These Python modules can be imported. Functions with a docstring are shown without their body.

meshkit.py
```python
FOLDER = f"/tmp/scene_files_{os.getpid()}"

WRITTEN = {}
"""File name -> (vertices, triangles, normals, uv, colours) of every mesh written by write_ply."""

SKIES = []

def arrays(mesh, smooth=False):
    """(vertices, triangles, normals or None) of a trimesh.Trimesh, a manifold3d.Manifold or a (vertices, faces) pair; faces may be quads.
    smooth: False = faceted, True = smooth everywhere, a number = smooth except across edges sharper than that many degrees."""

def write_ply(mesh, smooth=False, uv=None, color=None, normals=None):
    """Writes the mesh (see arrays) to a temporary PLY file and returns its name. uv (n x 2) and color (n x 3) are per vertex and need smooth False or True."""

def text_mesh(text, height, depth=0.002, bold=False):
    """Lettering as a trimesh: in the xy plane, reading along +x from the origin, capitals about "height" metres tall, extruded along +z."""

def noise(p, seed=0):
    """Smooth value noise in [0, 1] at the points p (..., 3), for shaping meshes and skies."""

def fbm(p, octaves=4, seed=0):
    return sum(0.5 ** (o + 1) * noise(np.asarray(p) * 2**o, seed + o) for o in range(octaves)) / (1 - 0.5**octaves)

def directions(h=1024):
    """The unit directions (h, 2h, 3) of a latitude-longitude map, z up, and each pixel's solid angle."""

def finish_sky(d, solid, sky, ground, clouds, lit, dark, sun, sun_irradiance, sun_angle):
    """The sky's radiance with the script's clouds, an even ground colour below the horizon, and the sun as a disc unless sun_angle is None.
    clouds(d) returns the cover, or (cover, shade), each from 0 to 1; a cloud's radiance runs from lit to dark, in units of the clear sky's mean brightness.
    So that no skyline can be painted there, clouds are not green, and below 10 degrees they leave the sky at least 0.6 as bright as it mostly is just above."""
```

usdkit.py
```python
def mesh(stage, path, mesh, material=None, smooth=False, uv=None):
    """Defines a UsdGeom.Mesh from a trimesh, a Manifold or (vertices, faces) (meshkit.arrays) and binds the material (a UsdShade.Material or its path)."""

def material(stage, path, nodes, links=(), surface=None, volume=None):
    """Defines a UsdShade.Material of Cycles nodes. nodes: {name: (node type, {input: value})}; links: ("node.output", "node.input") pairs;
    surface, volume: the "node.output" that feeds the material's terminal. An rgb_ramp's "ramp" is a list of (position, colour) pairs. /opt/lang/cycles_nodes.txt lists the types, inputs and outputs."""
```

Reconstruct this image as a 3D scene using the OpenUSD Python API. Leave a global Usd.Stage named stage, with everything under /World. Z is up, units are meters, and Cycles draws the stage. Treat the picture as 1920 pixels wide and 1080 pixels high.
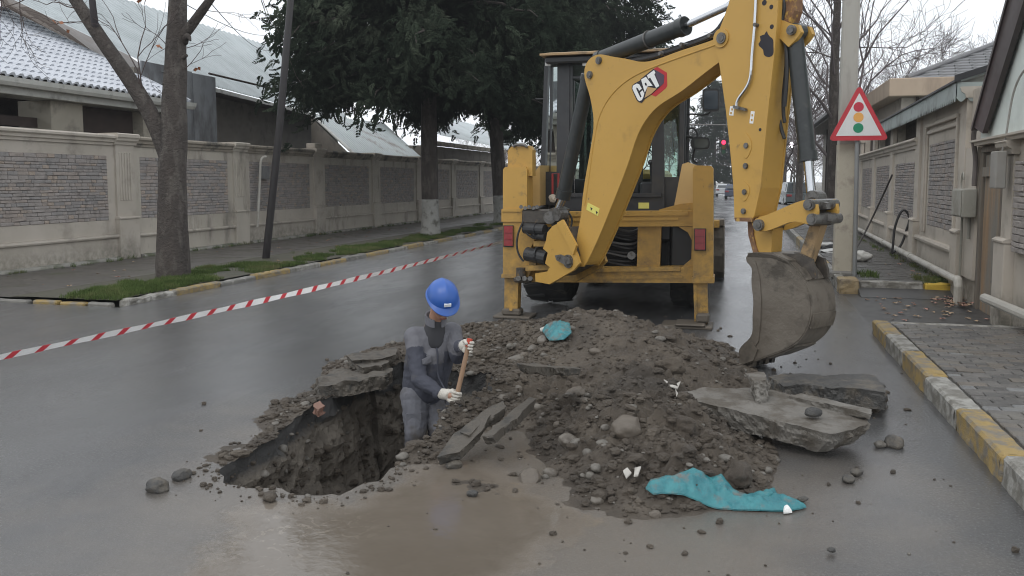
import math, random
import numpy as np, trimesh, manifold3d as m3
import shapely, shapely.geometry as sg, shapely.affinity as sa
from scipy.spatial import Delaunay, cKDTree
from scipy.interpolate import RBFInterpolator
import usdkit, meshkit
from pxr import Usd, UsdGeom, UsdLux, UsdShade, Gf, Sdf, Vt

stage = Usd.Stage.CreateInMemory()
UsdGeom.SetStageUpAxis(stage, 'Z')
UsdGeom.SetStageMetersPerUnit(stage, 1.0)
UsdGeom.Xform.Define(stage, '/World')
UsdGeom.Scope.Define(stage, '/World/Looks')

# ------------------------------------------------------------------ camera, sky, sun, exposure
F, CX, CY, H = 1600.0, 960.0, 480.0, 1.68        # lens in photo pixels, eye height
PSI, TH = math.radians(14.99), math.radians(5.0)  # yaw left of the street, pitch down
_f0 = np.array([-math.sin(PSI), math.cos(PSI), 0]); RIGHT = np.array([math.cos(PSI), math.sin(PSI), 0]); Z = np.array([0, 0, 1.0])
FWD = _f0 * math.cos(TH) - Z * math.sin(TH); UP = Z * math.cos(TH) + _f0 * math.sin(TH)
EYE = np.array([0, 0, H])
cam = UsdGeom.Camera.Define(stage, '/World/camera')
mx = np.eye(4); mx[0, :3] = RIGHT; mx[1, :3] = UP; mx[2, :3] = -FWD; mx[3, :3] = EYE
cam.AddTransformOp().Set(Gf.Matrix4d(*mx.ravel().tolist()))
cam.CreateHorizontalApertureAttr(36.0); cam.CreateVerticalApertureAttr(20.25)
cam.CreateFocalLengthAttr(36.0 * F / 1920); cam.CreateVerticalApertureOffsetAttr(-36.0 * 60 / 1920)
cam.CreateClippingRangeAttr(Gf.Vec2f(0.05, 5000))
cam.CreateExposureAttr(0.30)

SUN_EL, SUN_AZ = math.radians(50), math.radians(200)   # a veiled winter sun behind the camera
dome = UsdLux.DomeLight.Define(stage, '/World/sky')
sky = usdkit.material(stage, '/World/Looks/sky', {
    't': ('sky_texture', {'sky_type': 'single_scattering', 'sun_disc': False, 'sun_elevation': SUN_EL, 'sun_rotation': SUN_AZ}),
    'c': ('texture_coordinate', {}),
    'n': ('noise_texture', {'scale': 2.2, 'detail': 4.0, 'roughness': 0.5}),
    'r': ('rgb_ramp', {'ramp': [(0.3, (8.6, 9.0, 9.5)), (0.7, (11.2, 11.6, 12.0))]}),
    'm': ('mix_color', {'fac': 0.95, 'use_clamp': False}),
    'b': ('background_shader', {'strength': 0.1})},
    [('c.generated', 'n.vector'), ('n.fac', 'r.fac'), ('t.color', 'm.a'), ('r.color', 'm.b'), ('m.result', 'b.color')], surface='b.background')
UsdShade.MaterialBindingAPI.Apply(dome.GetPrim()).Bind(sky)
dome.GetPrim().SetCustomDataByKey('kind', 'structure')
sun = UsdLux.DistantLight.Define(stage, '/World/sun')
sun.CreateIntensityAttr(0.16); sun.CreateAngleAttr(30.0); sun.CreateNormalizeAttr(True); sun.CreateColorAttr(Gf.Vec3f(1, 0.97, 0.93))
_s = np.array([math.cos(SUN_EL) * math.sin(SUN_AZ), math.cos(SUN_EL) * math.cos(SUN_AZ), math.sin(SUN_EL)])   # towards the sun
_x = np.cross(Z, _s); _x /= np.linalg.norm(_x); _y = np.cross(_s, _x)
mx = np.eye(4); mx[0, :3] = _x; mx[1, :3] = _y; mx[2, :3] = _s
sun.AddTransformOp().Set(Gf.Matrix4d(*mx.ravel().tolist()))

# ------------------------------------------------------------------ helpers
def ray(px, py): return RIGHT * ((px - CX) / F) + UP * ((CY - py) / F) + FWD
def at_z(px, py, z=0.0):
    r = ray(px, py); return EYE + r * ((z - H) / r[2])
def at_y(px, py, y):
    r = ray(px, py); return EYE + r * (y / r[1])
def at_x(px, py, x):
    r = ray(px, py); return EYE + r * (x / r[0])
def at_d(px, py, d): return EYE + ray(px, py) * d

RS = np.random.RandomState(7)
_used = {}
def numbered(parent, name):
    k = (parent, name); n = _used.get(k, 0); _used[k] = n + 1
    return f'{parent}/{name}' if n == 0 else f'{parent}/{name}_{n:03d}'
def _path(parent):
    return '/World' if parent is None else (parent if isinstance(parent, str) else str((parent.GetPrim() if hasattr(parent, 'GetPrim') else parent).GetPath()))
def keys(p, label=None, cat=None, group=None, kind=None):
    p = p.GetPrim() if hasattr(p, 'GetPrim') else p
    for k, v in (('label', label), ('category', cat), ('group', group), ('kind', kind)):
        if v: p.SetCustomDataByKey(k, v)
    return p
def thing(name, label=None, cat=None, loc=(0, 0, 0), rotz=0.0, group=None, kind=None, parent=None, scale=None):
    x = UsdGeom.Xform.Define(stage, numbered(_path(parent), name))
    if np.any(np.asarray(loc) != 0): x.AddTranslateOp().Set(Gf.Vec3d(*map(float, loc)))
    if rotz: x.AddRotateZOp().Set(float(math.degrees(rotz)))
    if scale: x.AddScaleOp().Set(Gf.Vec3f(*([float(scale)] * 3)))
    return keys(x, label, cat, group, kind)
class MB:
    """Collects pieces into one mesh."""
    def __init__(s): s.v, s.f, s.n = [], [], 0
    def add(s, v, f=None):
        if f is None:
            if hasattr(v, 'to_mesh'):
                m = v.to_mesh(); v, f = m.vert_properties[:, :3], m.tri_verts
            else: v, f = v.vertices, v.faces
        v = np.asarray(v, float); f = np.asarray(f, int)
        if f.shape[1] == 4: f = np.vstack([f[:, [0, 1, 2]], f[:, [0, 2, 3]]])
        s.v.append(v); s.f.append(f + s.n); s.n += len(v); return s
    def box(s, lo, hi, bev=0.0, R=None, at=None):
        lo, hi = np.minimum(lo, hi).astype(float), np.maximum(lo, hi).astype(float)
        v, f = bevel_box(lo, hi, bev)
        if R is not None: v = v @ np.asarray(R).T
        if at is not None: v = v + np.asarray(at)
        return s.add(v, f)
    def tube(s, pts, r, n=10, cap=True):
        v, f = tube(pts, r, n, cap); return s.add(v, f)
    def cyl(s, a, b, r, n=14, r2=None):
        return s.tube([a, b], [r, r if r2 is None else r2], n)
    def prism(s, poly, O, U, V, W, bev=0.0):
        """poly (2-D, in the U, V frame at O) swept along the vector W."""
        v, f = prism(poly, O, U, V, W); return s.add(v, f)
    def get(s): return np.vstack(s.v), np.vstack(s.f)
def bevel_box(lo, hi, b=0.0):
    if b <= 0:
        x = np.array([[i, j, k] for i in (0, 1) for j in (0, 1) for k in (0, 1)], float); v = lo + x * (hi - lo)
        f = np.array([[0, 1, 3, 2], [4, 6, 7, 5], [0, 4, 5, 1], [2, 3, 7, 6], [0, 2, 6, 4], [1, 5, 7, 3]]); return v, f
    b = min(b, 0.45 * (hi - lo).min()); pts = []
    for i in (0, 1):
        for j in (0, 1):
            for k in (0, 1):
                c = np.where(np.array([i, j, k]) == 1, hi, lo); s = np.where(np.array([i, j, k]) == 1, -1, 1)
                for a in range(3):
                    o = np.array([b, b, b]); o[a] = 0; pts.append(c + s * o)
    h = m3.Manifold.hull_points(np.asarray(pts)).to_mesh()
    return np.asarray(h.vert_properties[:, :3], float), np.asarray(h.tri_verts, int)
def tube(pts, r, n=10, cap=True):
    pts = np.asarray(pts, float); r = np.broadcast_to(np.asarray(r, float), (len(pts),))
    t = np.gradient(pts, axis=0); t /= np.maximum(np.linalg.norm(t, axis=1, keepdims=True), 1e-9)
    u = np.cross(t[0], [0.31, 0.17, 0.93]); 
    if np.linalg.norm(u) < 1e-3: u = np.cross(t[0], [1, 0, 0])
    u /= np.linalg.norm(u); a = np.arange(n) * 2 * math.pi / n; V = []
    for i in range(len(pts)):
        u = u - t[i] * (u @ t[i]); u /= max(np.linalg.norm(u), 1e-9); w = np.cross(t[i], u)
        V.append(pts[i] + r[i] * (np.outer(np.cos(a), u) + np.outer(np.sin(a), w)))
    V = np.vstack(V); k = np.arange(n); kn = (k + 1) % n; Fq = []
    for i in range(len(pts) - 1):
        Fq.append(np.stack([i * n + k, i * n + kn, (i + 1) * n + kn, (i + 1) * n + k], 1))
    f = np.vstack(Fq); f = np.vstack([f[:, [0, 1, 2]], f[:, [0, 2, 3]]])
    if cap:
        V = np.vstack([V, pts[0], pts[-1]]); c0, c1 = len(V) - 2, len(V) - 1; e = (len(pts) - 1) * n
        f = np.vstack([f, np.stack([np.full(n, c0), kn, k], 1), np.stack([np.full(n, c1), e + k, e + kn], 1)])
    return V, f
def tri(poly):
    return trimesh.creation.triangulate_polygon(poly, engine='earcut')
def prism(poly, O, U, V, W):
    if not hasattr(poly, 'exterior'): poly = sg.Polygon(poly)
    if not poly.is_valid: poly = poly.buffer(0)
    poly = sg.polygon.orient(poly); m = trimesh.creation.extrude_polygon(poly, 1.0, engine='earcut')
    v = np.asarray(m.vertices); O, U, V, W = map(lambda q: np.asarray(q, float), (O, U, V, W))
    f = np.asarray(m.faces)
    if np.dot(np.cross(U, V), W) < 0: f = f[:, ::-1]
    return O + np.outer(v[:, 0], U) + np.outer(v[:, 1], V) + np.outer(v[:, 2], W), f
def hull(pts): return m3.Manifold.hull_points(np.asarray(pts, float))
def rot(axis, a):
    return trimesh.transformations.rotation_matrix(a, axis)[:3, :3]
def smooth_path(pts, n=8):
    from scipy.interpolate import CubicSpline
    pts = np.asarray(pts, float); d = np.r_[0, np.cumsum(np.linalg.norm(np.diff(pts, axis=0), axis=1))]
    return CubicSpline(d, pts)(np.linspace(0, d[-1], n * (len(pts) - 1) + 1))
def obj(name, mesh, m, parent=None, label=None, cat=None, group=None, kind=None, smooth=False):
    if isinstance(mesh, MB): mesh = mesh.get()
    p = usdkit.mesh(stage, numbered(_path(parent), name), mesh, m, smooth=smooth)
    return keys(p, label, cat, group, kind)
def clone(root, loc, rotz=0.0, label=None, group=None, scale=None, cat=None):
    """A copy of a thing with its parts, under the next number."""
    was = root.GetCustomData(); name = root.GetName().split('_0')[0]
    t = thing(name, label or was['label'], cat or was['category'], loc, rotz, group or was.get('group'), scale=scale)
    t.GetReferences().AddInternalReference(root.GetPath()); t.SetInstanceable(True)
    return t
def chunk(size, seed, sub=2, rough=0.22, boxy=0.0):
    """An irregular stone: a faceted lump of about the given half sizes."""
    m = trimesh.creation.icosphere(sub); v = np.asarray(m.vertices).copy()
    if boxy: v = v / (np.abs(v) ** 6).sum(1, keepdims=True) ** (boxy / 6.0)
    rs = np.random.RandomState(seed)
    for _ in range(5):      # knock off flats
        n = rs.normal(size=3); n /= np.linalg.norm(n); h = v @ n; lim = 0.62 + 0.25 * rs.rand()
        v -= np.outer(np.maximum(h - lim, 0), n) * 0.85
    v *= 1 + rough * (meshkit.fbm(v * 1.7 + seed * 3.1, 3, seed) - 0.5)[:, None] * 2
    return v * np.asarray(size, float), np.asarray(m.faces)
def noise2(x, y, s, seed=0, octaves=4):
    return meshkit.fbm(np.stack([x * s, y * s, np.full_like(x, 0.37 + seed)], -1), octaves, seed)

# ------------------------------------------------------------------ materials
def srgb(*c):
    c = np.asarray(c, float) / 255; return tuple(np.where(c <= 0.04045, c / 12.92, ((c + 0.055) / 1.055) ** 2.4))
_mats = {}
def pm(name, a, b=None, scale=3.0, rough=(0.6, 0.85), bump=0.0, bscale=40.0, metallic=0.0, dirt=None, dscale=2.0, dlim=(0.5, 0.7), spec=0.5, detail=5.0, stretch=None, coat=0.0, island=0.0, dirt_low=None, bdist=0.02, speck=None):
    """Procedural principled material: two tones by noise, a third (dirt, wear) in patches, varied gloss and relief."""
    if name in _mats: return _mats[name]
    b = a if b is None else b
    N = {'g': ('geometry', {}), 'n': ('noise_texture', {'scale': scale, 'detail': detail, 'roughness': 0.6}),
         'r': ('rgb_ramp', {'ramp': [(0.32, a), (0.68, b)]}),
         'q': ('map_range', {'from_min': 0.3, 'from_max': 0.7, 'to_min': rough[0], 'to_max': rough[1], 'clamp': True}),
         'p': ('principled_bsdf', {'metallic': metallic, 'specular_ior_level': spec, 'coat_weight': coat, 'coat_roughness': 0.15})}
    L = [('n.fac', 'r.fac'), ('n.fac', 'q.value'), ('q.result', 'p.roughness')]
    if stretch:
        N['mp'] = ('mapping', {'scale': stretch}); L += [('g.position', 'mp.vector'), ('mp.vector', 'n.vector')]
    else: L += [('g.position', 'n.vector')]
    col = 'r.color'
    if dirt is not None:
        N['n2'] = ('noise_texture', {'scale': dscale, 'detail': 7.0, 'roughness': 0.62}); N['d2'] = ('map_range', {'from_min': dlim[0], 'from_max': dlim[1], 'to_min': 0.0, 'to_max': 1.0, 'clamp': True})
        N['mx'] = ('mix_color', {'b': dirt}); L += [('n2.fac', 'd2.value'), ('d2.result', 'mx.fac'), (col, 'mx.a')]
        L += [('mp.vector', 'n2.vector')] if stretch else [('g.position', 'n2.vector')]
        col = 'mx.result'
    if dirt_low is not None:      # splashed soil thinning out upwards: (colour, from z, to z)
        N['sz'] = ('separate_xyz', {}); N['lz'] = ('map_range', {'from_min': dirt_low[1], 'from_max': dirt_low[2], 'to_min': 0.85, 'to_max': 0.0, 'clamp': True})
        N['n4'] = ('noise_texture', {'scale': 9.0, 'detail': 6.0, 'roughness': 0.7}); N['l4'] = ('map_range', {'from_min': 0.35, 'from_max': 0.62, 'to_min': 0.0, 'to_max': 1.0, 'clamp': True})
        N['lm'] = ('math', {'math_type': 'multiply'}); N['mz'] = ('mix_color', {'b': dirt_low[0]})
        L += [('g.position', 'sz.vector'), ('sz.z', 'lz.value'), ('g.position', 'n4.vector'), ('n4.fac', 'l4.value'), ('lz.result', 'lm.value1'), ('l4.result', 'lm.value2'), ('lm.value', 'mz.fac'), (col, 'mz.a')]
        col = 'mz.result'
    if speck is not None:         # small chips and splashes: (colour, scale, from, to)
        N['n7'] = ('noise_texture', {'scale': speck[1], 'detail': 8.0, 'roughness': 0.75}); N['d7'] = ('map_range', {'from_min': speck[2], 'from_max': speck[3], 'to_min': 0.0, 'to_max': 0.9, 'clamp': True}); N['m7'] = ('mix_color', {'b': speck[0]})
        L += [('g.position', 'n7.vector'), ('n7.fac', 'd7.value'), ('d7.result', 'm7.fac'), (col, 'm7.a')]; col = 'm7.result'
    if island:
        N['is'] = ('map_range', {'from_min': 0.0, 'from_max': 1.0, 'to_min': 1 - island, 'to_max': 1 + island}); N['hs'] = ('hsv', {})
        L += [('g.random_per_island', 'is.value'), ('is.result', 'hs.value'), (col, 'hs.color')]; col = 'hs.color'
    L.append((col, 'p.base_color'))
    if bump:
        N['n3'] = ('noise_texture', {'scale': bscale, 'detail': 6.0, 'roughness': 0.65}); N['bp'] = ('bump', {'strength': bump, 'distance': bdist})
        L += [('g.position', 'n3.vector'), ('n3.fac', 'bp.height'), ('bp.normal', 'p.normal')]
    _mats[name] = usdkit.material(stage, '/World/Looks/' + name, N, L, surface='p.BSDF'); return _mats[name]
def glow(name, c, s):
    if name not in _mats: _mats[name] = usdkit.material(stage, '/World/Looks/' + name, {'e': ('emission', {'color': c, 'strength': s})}, [], surface='e.emission')
    return _mats[name]
def pane(name, tint, gloss=0.03, k=1.45):
    if name not in _mats:
        _mats[name] = usdkit.material(stage, '/World/Looks/' + name, {
            'f': ('fresnel', {'IOR': k}), 't': ('transparent_bsdf', {'color': tint}), 'g': ('glossy_bsdf', {'color': (0.9, 0.95, 0.93), 'roughness': gloss}), 'm': ('mix_closure', {})},
            [('f.fac', 'm.fac'), ('t.BSDF', 'm.closure1'), ('g.BSDF', 'm.closure2')], surface='m.closure')
    return _mats[name]
# ------------------------------------------------------------------ ground, road, trench
rs = np.random.RandomState(3)
def densify(p, step=0.08):
    p = np.asarray(p, float); out = []
    for a, b in zip(p, np.roll(p, -1, 0)):
        n = max(1, int(np.linalg.norm(b - a) / step)); out += [a + (b - a) * t for t in np.arange(n) / n]
    return np.asarray(out)
HOLE = densify([(-2.9, 4.28), (-2.72, 4.1), (-2.4, 4.03), (-2.05, 4.07), (-1.95, 4.35), (-1.97, 4.8), (-1.92, 5.3), (-1.84, 6), (-1.86, 6.45), (-2.0, 6.75), (-2.35, 6.85), (-2.8, 6.8), (-2.97, 6.5), (-3.02, 5.7), (-2.94, 5.0)], 0.04)
_c = HOLE.mean(0)
HOLE = HOLE + (meshkit.fbm(np.c_[HOLE * 5, np.zeros(len(HOLE))], 3, 4)[:, None] - 0.5) * 0.22 * (HOLE - _c) / np.linalg.norm(HOLE - _c, axis=1, keepdims=True)
HOLE_P = sg.Polygon(HOLE).buffer(0)
def sheet(poly, z):
    v, f = tri(poly); return np.c_[v, np.full(len(v), z)], f

asph = usdkit.material(stage, '/World/Looks/wet_asphalt', {
    'g': ('geometry', {}),
    'n1': ('noise_texture', {'scale': 0.55, 'detail': 5.0, 'roughness': 0.6}), 'n2': ('noise_texture', {'scale': 62.0, 'detail': 6.0, 'roughness': 0.85}),
    'ms': ('mapping', {'scale': (0.9, 0.28, 1.0)}), 'n3': ('noise_texture', {'scale': 1.0, 'detail': 6.0, 'roughness': 0.58}),
    'r1': ('rgb_ramp', {'ramp': [(0.3, (0.040, 0.040, 0.041)), (0.7, (0.070, 0.069, 0.068))]}),
    'r2': ('rgb_ramp', {'ramp': [(0.36, (0.5, 0.5, 0.5)), (0.54, (1.0, 1.0, 1.0)), (0.66, (2.6, 2.55, 2.5))]}),
    'mu': ('mix_color', {'blend_type': 'multiply', 'fac': 1.0, 'use_clamp': False}),
    # the slurry round the trench
    'ce': ('vector_math', {'math_type': 'subtract', 'vector2': (-1.3, 4.6, 0.0)}), 'cs': ('vector_math', {'math_type': 'multiply', 'vector2': (0.46, 0.36, 0.0)}), 'cl': ('vector_math', {'math_type': 'length'}),
    'n4': ('noise_texture', {'scale': 1.5, 'detail': 7.0, 'roughness': 0.6}), 'ad': ('math', {'math_type': 'multiply_add', 'value2': 1.3, 'value3': -0.65}), 'su': ('math', {'math_type': 'add'}),
    'mk': ('map_range', {'from_min': 0.55, 'from_max': 1.15, 'to_min': 0.9, 'to_max': 0.0, 'clamp': True}),
    'mm': ('mix_color', {'b': (0.112, 0.098, 0.083)}),
    'rg': ('map_range', {'from_min': 0.34, 'from_max': 0.66, 'to_min': 0.06, 'to_max': 0.24, 'clamp': True}),
    'rz': ('map_range', {'from_min': 0.3, 'from_max': 0.7, 'to_min': 0.0, 'to_max': 0.12}), 'rs': ('math', {'math_type': 'add'}),
    'bp': ('bump', {'strength': 0.35, 'distance': 0.005}), 'b2': ('bump', {'strength': 0.10, 'distance': 0.12}),
    'p': ('principled_bsdf', {'specular_ior_level': 0.75})},
    [('g.position', 'n1.vector'), ('g.position', 'n2.vector'), ('g.position', 'ms.vector'), ('ms.vector', 'n3.vector'), ('n1.fac', 'r1.fac'), ('n2.fac', 'r2.fac'), ('r1.color', 'mu.a'), ('r2.color', 'mu.b'),
     ('g.position', 'ce.vector1'), ('ce.vector', 'cs.vector1'), ('cs.vector', 'cl.vector1'), ('g.position', 'n4.vector'), ('n4.fac', 'ad.value1'), ('cl.value', 'su.value1'), ('ad.value', 'su.value2'), ('su.value', 'mk.value'), ('mk.result', 'mm.fac'), ('mu.result', 'mm.a'),
     ('mm.result', 'p.base_color'), ('n3.fac', 'rg.value'), ('n2.fac', 'rz.value'), ('rg.result', 'rs.value1'), ('rz.result', 'rs.value2'), ('rs.value', 'p.roughness'),
     ('n1.fac', 'b2.height'), ('n2.fac', 'bp.height'), ('b2.normal', 'bp.normal'), ('bp.normal', 'p.normal')], surface='p.BSDF')
soil_far = pm('bare_earth', (0.07, 0.06, 0.045), (0.11, 0.10, 0.075), 0.4)
obj('ground', sheet(sg.box(-1500, -1500, 1500, 1500).difference(HOLE_P.buffer(0.35)), -0.05), soil_far, kind='structure')
obj('road', sheet(sg.box(-8.0, -25, 1.5, 420).difference(HOLE_P), 0.0), asph, kind='structure')
obj('side_road', sheet(sg.box(-40, -25, -8.0, 9.55), 0.0), asph, kind='structure')
lane = pm('driveway_asphalt', (0.035, 0.035, 0.036), (0.06, 0.058, 0.055), 1.2, rough=(0.25, 0.5), bump=0.3, bscale=90)
obj('driveway', sheet(sg.Polygon([(1.5, 10.1), (3.4, 10.1), (3.4, 13.62), (1.5, 13.62)]), 0.0), lane, kind='structure')

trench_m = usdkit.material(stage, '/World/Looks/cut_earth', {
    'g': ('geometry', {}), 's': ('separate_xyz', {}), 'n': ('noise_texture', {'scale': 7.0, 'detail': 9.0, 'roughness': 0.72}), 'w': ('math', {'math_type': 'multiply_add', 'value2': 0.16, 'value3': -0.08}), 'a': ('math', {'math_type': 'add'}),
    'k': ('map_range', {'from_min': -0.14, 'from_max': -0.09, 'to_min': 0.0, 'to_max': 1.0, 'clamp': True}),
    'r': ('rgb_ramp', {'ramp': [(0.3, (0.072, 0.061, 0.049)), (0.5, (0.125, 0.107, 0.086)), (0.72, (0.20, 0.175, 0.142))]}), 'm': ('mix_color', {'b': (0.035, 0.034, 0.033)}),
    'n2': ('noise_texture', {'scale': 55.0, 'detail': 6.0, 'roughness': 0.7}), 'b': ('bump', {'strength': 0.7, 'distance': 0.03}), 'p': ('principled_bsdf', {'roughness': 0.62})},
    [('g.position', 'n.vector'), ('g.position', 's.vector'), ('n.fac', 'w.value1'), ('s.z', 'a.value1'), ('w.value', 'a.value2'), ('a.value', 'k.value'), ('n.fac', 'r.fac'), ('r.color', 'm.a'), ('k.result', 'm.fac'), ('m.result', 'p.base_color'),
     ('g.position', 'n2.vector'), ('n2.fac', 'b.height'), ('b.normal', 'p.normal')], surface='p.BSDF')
mudw = usdkit.material(stage, '/World/Looks/muddy_water', {
    'g': ('geometry', {}), 'n': ('noise_texture', {'scale': 1.6, 'detail': 6.0, 'roughness': 0.6, 'distortion': 0.3}), 'r': ('rgb_ramp', {'ramp': [(0.3, (0.108, 0.090, 0.071)), (0.7, (0.134, 0.113, 0.091))]}),
    'mp': ('mapping', {'location': (2.1, -3.5, 0), 'scale': (1, 1, 1)}), 'v': ('noise_texture', {'scale': 9.0, 'detail': 3.0, 'roughness': 0.55, 'distortion': 2.2}), 'f': ('map_range', {'from_min': 0.575, 'from_max': 0.64, 'to_min': 0.0, 'to_max': 1.0, 'clamp': True}),
    'l': ('vector_math', {'math_type': 'length'}), 'lm': ('map_range', {'from_min': 0.15, 'from_max': 0.55, 'to_min': 0.30, 'to_max': 0.0, 'clamp': True}), 'fm': ('math', {'math_type': 'multiply'}), 'mx': ('mix_color', {'b': (0.30, 0.26, 0.21)}),
    'n2': ('noise_texture', {'scale': 14.0, 'detail': 3.0}), 'b': ('bump', {'strength': 0.06, 'distance': 0.02}), 'q': ('map_range', {'from_min': 0.35, 'from_max': 0.65, 'to_min': 0.05, 'to_max': 0.16, 'clamp': True}), 'p': ('principled_bsdf', {'specular_ior_level': 0.45}),
    'at': ('attribute', {'attribute': 'edge'}), 'ea': ('math', {'math_type': 'multiply_add', 'value2': 1.6, 'value3': -0.95}), 'eb': ('math', {'math_type': 'multiply_add', 'value2': 2.4}), 'ec': ('map_range', {'from_min': 0.1, 'from_max': 1.1, 'to_min': 0.0, 'to_max': 1.0, 'clamp': True}), 'n6': ('noise_texture', {'scale': 5.0, 'detail': 6.0, 'roughness': 0.6}), 'tr': ('transparent_bsdf', {}), 'mc': ('mix_closure', {})},
    [('g.position', 'n.vector'), ('n.fac', 'r.fac'), ('g.position', 'mp.vector'), ('g.position', 'v.vector'), ('v.fac', 'f.value'), ('mp.vector', 'l.vector1'), ('l.value', 'lm.value'), ('f.result', 'fm.value1'), ('lm.result', 'fm.value2'), ('fm.value', 'mx.fac'), ('r.color', 'mx.a'), ('mx.result', 'p.base_color'),
     ('g.position', 'n2.vector'), ('n2.fac', 'b.height'), ('b.normal', 'p.normal'), ('n.fac', 'q.value'), ('q.result', 'p.roughness'), ('g.position', 'n6.vector'), ('n6.fac', 'ea.value1'), ('at.fac', 'eb.value1'), ('ea.value', 'eb.value3'), ('eb.value', 'ec.value'), ('ec.result', 'mc.fac'), ('tr.BSDF', 'mc.closure1'), ('p.BSDF', 'mc.closure2')], surface='mc.closure')
_p = densify([(-2.1, 4.05), (-2.45, 4.0), (-2.6, 3.7), (-2.45, 3.4), (-2.4, 3.1), (-2.1, 2.75), (-1.4, 2.6), (-0.95, 2.85), (-0.78, 3.3), (-0.68, 3.7), (-0.55, 4.1), (-0.75, 4.3), (-1.0, 4.5), (-1.2, 4.75), (-1.5, 4.95), (-1.88, 4.85), (-1.93, 4.3)], 0.03)
_pp = sg.Polygon(_p).difference(HOLE_P.buffer(0.004)); _g = np.stack(np.meshgrid(np.arange(-2.7, 0, 0.035), np.arange(2.5, 5.1, 0.035)), -1).reshape(-1, 2); _g = _g[shapely.contains_xy(_pp.buffer(-.02), _g[:, 0], _g[:, 1])]
_g = np.vstack([_g, densify(np.array(_pp.exterior.coords)[:-1], .03)]); _t = Delaunay(_g).simplices; _cc = _g[_t].mean(1); _t = _t[shapely.contains_xy(_pp, _cc[:, 0], _cc[:, 1])]
_e = np.array([_pp.exterior.distance(sg.Point(*q)) for q in _g])
_pm = obj('puddle', (np.c_[_g, np.full(len(_g), 0.004)], _t), mudw, kind='structure')
UsdGeom.PrimvarsAPI(_pm).CreatePrimvar('edge', Sdf.ValueTypeNames.FloatArray, 'vertex').Set(Vt.FloatArray.FromNumpy(np.clip(_e / 0.62, 0, 1).astype(np.float32)))

# ------------------------------------------------------------------ kerbs, pavements, verge
k_yel = pm('kerb_yellow', (0.26, 0.18, 0.055), (0.32, 0.225, 0.085), 3, rough=(0.45, 0.7), dirt=(0.17, 0.15, 0.12), dscale=9, dlim=(0.44, 0.60), bump=0.5, bscale=60)
k_whi = pm('kerb_white', (0.34, 0.33, 0.30), (0.25, 0.24, 0.22), 3, rough=(0.45, 0.7), dirt=(0.15, 0.14, 0.12), dscale=9, dlim=(0.42, 0.58), bump=0.5, bscale=60)
k_gre = pm('kerb_grey', (0.12, 0.115, 0.105), (0.2, 0.19, 0.17), 3, rough=(0.4, 0.7), dirt=(0.30, 0.29, 0.26), dscale=7, dlim=(0.55, 0.66), bump=0.5, bscale=60)
def worn_block(lo, hi, seed, bev=0.018, amp=0.012):
    v, f = bevel_box(np.array(lo, float), np.array(hi, float), bev)
    m = trimesh.Trimesh(v, f); m = m.subdivide_to_size(0.12); v = np.asarray(m.vertices)
    d = (meshkit.fbm(v * 11 + seed, 3, seed) - 0.5) * 2 * amp; c = v.mean(0)
    dirn = (v - c) / np.maximum(np.abs(v - c).max(0), 1e-6); up = v[:, 2] > lo[2] + 0.02
    v = v + dirn * np.where(up, d, 0)[:, None]
    return v, np.asarray(m.faces)
kl = thing('left_kerb', kind='structure')
xs = [240, 332, 415, 482, 545, 602, 650, 688, 730, 765, 795, 822, 848, 872, 892, 908, 922, 935]
ys = [at_x(x, 570 - (x - 240) * 0.19, -8.0)[1] for x in xs]; ys = ys + list(ys[-1] + np.cumsum(np.full(9, 1.6)))
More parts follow.
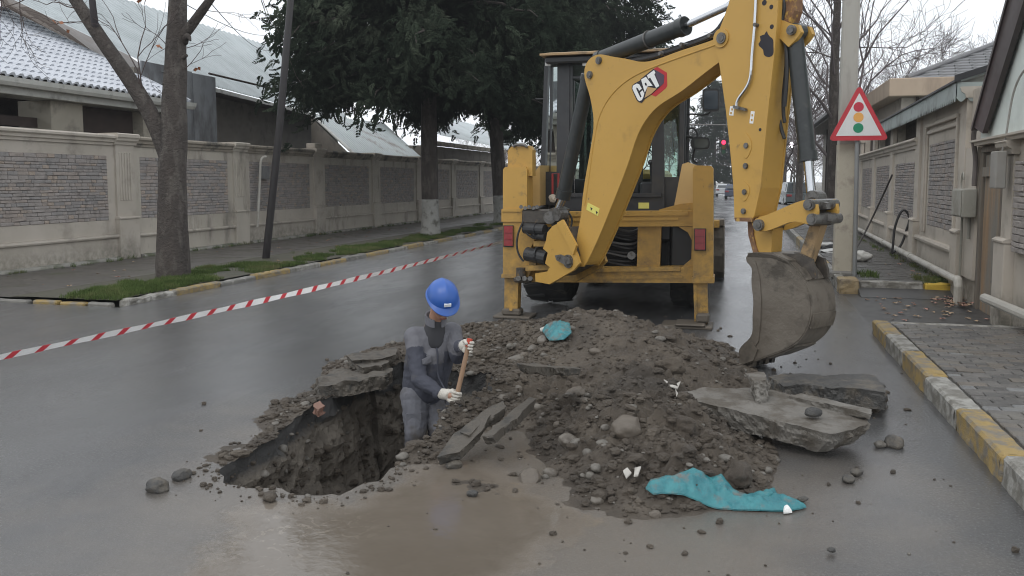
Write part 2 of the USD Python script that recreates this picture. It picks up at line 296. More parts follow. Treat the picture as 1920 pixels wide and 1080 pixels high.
for i, (a, b) in enumerate(zip(ys[:-1], ys[1:])):
    obj('kerb_stone', worn_block((-8.16, a + 0.006, -0.04), (-8.0, b - 0.006, 0.075 + 0.012 * math.sin(i * 2.3)), i, amp=0.014 if i else 0.03), [k_whi, k_yel, k_gre, k_yel][i % 4] if i != 10 else k_whi, kl)
for i, (a, b) in enumerate([(-12.3, -11.6), (-11.5, -10.75), (-10.3, -9.55), (-9.45, -9.05), (-9.0, -8.6), (-8.55, -8.18)]):
    obj('kerb_stone', worn_block((a, 9.6, -0.03), (b, 9.72, 0.03 + 0.01 * (i % 2)), 40 + i), k_yel if i in (1, 3, 4) else k_gre, kl)
pav_l = pm('pavement_wet', (0.042, 0.038, 0.035), (0.075, 0.068, 0.06), 1.1, rough=(0.22, 0.55), dirt=(0.045, 0.05, 0.025), dscale=0.9, dlim=(0.55, 0.7), bump=0.35, bscale=50)
obj('left_pavement', sheet(sg.box(-13.2, 9.72, -9.7, 120), 0.05), pav_l, kind='structure')
def grid_patch(x0, x1, y0, y1, nx, ny, fn):
    X, Y = np.meshgrid(np.linspace(x0, x1, nx), np.linspace(y0, y1, ny), indexing='ij'); Zz = fn(X, Y); v = np.c_[X.ravel(), Y.ravel(), Zz.ravel()]
    i = np.arange(nx - 1)[:, None] * ny + np.arange(ny - 1)[None]; i = i.ravel(); q = np.stack([i, i + ny, i + ny + 1, i + 1], 1); return v, np.vstack([q[:, [0, 1, 2]], q[:, [0, 2, 3]]])
vz = lambda X, Y: 0.062 + 0.05 * noise2(X, Y, 2.0, 5) * np.clip((X + 9.9) * 3, 0, 1) * np.clip((Y - 9.6) * 2, 0, 1)
verge_m = pm('verge_soil', (0.040, 0.040, 0.022), (0.075, 0.066, 0.048), 2.5, rough=(0.6, 0.85), bump=0.5)
obj('verge', grid_patch(-9.95, -8.16, 9.72, 80, 14, 300, vz), verge_m, kind='structure')
gm = usdkit.material(stage, '/World/Looks/grass_blade', {'g': ('geometry', {}), 'n': ('noise_texture', {'scale': 1.6, 'detail': 4.0}), 'r': ('rgb_ramp', {'ramp': [(0.3, (0.055, 0.080, 0.026)), (0.5, (0.085, 0.122, 0.040)), (0.72, (0.16, 0.15, 0.075))]}), 'd': ('diffuse_bsdf', {}), 't': ('translucent_bsdf', {}), 'm': ('mix_closure', {'fac': 0.3})},
                     [('g.position', 'n.vector'), ('n.fac', 'r.fac'), ('r.color', 'd.color'), ('r.color', 't.color'), ('d.BSDF', 'm.closure1'), ('t.BSDF', 'm.closure2')], surface='m.closure')
def instancer(path, protos, pts, scale, rotz, ids=None, tilt=None):
    pi = UsdGeom.PointInstancer.Define(stage, path)
    pi.CreatePrototypesRel().SetTargets([Sdf.Path(str(p.GetPath())) for p in protos])
    n = len(pts); pi.CreateProtoIndicesAttr(Vt.IntArray.FromNumpy((np.zeros(n) if ids is None else np.asarray(ids)).astype(np.int32)))
    pi.CreatePositionsAttr(Vt.Vec3fArray.FromNumpy(np.asarray(pts, np.float32)))
    s = np.asarray(scale, np.float32); s = np.repeat(s[:, None], 3, 1) if s.ndim == 1 else s
    pi.CreateScalesAttr(Vt.Vec3fArray.FromNumpy(np.ascontiguousarray(s)))
    h = np.asarray(rotz) / 2; q = [Gf.Quath(float(math.cos(a)), 0, 0, float(math.sin(a))) for a in h]
    if tilt is not None: q = tilt
    pi.CreateOrientationsAttr(Vt.QuathArray(q)); return pi
def blades(seed, n=9):
    r = np.random.RandomState(seed); V, Fc = [], []
    for i in range(n):
        a, l, h = r.rand() * 6.28, 0.02 + 0.05 * r.rand(), 0.035 + 0.05 * r.rand(); o = r.normal(size=2) * 0.03; d = np.array([math.cos(a), math.sin(a)]); s = np.array([-d[1], d[0]]) * 0.004
        b = len(V); V += [(*(o - s), 0), (*(o + s), 0), (*(o + d * l * .4 + s * .7), h * .7), (*(o + d * l * .4 - s * .7), h * .7), (*(o + d * l), h)]
        Fc += [(b, b + 1, b + 2), (b, b + 2, b + 3), (b + 3, b + 2, b + 4)]
    return np.asarray(V, float), np.asarray(Fc)
gr = rs.rand(60000, 2) * [1.85, 34.0] + [-10.02, 9.72]
dens = noise2(gr[:, 0], gr[:, 1], 1.5, 3) + 0.25 * np.clip(1 - np.abs(gr[:, 0] + 8.6) / 0.9, 0, 1) - 0.16 * np.clip((gr[:, 1] - 14) / 16, 0, 1) - 0.5 * np.clip((-9.6 - gr[:, 0]) * 2.5, 0, 1)
gr = gr[(dens > 0.60) & (rs.rand(len(gr)) < 0.9)]
gi = UsdGeom.PointInstancer.Define(stage, '/World/grass')
gp = [obj(f'blade_clump', blades(k), gm, '/World/grass') for k in range(3)]
instancer('/World/grass', gp, np.c_[gr, vz(gr[:, 0], gr[:, 1]) - 0.004], 0.5 + 0.65 * rs.rand(len(gr)), rs.rand(len(gr)) * 6.28, rs.randint(0, 3, len(gr)))
keys(gi, 'short ragged green grass growing along the left kerb', 'grass', kind='stuff')

# right side: near pavement of pavers behind a painted kerb, then the driveway gap, then the far pavement
kr = thing('right_kerb', kind='structure'); yb = 10.08
for i, (a, b, m) in enumerate([(9.18, 10.08, k_yel), (8.26, 9.18, k_whi), (7.27, 8.26, k_yel), (6.26, 7.27, k_whi), (5.2, 6.26, k_yel), (4.2, 5.2, k_whi), (3.2, 4.2, k_yel), (2.2, 3.2, k_whi)]):
    obj('kerb_stone', worn_block((1.44, a + 0.007, -0.05), (1.61, b - 0.007, 0.15 + 0.006 * (i % 3)), 60 + i, amp=0.013), m, kr)
obj('kerb_stone', worn_block((1.62, 10.0, -0.05), (3.4, 10.09, 0.142), 71, amp=0.006), k_whi, kr)
pv = [pm(f'paver_{w}', c, d, 7, rough=(0.28, 0.6), dirt=(0.15, 0.14, 0.12), dscale=3, dlim=(0.52, 0.72), bump=0.4, bscale=90) for w, c, d in (('grey', (0.085, 0.08, 0.075), (0.14, 0.13, 0.12)), ('dark', (0.055, 0.052, 0.05), (0.10, 0.095, 0.088)), ('warm', (0.10, 0.088, 0.074), (0.15, 0.13, 0.11)), ('pale', (0.13, 0.13, 0.13), (0.20, 0.20, 0.195)))]
np_ = thing('near_pavement', kind='structure')
obj('sand_bed', sheet(sg.box(1.6, -3, 3.6, 10.02), 0.128), pm('bed_sand', (0.05, 0.047, 0.042), (0.075, 0.07, 0.06), 8, bump=0.5), np_)
pavers = []
for j, y in enumerate(np.arange(4.3, 10.0, 0.104)):
    for x in np.arange(1.63 - 0.104 * (j % 2), 3.2, 0.207):
        a, b = max(x, 1.625), min(x + 0.2, 3.3)
        if b - a < 0.05 or y + 0.099 > 9.995: continue
        vis = (RIGHT @ (np.array([(a + b) / 2, y, 0]))) / (FWD @ (np.array([(a + b) / 2, y, -1.55]))) < 0.61
        pavers.append((vis, y, a, b))
rest = MB(); cnt = 0; r2 = np.random.RandomState(5)
for vis, y, a, b in sorted(pavers, key=lambda q: (not q[0], q[1])):
    dz = r2.normal() * 0.0025; lo, hi = np.array([a, y, 0.10]), np.array([b, y + 0.099, 0.148 + dz])
    v, f = bevel_box(lo, hi, 0.006); v = v + np.array([0, 0, 1]) * ((v[:, :1] - (a + b) / 2) * r2.normal() * 0.012 + (v[:, 1:2] - y) * r2.normal() * 0.02)
    if vis and cnt < 300: obj('paver', (v, f), pv[r2.choice(4, p=(.42, .3, .22, .06))], np_); cnt += 1
    else: rest.add(v, f)
obj('further_pavers', rest, pv[0], np_, kind='stuff')
fpv = thing('far_pavement', kind='structure')
obj('paved_bed', sheet(sg.box(1.6, 13.74, 4.2, 300), 0.158), pm('bed_far', (0.055, 0.052, 0.047), (0.085, 0.08, 0.072), 4, bump=0.4, rough=(0.3, 0.6)), fpv)
b1 = MB()
for j, y in enumerate(np.arange(13.76, 30, 0.104)):
    for x in np.arange(1.63 - 0.104 * (j % 2), 3.6, 0.207):
        a = max(x, 1.625)
        if x + 0.2 - a > 0.05: b1.box((a, y, 0.15), (x + 0.2, y + 0.098, 0.174 + r2.normal() * 0.002))
obj('pavers', b1, pm('paver_far', (0.07, 0.066, 0.06), (0.12, 0.112, 0.10), 5, rough=(0.25, 0.55), island=0.35, bump=0.3), fpv, kind='stuff')
kf = thing('far_kerb', kind='structure')
obj('kerb_stone', worn_block((1.74, 13.6, -0.04), (2.62, 13.74, 0.20), 80, amp=0.02), k_whi, kf)
obj('kerb_stone', worn_block((2.64, 13.58, -0.04), (3.12, 13.74, 0.19), 81, amp=0.016), pm('kerb_bright_yellow', (0.46, 0.30, 0.03), (0.52, 0.36, 0.06), 3, dirt=(0.2, 0.16, 0.1), dscale=4, dlim=(0.58, 0.7), bump=0.4), kf)
obj('kerb_stone', worn_block((1.46, 13.55, -0.04), (1.73, 13.95, 0.22), 82, amp=0.02), pm('kerb_rusty', (0.24, 0.17, 0.08), (0.3, 0.24, 0.15), 5, dirt=(0.12, 0.10, 0.08), dscale=6, bump=0.5), kf)
for i in range(26):
    a = 13.96 + i * 1.3
    obj('kerb_stone', worn_block((1.48, a, -0.04), (1.61, a + 1.285, 0.19), 90 + i, amp=0.01), [k_whi, k_gre, k_yel, k_whi, k_gre][i % 5], kf)
obj('ramp', MB().prism([(13.2, 0.004), (13.595, 0.004), (13.595, 0.10)], (1.72, 0, 0), (0, 1, 0), (0, 0, 1), (1.5, 0, 0)), lane, kf)

# ------------------------------------------------------------------ the left wall
plaster = pm('wall_plaster', (0.39, 0.35, 0.295), (0.46, 0.415, 0.36), 1.2, rough=(0.6, 0.85), dirt=(0.28, 0.25, 0.21), dscale=1.7, dlim=(0.54, 0.72), bump=0.25, bscale=70, dirt_low=((0.10, 0.10, 0.075), 0.0, 0.5))
plast_w = pm('wall_plaster_stained', (0.37, 0.335, 0.282), (0.45, 0.41, 0.35), 1.6, rough=(0.6, 0.85), dirt=(0.21, 0.19, 0.16), dscale=2.4, dlim=(0.54, 0.70), bump=0.25, bscale=70, stretch=(1, 1, 0.35))
cop_m = pm('coping_concrete', (0.30, 0.265, 0.215), (0.24, 0.21, 0.17), 2.0, rough=(0.6, 0.9), dirt=(0.085, 0.08, 0.07), dscale=3.0, dlim=(0.48, 0.62), bump=0.35)
skirt_m = pm('skirting', (0.30, 0.29, 0.26), (0.22, 0.21, 0.18), 2.0, dirt=(0.09, 0.10, 0.06), dscale=2, dlim=(0.5, 0.65), bump=0.3)
stones_m = [pm(f'stone_{w}', c, d, 6, rough=(0.55, 0.8), bump=0.6, bscale=35, dirt=e, dscale=9, dlim=(0.55, 0.7)) for w, c, d, e in (
    ('mauve', (0.262, 0.236, 0.218), (0.33, 0.30, 0.28), (0.185, 0.165, 0.152)), ('slate', (0.225, 0.212, 0.203), (0.295, 0.277, 0.265), (0.155, 0.146, 0.14)), ('taupe', (0.28, 0.24, 0.212), (0.345, 0.302, 0.27), (0.195, 0.167, 0.148)), ('cream', (0.32, 0.26, 0.21), (0.38, 0.32, 0.27), (0.2, 0.17, 0.15)))]
stone_mix = pm('stone_panel', (0.155, 0.135, 0.142), (0.215, 0.185, 0.185), 6, rough=(0.55, 0.8), bump=0.6, bscale=35, island=0.4, dirt=(0.105, 0.09, 0.095), dscale=9, dlim=(0.55, 0.7))
bed_m = pm('stone_joint', (0.13, 0.115, 0.113), (0.16, 0.142, 0.138), 8)
class Side:
    """Wall coordinates: u along the street, v out from the face, z up."""
    def __init__(s, fx, sign): s.fx, s.sg = fx, sign
    def w(s, q):
        q = np.asarray(q, float); return np.c_[s.fx(q[:, 0]) + s.sg * q[:, 1], q[:, 0], q[:, 2]]
    def box(s, b, u0, u1, v0, v1, z0, z1, bev=0.0):
        v, f = bevel_box(np.array([u0, min(v0, v1), z0]), np.array([u1, max(v0, v1), z1]), bev); b.add(s.w(v), f if s.sg < 0 else f[:, ::-1])
    def mould(s, b, prof, u0, u1):
        """profile (v, z) swept along u"""
        v, f = prism(prof, (0, 0, 0), (0, 1, 0), (0, 0, 1), (1, 0, 0)); v = v * [u1 - u0, 1, 1] + [u0, 0, 0]; b.add(s.w(v), f)
def stones(S, u0, u1, z0, z1, seed, hs=0.062, parts=None, lens=(0.12, 0.34)):
    r = np.random.RandomState(seed); z = z0; out = []
    while z < z1 - 0.015:
        h = min(hs * (0.75 + 0.6 * r.rand()), z1 - z); u = u0
        if z1 - z - h < 0.02: h = z1 - z
        while u < u1 - 0.01:
            l = lens[0] + (lens[1] - lens[0]) * r.rand() ** 1.5; l = l if u1 - u - l > 0.06 else u1 - u
            g = 0.0025; d = 0.002 + 0.011 * r.rand(); lo, hi = np.array([u + g, -0.05, z + g]), np.array([u + l - g, d, z + h - g])
            v, f = bevel_box(lo, hi, 0.009); fr = v[:, 1] > 0
            v[fr, 1] += r.normal(size=fr.sum()) * 0.003; v[:, 2] += (v[:, 0] - u) * r.normal() * 0.012
            k = 3 if l < 0.17 and r.rand() < 0.3 else r.choice(3, p=(.45, .35, .2)); out.append((S.w(v), f, k, u)); u += l
        z += h
    return out
def wall_bay(S, th, u0, u1, near, b, ledge=0.52, z0=0.88, z1=2.2, top=2.42, cop=2.64, plinth=True, zg=0.05):
    """one bay between two pilasters: plinth, ledge, framed stone panel, coping. Adds to the parts in b."""
    m = 0.50
    S.box(b['body'], u0, u1, -th, -0.055, zg - 0.1, top)                                  # core
    S.box(b['body'], u0, u1, -0.055, 0.03 if plinth else 0.0, zg - 0.1, ledge - 0.05)     # plinth
    S.box(b['body'], u0, u1, -0.055, 0.0, ledge + 0.02, z0)                               # band under the panel
    S.box(b['body'], u0, u1, -0.055, 0.0, z1, top)
    S.box(b['body'], u0, u0 + m, -0.055, 0.0, z0, z1); S.box(b['body'], u1 - m, u1, -0.055, 0.0, z0, z1)
    S.mould(b['body'], [(-0.05, ledge - 0.05), (0.07, ledge - 0.05), (0.085, ledge - 0.02), (0.07, ledge + 0.015), (-0.05, ledge + 0.02)], u0, u1)
    S.mould(b['coping'], [(-th - 0.06, top + 0.002), (0.03, top + 0.002), (0.035, top + 0.05), (0.07, top + 0.07), (0.075, top + 0.12), (0.12, top + 0.15), (0.12, cop - 0.03), (0.09, cop), (-th - 0.06, cop)], u0 - 0.001, u1 + 0.001)
    return (u0 + m, u1 - m, z0, z1)
def pilaster(S, th, u, wd, b, base=0.93, top=2.44, cop=2.68, zg=0.05, flutes=True, cap=None):
    h = wd / 2; S.box(b['pilaster'], u - h - 0.02, u + h + 0.02, -0.05, 0.11, zg - 0.1, base - 0.04, 0.008)
    S.mould(b['pilaster'], [(-0.04, base - 0.038), (0.125, base - 0.038), (0.13, base - 0.015), (0.09, base + 0.01), (-0.04, base + 0.012)], u - h - 0.03, u + h + 0.03)
    S.box(b['pilaster'], u - h, u + h, -0.04, 0.045, base + 0.012, top)
    if flutes:
        k = 5; e = wd - 0.16
        for i in range(k): S.box(b['pilaster'], u - e / 2 + e * (i + 0.12) / k, u - e / 2 + e * (i + 0.62) / k, 0.04, 0.062, base + 0.35, top - 0.16, 0.006)
    S.mould(b['pilaster'], [(-th - 0.08, top + 0.004), (0.07, top + 0.004), (0.085, top + 0.06), (0.13, top + 0.09), (0.14, top + 0.13), (0.17, top + 0.16), (0.17, cop - 0.02), (0.13, cop), (-th - 0.08, cop)], u - h - 0.05, u + h + 0.05)
    if cap: S.box(b['pilaster'], u - h * 0.75, u + h * 0.75, -th, 0.06, cop + 0.002, cop + cap, 0.02)
LW = Side(lambda u: -12.6 + 0 * u, 1.0)
wl = thing('boundary_wall', 'long beige plastered wall with stone panels along the left pavement', 'wall')
pil_l = [11.1 + 4.27 * k for k in range(0, 17)]
for k in range(len(pil_l) - 1):
    b = {'body': MB(), 'coping': MB()}; a, c = pil_l[k], pil_l[k + 1]
    q = wall_bay(LW, 0.25, a, c, k == 0, b, ledge=0.54 if k % 3 else 0.56)
    obj('wall_bay', b['body'], plast_w if k in (1, 3, 4, 6) else plaster, wl); obj('coping', b['coping'], cop_m if k else plaster, wl)
    bk = MB(); LW.box(bk, q[0] - 0.01, q[1] + 0.01, -0.052, -0.012, q[2] - 0.01, q[3] + 0.01); 
    pp = thing('stone_panel', parent=wl); obj('backing', bk, bed_m, pp)
    st = stones(LW, *q, 100 + k); joined = [MB(), MB(), MB(), MB()]; n1 = 0
    for v, f, kk, u in sorted(st, key=lambda t: -t[3]):
        if k == 0 and n1 < 300: obj('stone', (v, f), stones_m[kk], pp); n1 += 1
        else: joined[kk].add(v, f)
    for kk in range(4):
        if joined[kk].n: obj('stones', joined[kk], stones_m[kk], pp, kind='stuff')
    sk = MB(); LW.mould(sk, [(0.025, -0.02), (0.16, -0.02), (0.165, 0.07), (0.14, 0.105), (0.03, 0.11)], a + 0.36, c - 0.36); obj('skirting', sk, skirt_m, wl)
for k, u in enumerate(pil_l):
    b = {'pilaster': MB()}; pilaster(LW, 0.25, u, 0.56, b, flutes=k in (1, 2), cap=0.16 if k == 3 else None); obj('pilaster', b['pilaster'], plaster if k % 2 else plast_w, wl)
# ------------------------------------------------------------------ buildings on the left
white_tile = pm('white_metal_tile', (0.42, 0.44, 0.48), (0.52, 0.54, 0.58), 1.5, rough=(0.3, 0.5), dirt=(0.30, 0.31, 0.33), dscale=3, dlim=(0.55, 0.75))
gut_m = pm('gutter_metal', (0.40, 0.40, 0.37), (0.48, 0.48, 0.45), 2, rough=(0.3, 0.5), dirt=(0.22, 0.21, 0.19), dlim=(0.55, 0.7))
beige = pm('house_beige', (0.29, 0.265, 0.215), (0.35, 0.32, 0.26), 1.0, bump=0.2, dirt=(0.2, 0.18, 0.15), dlim=(0.55, 0.7))
dark_in = pm('dark_timber', (0.030, 0.020, 0.016), (0.05, 0.034, 0.028), 3)
brown = pm('brown_metal', (0.12, 0.095, 0.08), (0.16, 0.13, 0.11), 2, rough=(0.4, 0.6))
h1 = thing('tiled_roof_house', 'house with glossy white metal tile roof above the left wall', 'house')
E0, E1 = np.array([-13.6, 7.0, 3.68]), np.array([-13.6, 19.0, 3.68]); slope = np.array([-5.42, 0, 2.48]); sl = np.linalg.norm(slope); su = slope / sl; sn = np.cross(su, [0, 1, 0]); sn = sn if sn[2] > 0 else -sn
tl = MB(); tiles = []; pitch, tw = 0.36, 0.205
for i in range(int(sl / pitch)):
    for j in range(int(12 / tw)):
        y1 = 19.0 - j * tw; y0 = y1 - tw
        prof = [(y0, 0.0), (y0 + tw * .2, 0.012), (y0 + tw * .42, 0.052), (y0 + tw * .72, 0.056), (y0 + tw * .92, 0.015), (y1, 0.0)]
        V = []; 
        for s, hgt in ((i * pitch, 0.028), (i * pitch, 0.0), ((i + 1) * pitch, 0.0)):
            for yy, hh in prof: V.append(np.array([E0[0], yy, E0[2]]) + su * (s - (0.012 if hgt else 0)) + sn * (hh + hgt + 0.02 if s == i * pitch and hgt else hh + 0.02 - (0.03 if hgt == 0 and s == i * pitch else 0.0)))
        V = np.array(V); n = 6; f = []
        for q in range(n - 1): f += [(n + q, n + q + 1, q + 1, q), (q, q + 1, 2 * n + q + 1, 2 * n + q)]
        tiles.append((V, np.array(f), i * 1.0 + j * 0.35))
tiles.sort(key=lambda t: t[2])
rf = thing('roof', parent=h1)
for k, (V, f, _) in enumerate(tiles):
    if k < 300: obj('roof_tile', (V, f), white_tile, rf, smooth=35)
    else: tl.add(V, f)
obj('roof_tiles', tl, white_tile, rf, kind='stuff', smooth=35)
b = MB(); b.add(*prism([(0, -0.10), (sl, -0.10), (sl, 0.0), (0, 0.0)], (E0[0], 7.0, E0[2]), su, sn, (0, 12.0, 0))); obj('roof_deck', b, dark_in, rf)
b = MB(); b.add(*prism([(-0.03, -0.12), (sl + .05, -0.12), (sl + .05, 0.085), (-0.03, 0.085)], (E0[0], 19.0, E0[2]), su, sn, (0, 0.07, 0))); obj('verge_trim', b, white_tile, rf)
b = MB(); b.cyl(E0 + su * sl + [0, 0, 0.06], E1 + su * sl + [0, 0, 0.06], 0.07); obj('ridge_cap', b, white_tile, rf)
b = MB(); b.add(*prism([(0.02, 0.0), (0.0, -0.10), (0.04, -0.155), (0.12, -0.155), (0.17, -0.09), (0.19, 0.0), (0.175, 0.0), (0.155, -0.085), (0.115, -0.14), (0.045, -0.14), (0.015, -0.095), (0.03, 0)], (-13.62, 6.9, 3.66), (1, 0, 0), (0, 0, 1), (0, 12.25, 0))); obj('gutter', b, gut_m, h1)
b = MB(); b.box((-14.4, 7.0, 3.36), (-13.66, 19.05, 3.60), 0.01); obj('fascia', b, gut_m, h1)
for a, c in ((10.3, 11.2), (14.85, 15.75), (17.7, 18.95)):
    b = MB(); b.box((-14.75, a, 0), (-13.9, c, 3.36), 0.012); obj('pillar', b, beige, h1)
b = MB(); b.box((-14.6, 7, 0), (-14.1, 18.9, 2.62)); obj('wall', b, beige, h1)
b = MB(); b.box((-17.5, 7, 0), (-17.3, 18.9, 3.9)); obj('back_wall', b, dark_in, h1)
b = MB(); b.box((-17.4, 18.7, 0), (-14.76, 18.9, 3.5)); obj('end_wall', b, beige, h1)
b = MB(); b.box((-14.25, 15.76, 2.625), (-14.2, 17.69, 3.35)); obj('window_frame', b, dark_in, h1)
b = MB(); b.box((-14.45, 12.2, 2.63), (-14.3, 14.6, 2.78), 0.01); obj('window_sill', b, white_tile, h1)
b = MB(); b.box((-14.30, 11.21, 2.80), (-14.25, 14.84, 3.0)); obj('window_rail', b, dark_in, h1)
# brown roof seen above the verge
h2 = thing('brown_roof_house', 'brown gabled house with a scalloped ridge behind the white tiled roof', 'house')
p = [at_d(px, py, 28) for px, py in ((0, -20), (20, 12), (62, 12), (215, 130), (215, 200), (0, 150))]
O = p[0]; U = RIGHT; V_ = Z
pl = [((q - O) @ U, (q - O) @ V_) for q in p]; b = MB(); b.add(*prism(pl, O, U, V_, _f0 * 4)); obj('gable', b, brown, h2)
b = MB()
for q in range(14):
    c = p[1] + (p[3] - p[1]) * (q / 14.0) * 0.9 + Z * 0.03 - _f0 * 0.05; c2 = p[1] + (p[3] - p[1]) * ((q + .9) / 14.0) * 0.9 + Z * 0.03 - _f0 * 0.05
    b.tube([c, c2], [0.10, 0.07], 8)
obj('ridge_tiles', b, brown, h2)
# the large grey metal roof
grey_roof = pm('grey_sheet', (0.40, 0.44, 0.45), (0.50, 0.54, 0.55), 0.5, rough=(0.35, 0.55), dirt=(0.34, 0.375, 0.38), dscale=0.8, dlim=(0.45, 0.7), stretch=(1, 1, 1))
wall_dk = pm('shed_wall', (0.13, 0.115, 0.095), (0.19, 0.17, 0.145), 0.8, dirt=(0.09, 0.082, 0.07), dlim=(0.5, 0.7), bump=0.2)
def ribbed(th, A, B, C, D, nsheet, ribs=5, hgt=0.035, mat=None, sub=1):
    """sheets between the eave A-B and the ridge D-C, ribs running up the slope"""
    A, B, C, D = map(lambda q: np.asarray(q, float), (A, B, C, D)); nrm = np.cross(B - A, D - A); nrm /= np.linalg.norm(nrm); nrm = nrm if nrm[2] > 0 else -nrm
    for i in range(nsheet):
        V, f = [], []; t0, t1 = i / nsheet, (i + 1) / nsheet; prof = []
        for k in range(ribs):
            for o, h in ((0, 0), (.55, 0), (.68, 1), (.85, 1)): prof.append(((k + o) / ribs, h * hgt))
        prof.append((1.0, 0)); e = 0.004 * (i % 2)
        for s, h in prof:
            t = t0 + (t1 - t0) * s; V += [A + (B - A) * t + nrm * (h + e), D + (C - D) * t + nrm * (h + e)]
        for k in range(len(prof) - 1): f.append((2 * k, 2 * k + 2, 2 * k + 3, 2 * k + 1))
        obj('roof_sheet', (np.array(V), np.array(f)), mat, th)
h3 = thing('long_shed', 'long building with a pale grey ribbed metal roof behind the left wall', 'building')
e1, e2, r1, r2_ = at_z(406, 164, 4.5), at_z(560, 204, 4.5), at_z(320, 27, 8.0), at_z(504, 86, 8.0)
de, dr = (e2 - e1) / np.linalg.norm(e2 - e1), (r2_ - r1) / np.linalg.norm(r2_ - r1)
A, B, C_, D = e1 - de * 2.9, e1 + de * 15, r1 + dr * 12, r1 - dr * 14
rt = thing('roof', parent=h3); ribbed(rt, A, B, C_, D, 16, 4, 0.04, grey_roof)
b = MB(); b.add(*prism([(0, 0), (17.9, 0), (17.9, 4.35), (0, 4.35)], A - Z * 4.45 + np.array([-0.6, 0, 0]), de, Z, np.array([-0.2, 0, 0]))); obj('wall', b, wall_dk, h3)
b = MB(); b.add(*prism([(0, -0.13), (17.9, -0.13), (17.9, -0.02), (0, -0.02)], A, de, Z, np.array([-0.06, 0, 0]))); obj('eave_trim', b, gut_m, h3)
b = MB(); b.add(*prism([(0, 0), (17.9, 0), (17.9, 0.62), (0, 0.62)], A - Z * 0.16, de, np.array([-1, 0, 0]), Z * 0.015)); obj('soffit', b, dark_in, h3)
# upright metal sheet wall with a pipe
blue_sheet = pm('weathered_sheet', (0.17, 0.18, 0.195), (0.24, 0.25, 0.26), 1.0, rough=(0.4, 0.6), dirt=(0.12, 0.12, 0.125), dscale=1.2, dlim=(0.48, 0.6), stretch=(1, 1, 0.4))
h4 = thing('sheet_metal_screen', 'tall weathered grey sheet metal screen behind the forked tree', 'screen')
for i, (a, c) in enumerate(((19.1, 20.15), (20.17, 21.2), (21.22, 22.3))):
    b = MB(); b.box((-15.06 + 0.008 * i, a, 2.0), (-15.0 + 0.008 * i, c, 4.78 - 0.03 * i), 0.004); obj('sheet', b, blue_sheet, h4)
b = MB(); b.box((-15.3, 18.9, 2.0), (-15.07, 22.3, 4.6)); obj('frame', b, wall_dk, h4)
b = MB(); b.cyl((-15.0, 22.0, 4.80), (-14.2, 24.8, 4.55), 0.03, 8); obj('pipe', b, dark_in, h4)
# low lean-to roofs nearer the wall
rust_roof = pm('lean_to_sheet', (0.33, 0.37, 0.375), (0.42, 0.46, 0.46), 0.9, rough=(0.35, 0.55), dirt=(0.16, 0.125, 0.10), dscale=0.55, dlim=(0.52, 0.66))
h5 = thing('lean_to_shed', 'low lean-to with a rust-stained ribbed metal roof resting on the left wall', 'shed')
rt = thing('roof', parent=h5); lA, lB, lC, lD = at_x(664, 290, -12.95), at_x(796, 302, -12.95), np.array([-16.6, 38.2, 4.45]), at_x(583, 215, -16)
ribbed(rt, lA, lB, lC, lD, 8, 4, 0.035, rust_roof)
b = MB(); b.box((-13.0, lA[1], 0.0), (-12.9, lB[1] + 0.4, 2.45)); obj('front_wall', b, wall_dk, h5)
b = MB(); b.add(*prism([(0, -0.10), (1, -0.10), (1, -0.015), (0, -0.015)], lA, lB - lA, Z, np.array([-0.05, 0, 0]))); obj('eave_trim', b, gut_m, h5)
b = MB(); b.cyl(lA + (0, 0, .02), lD + (0, 0, .02), 0.05, 8); obj('verge_cap', b, gut_m, h5)
b = MB(); lu = lD - lA; ll = math.hypot(lu[0], lu[1]); b.add(*prism([(0.3, 0), (ll, 0), (ll, lD[2] - .1), (0.3, lA[2] - .05)], (lA[0], lA[1], 0), np.array([lu[0], lu[1], 0]) / ll, Z, (0, .1, 0))); obj('gable_wall', b, wall_dk, h5)
h6 = thing('grey_block', 'low grey rendered block with a pale metal roof between the two dark evergreens', 'building')
b = MB(); b.box((-16.4, 35.2, 0), (-13.3, 47.5, 3.25)); obj('wall', b, wall_dk, h6)
rt = thing('roof', parent=h6); ribbed(rt, (-13.0, 36.3, 3.72), (-13.0, 60, 3.3), (-17.5, 62, 5.3), (-17.5, 36, 5.9), 9, 4, 0.04, grey_roof)
b = MB(); b.box((-13.2, 35.0, 3.26), (-13.0, 47.6, 3.45), 0.02); obj('parapet', b, cop_m, h6)

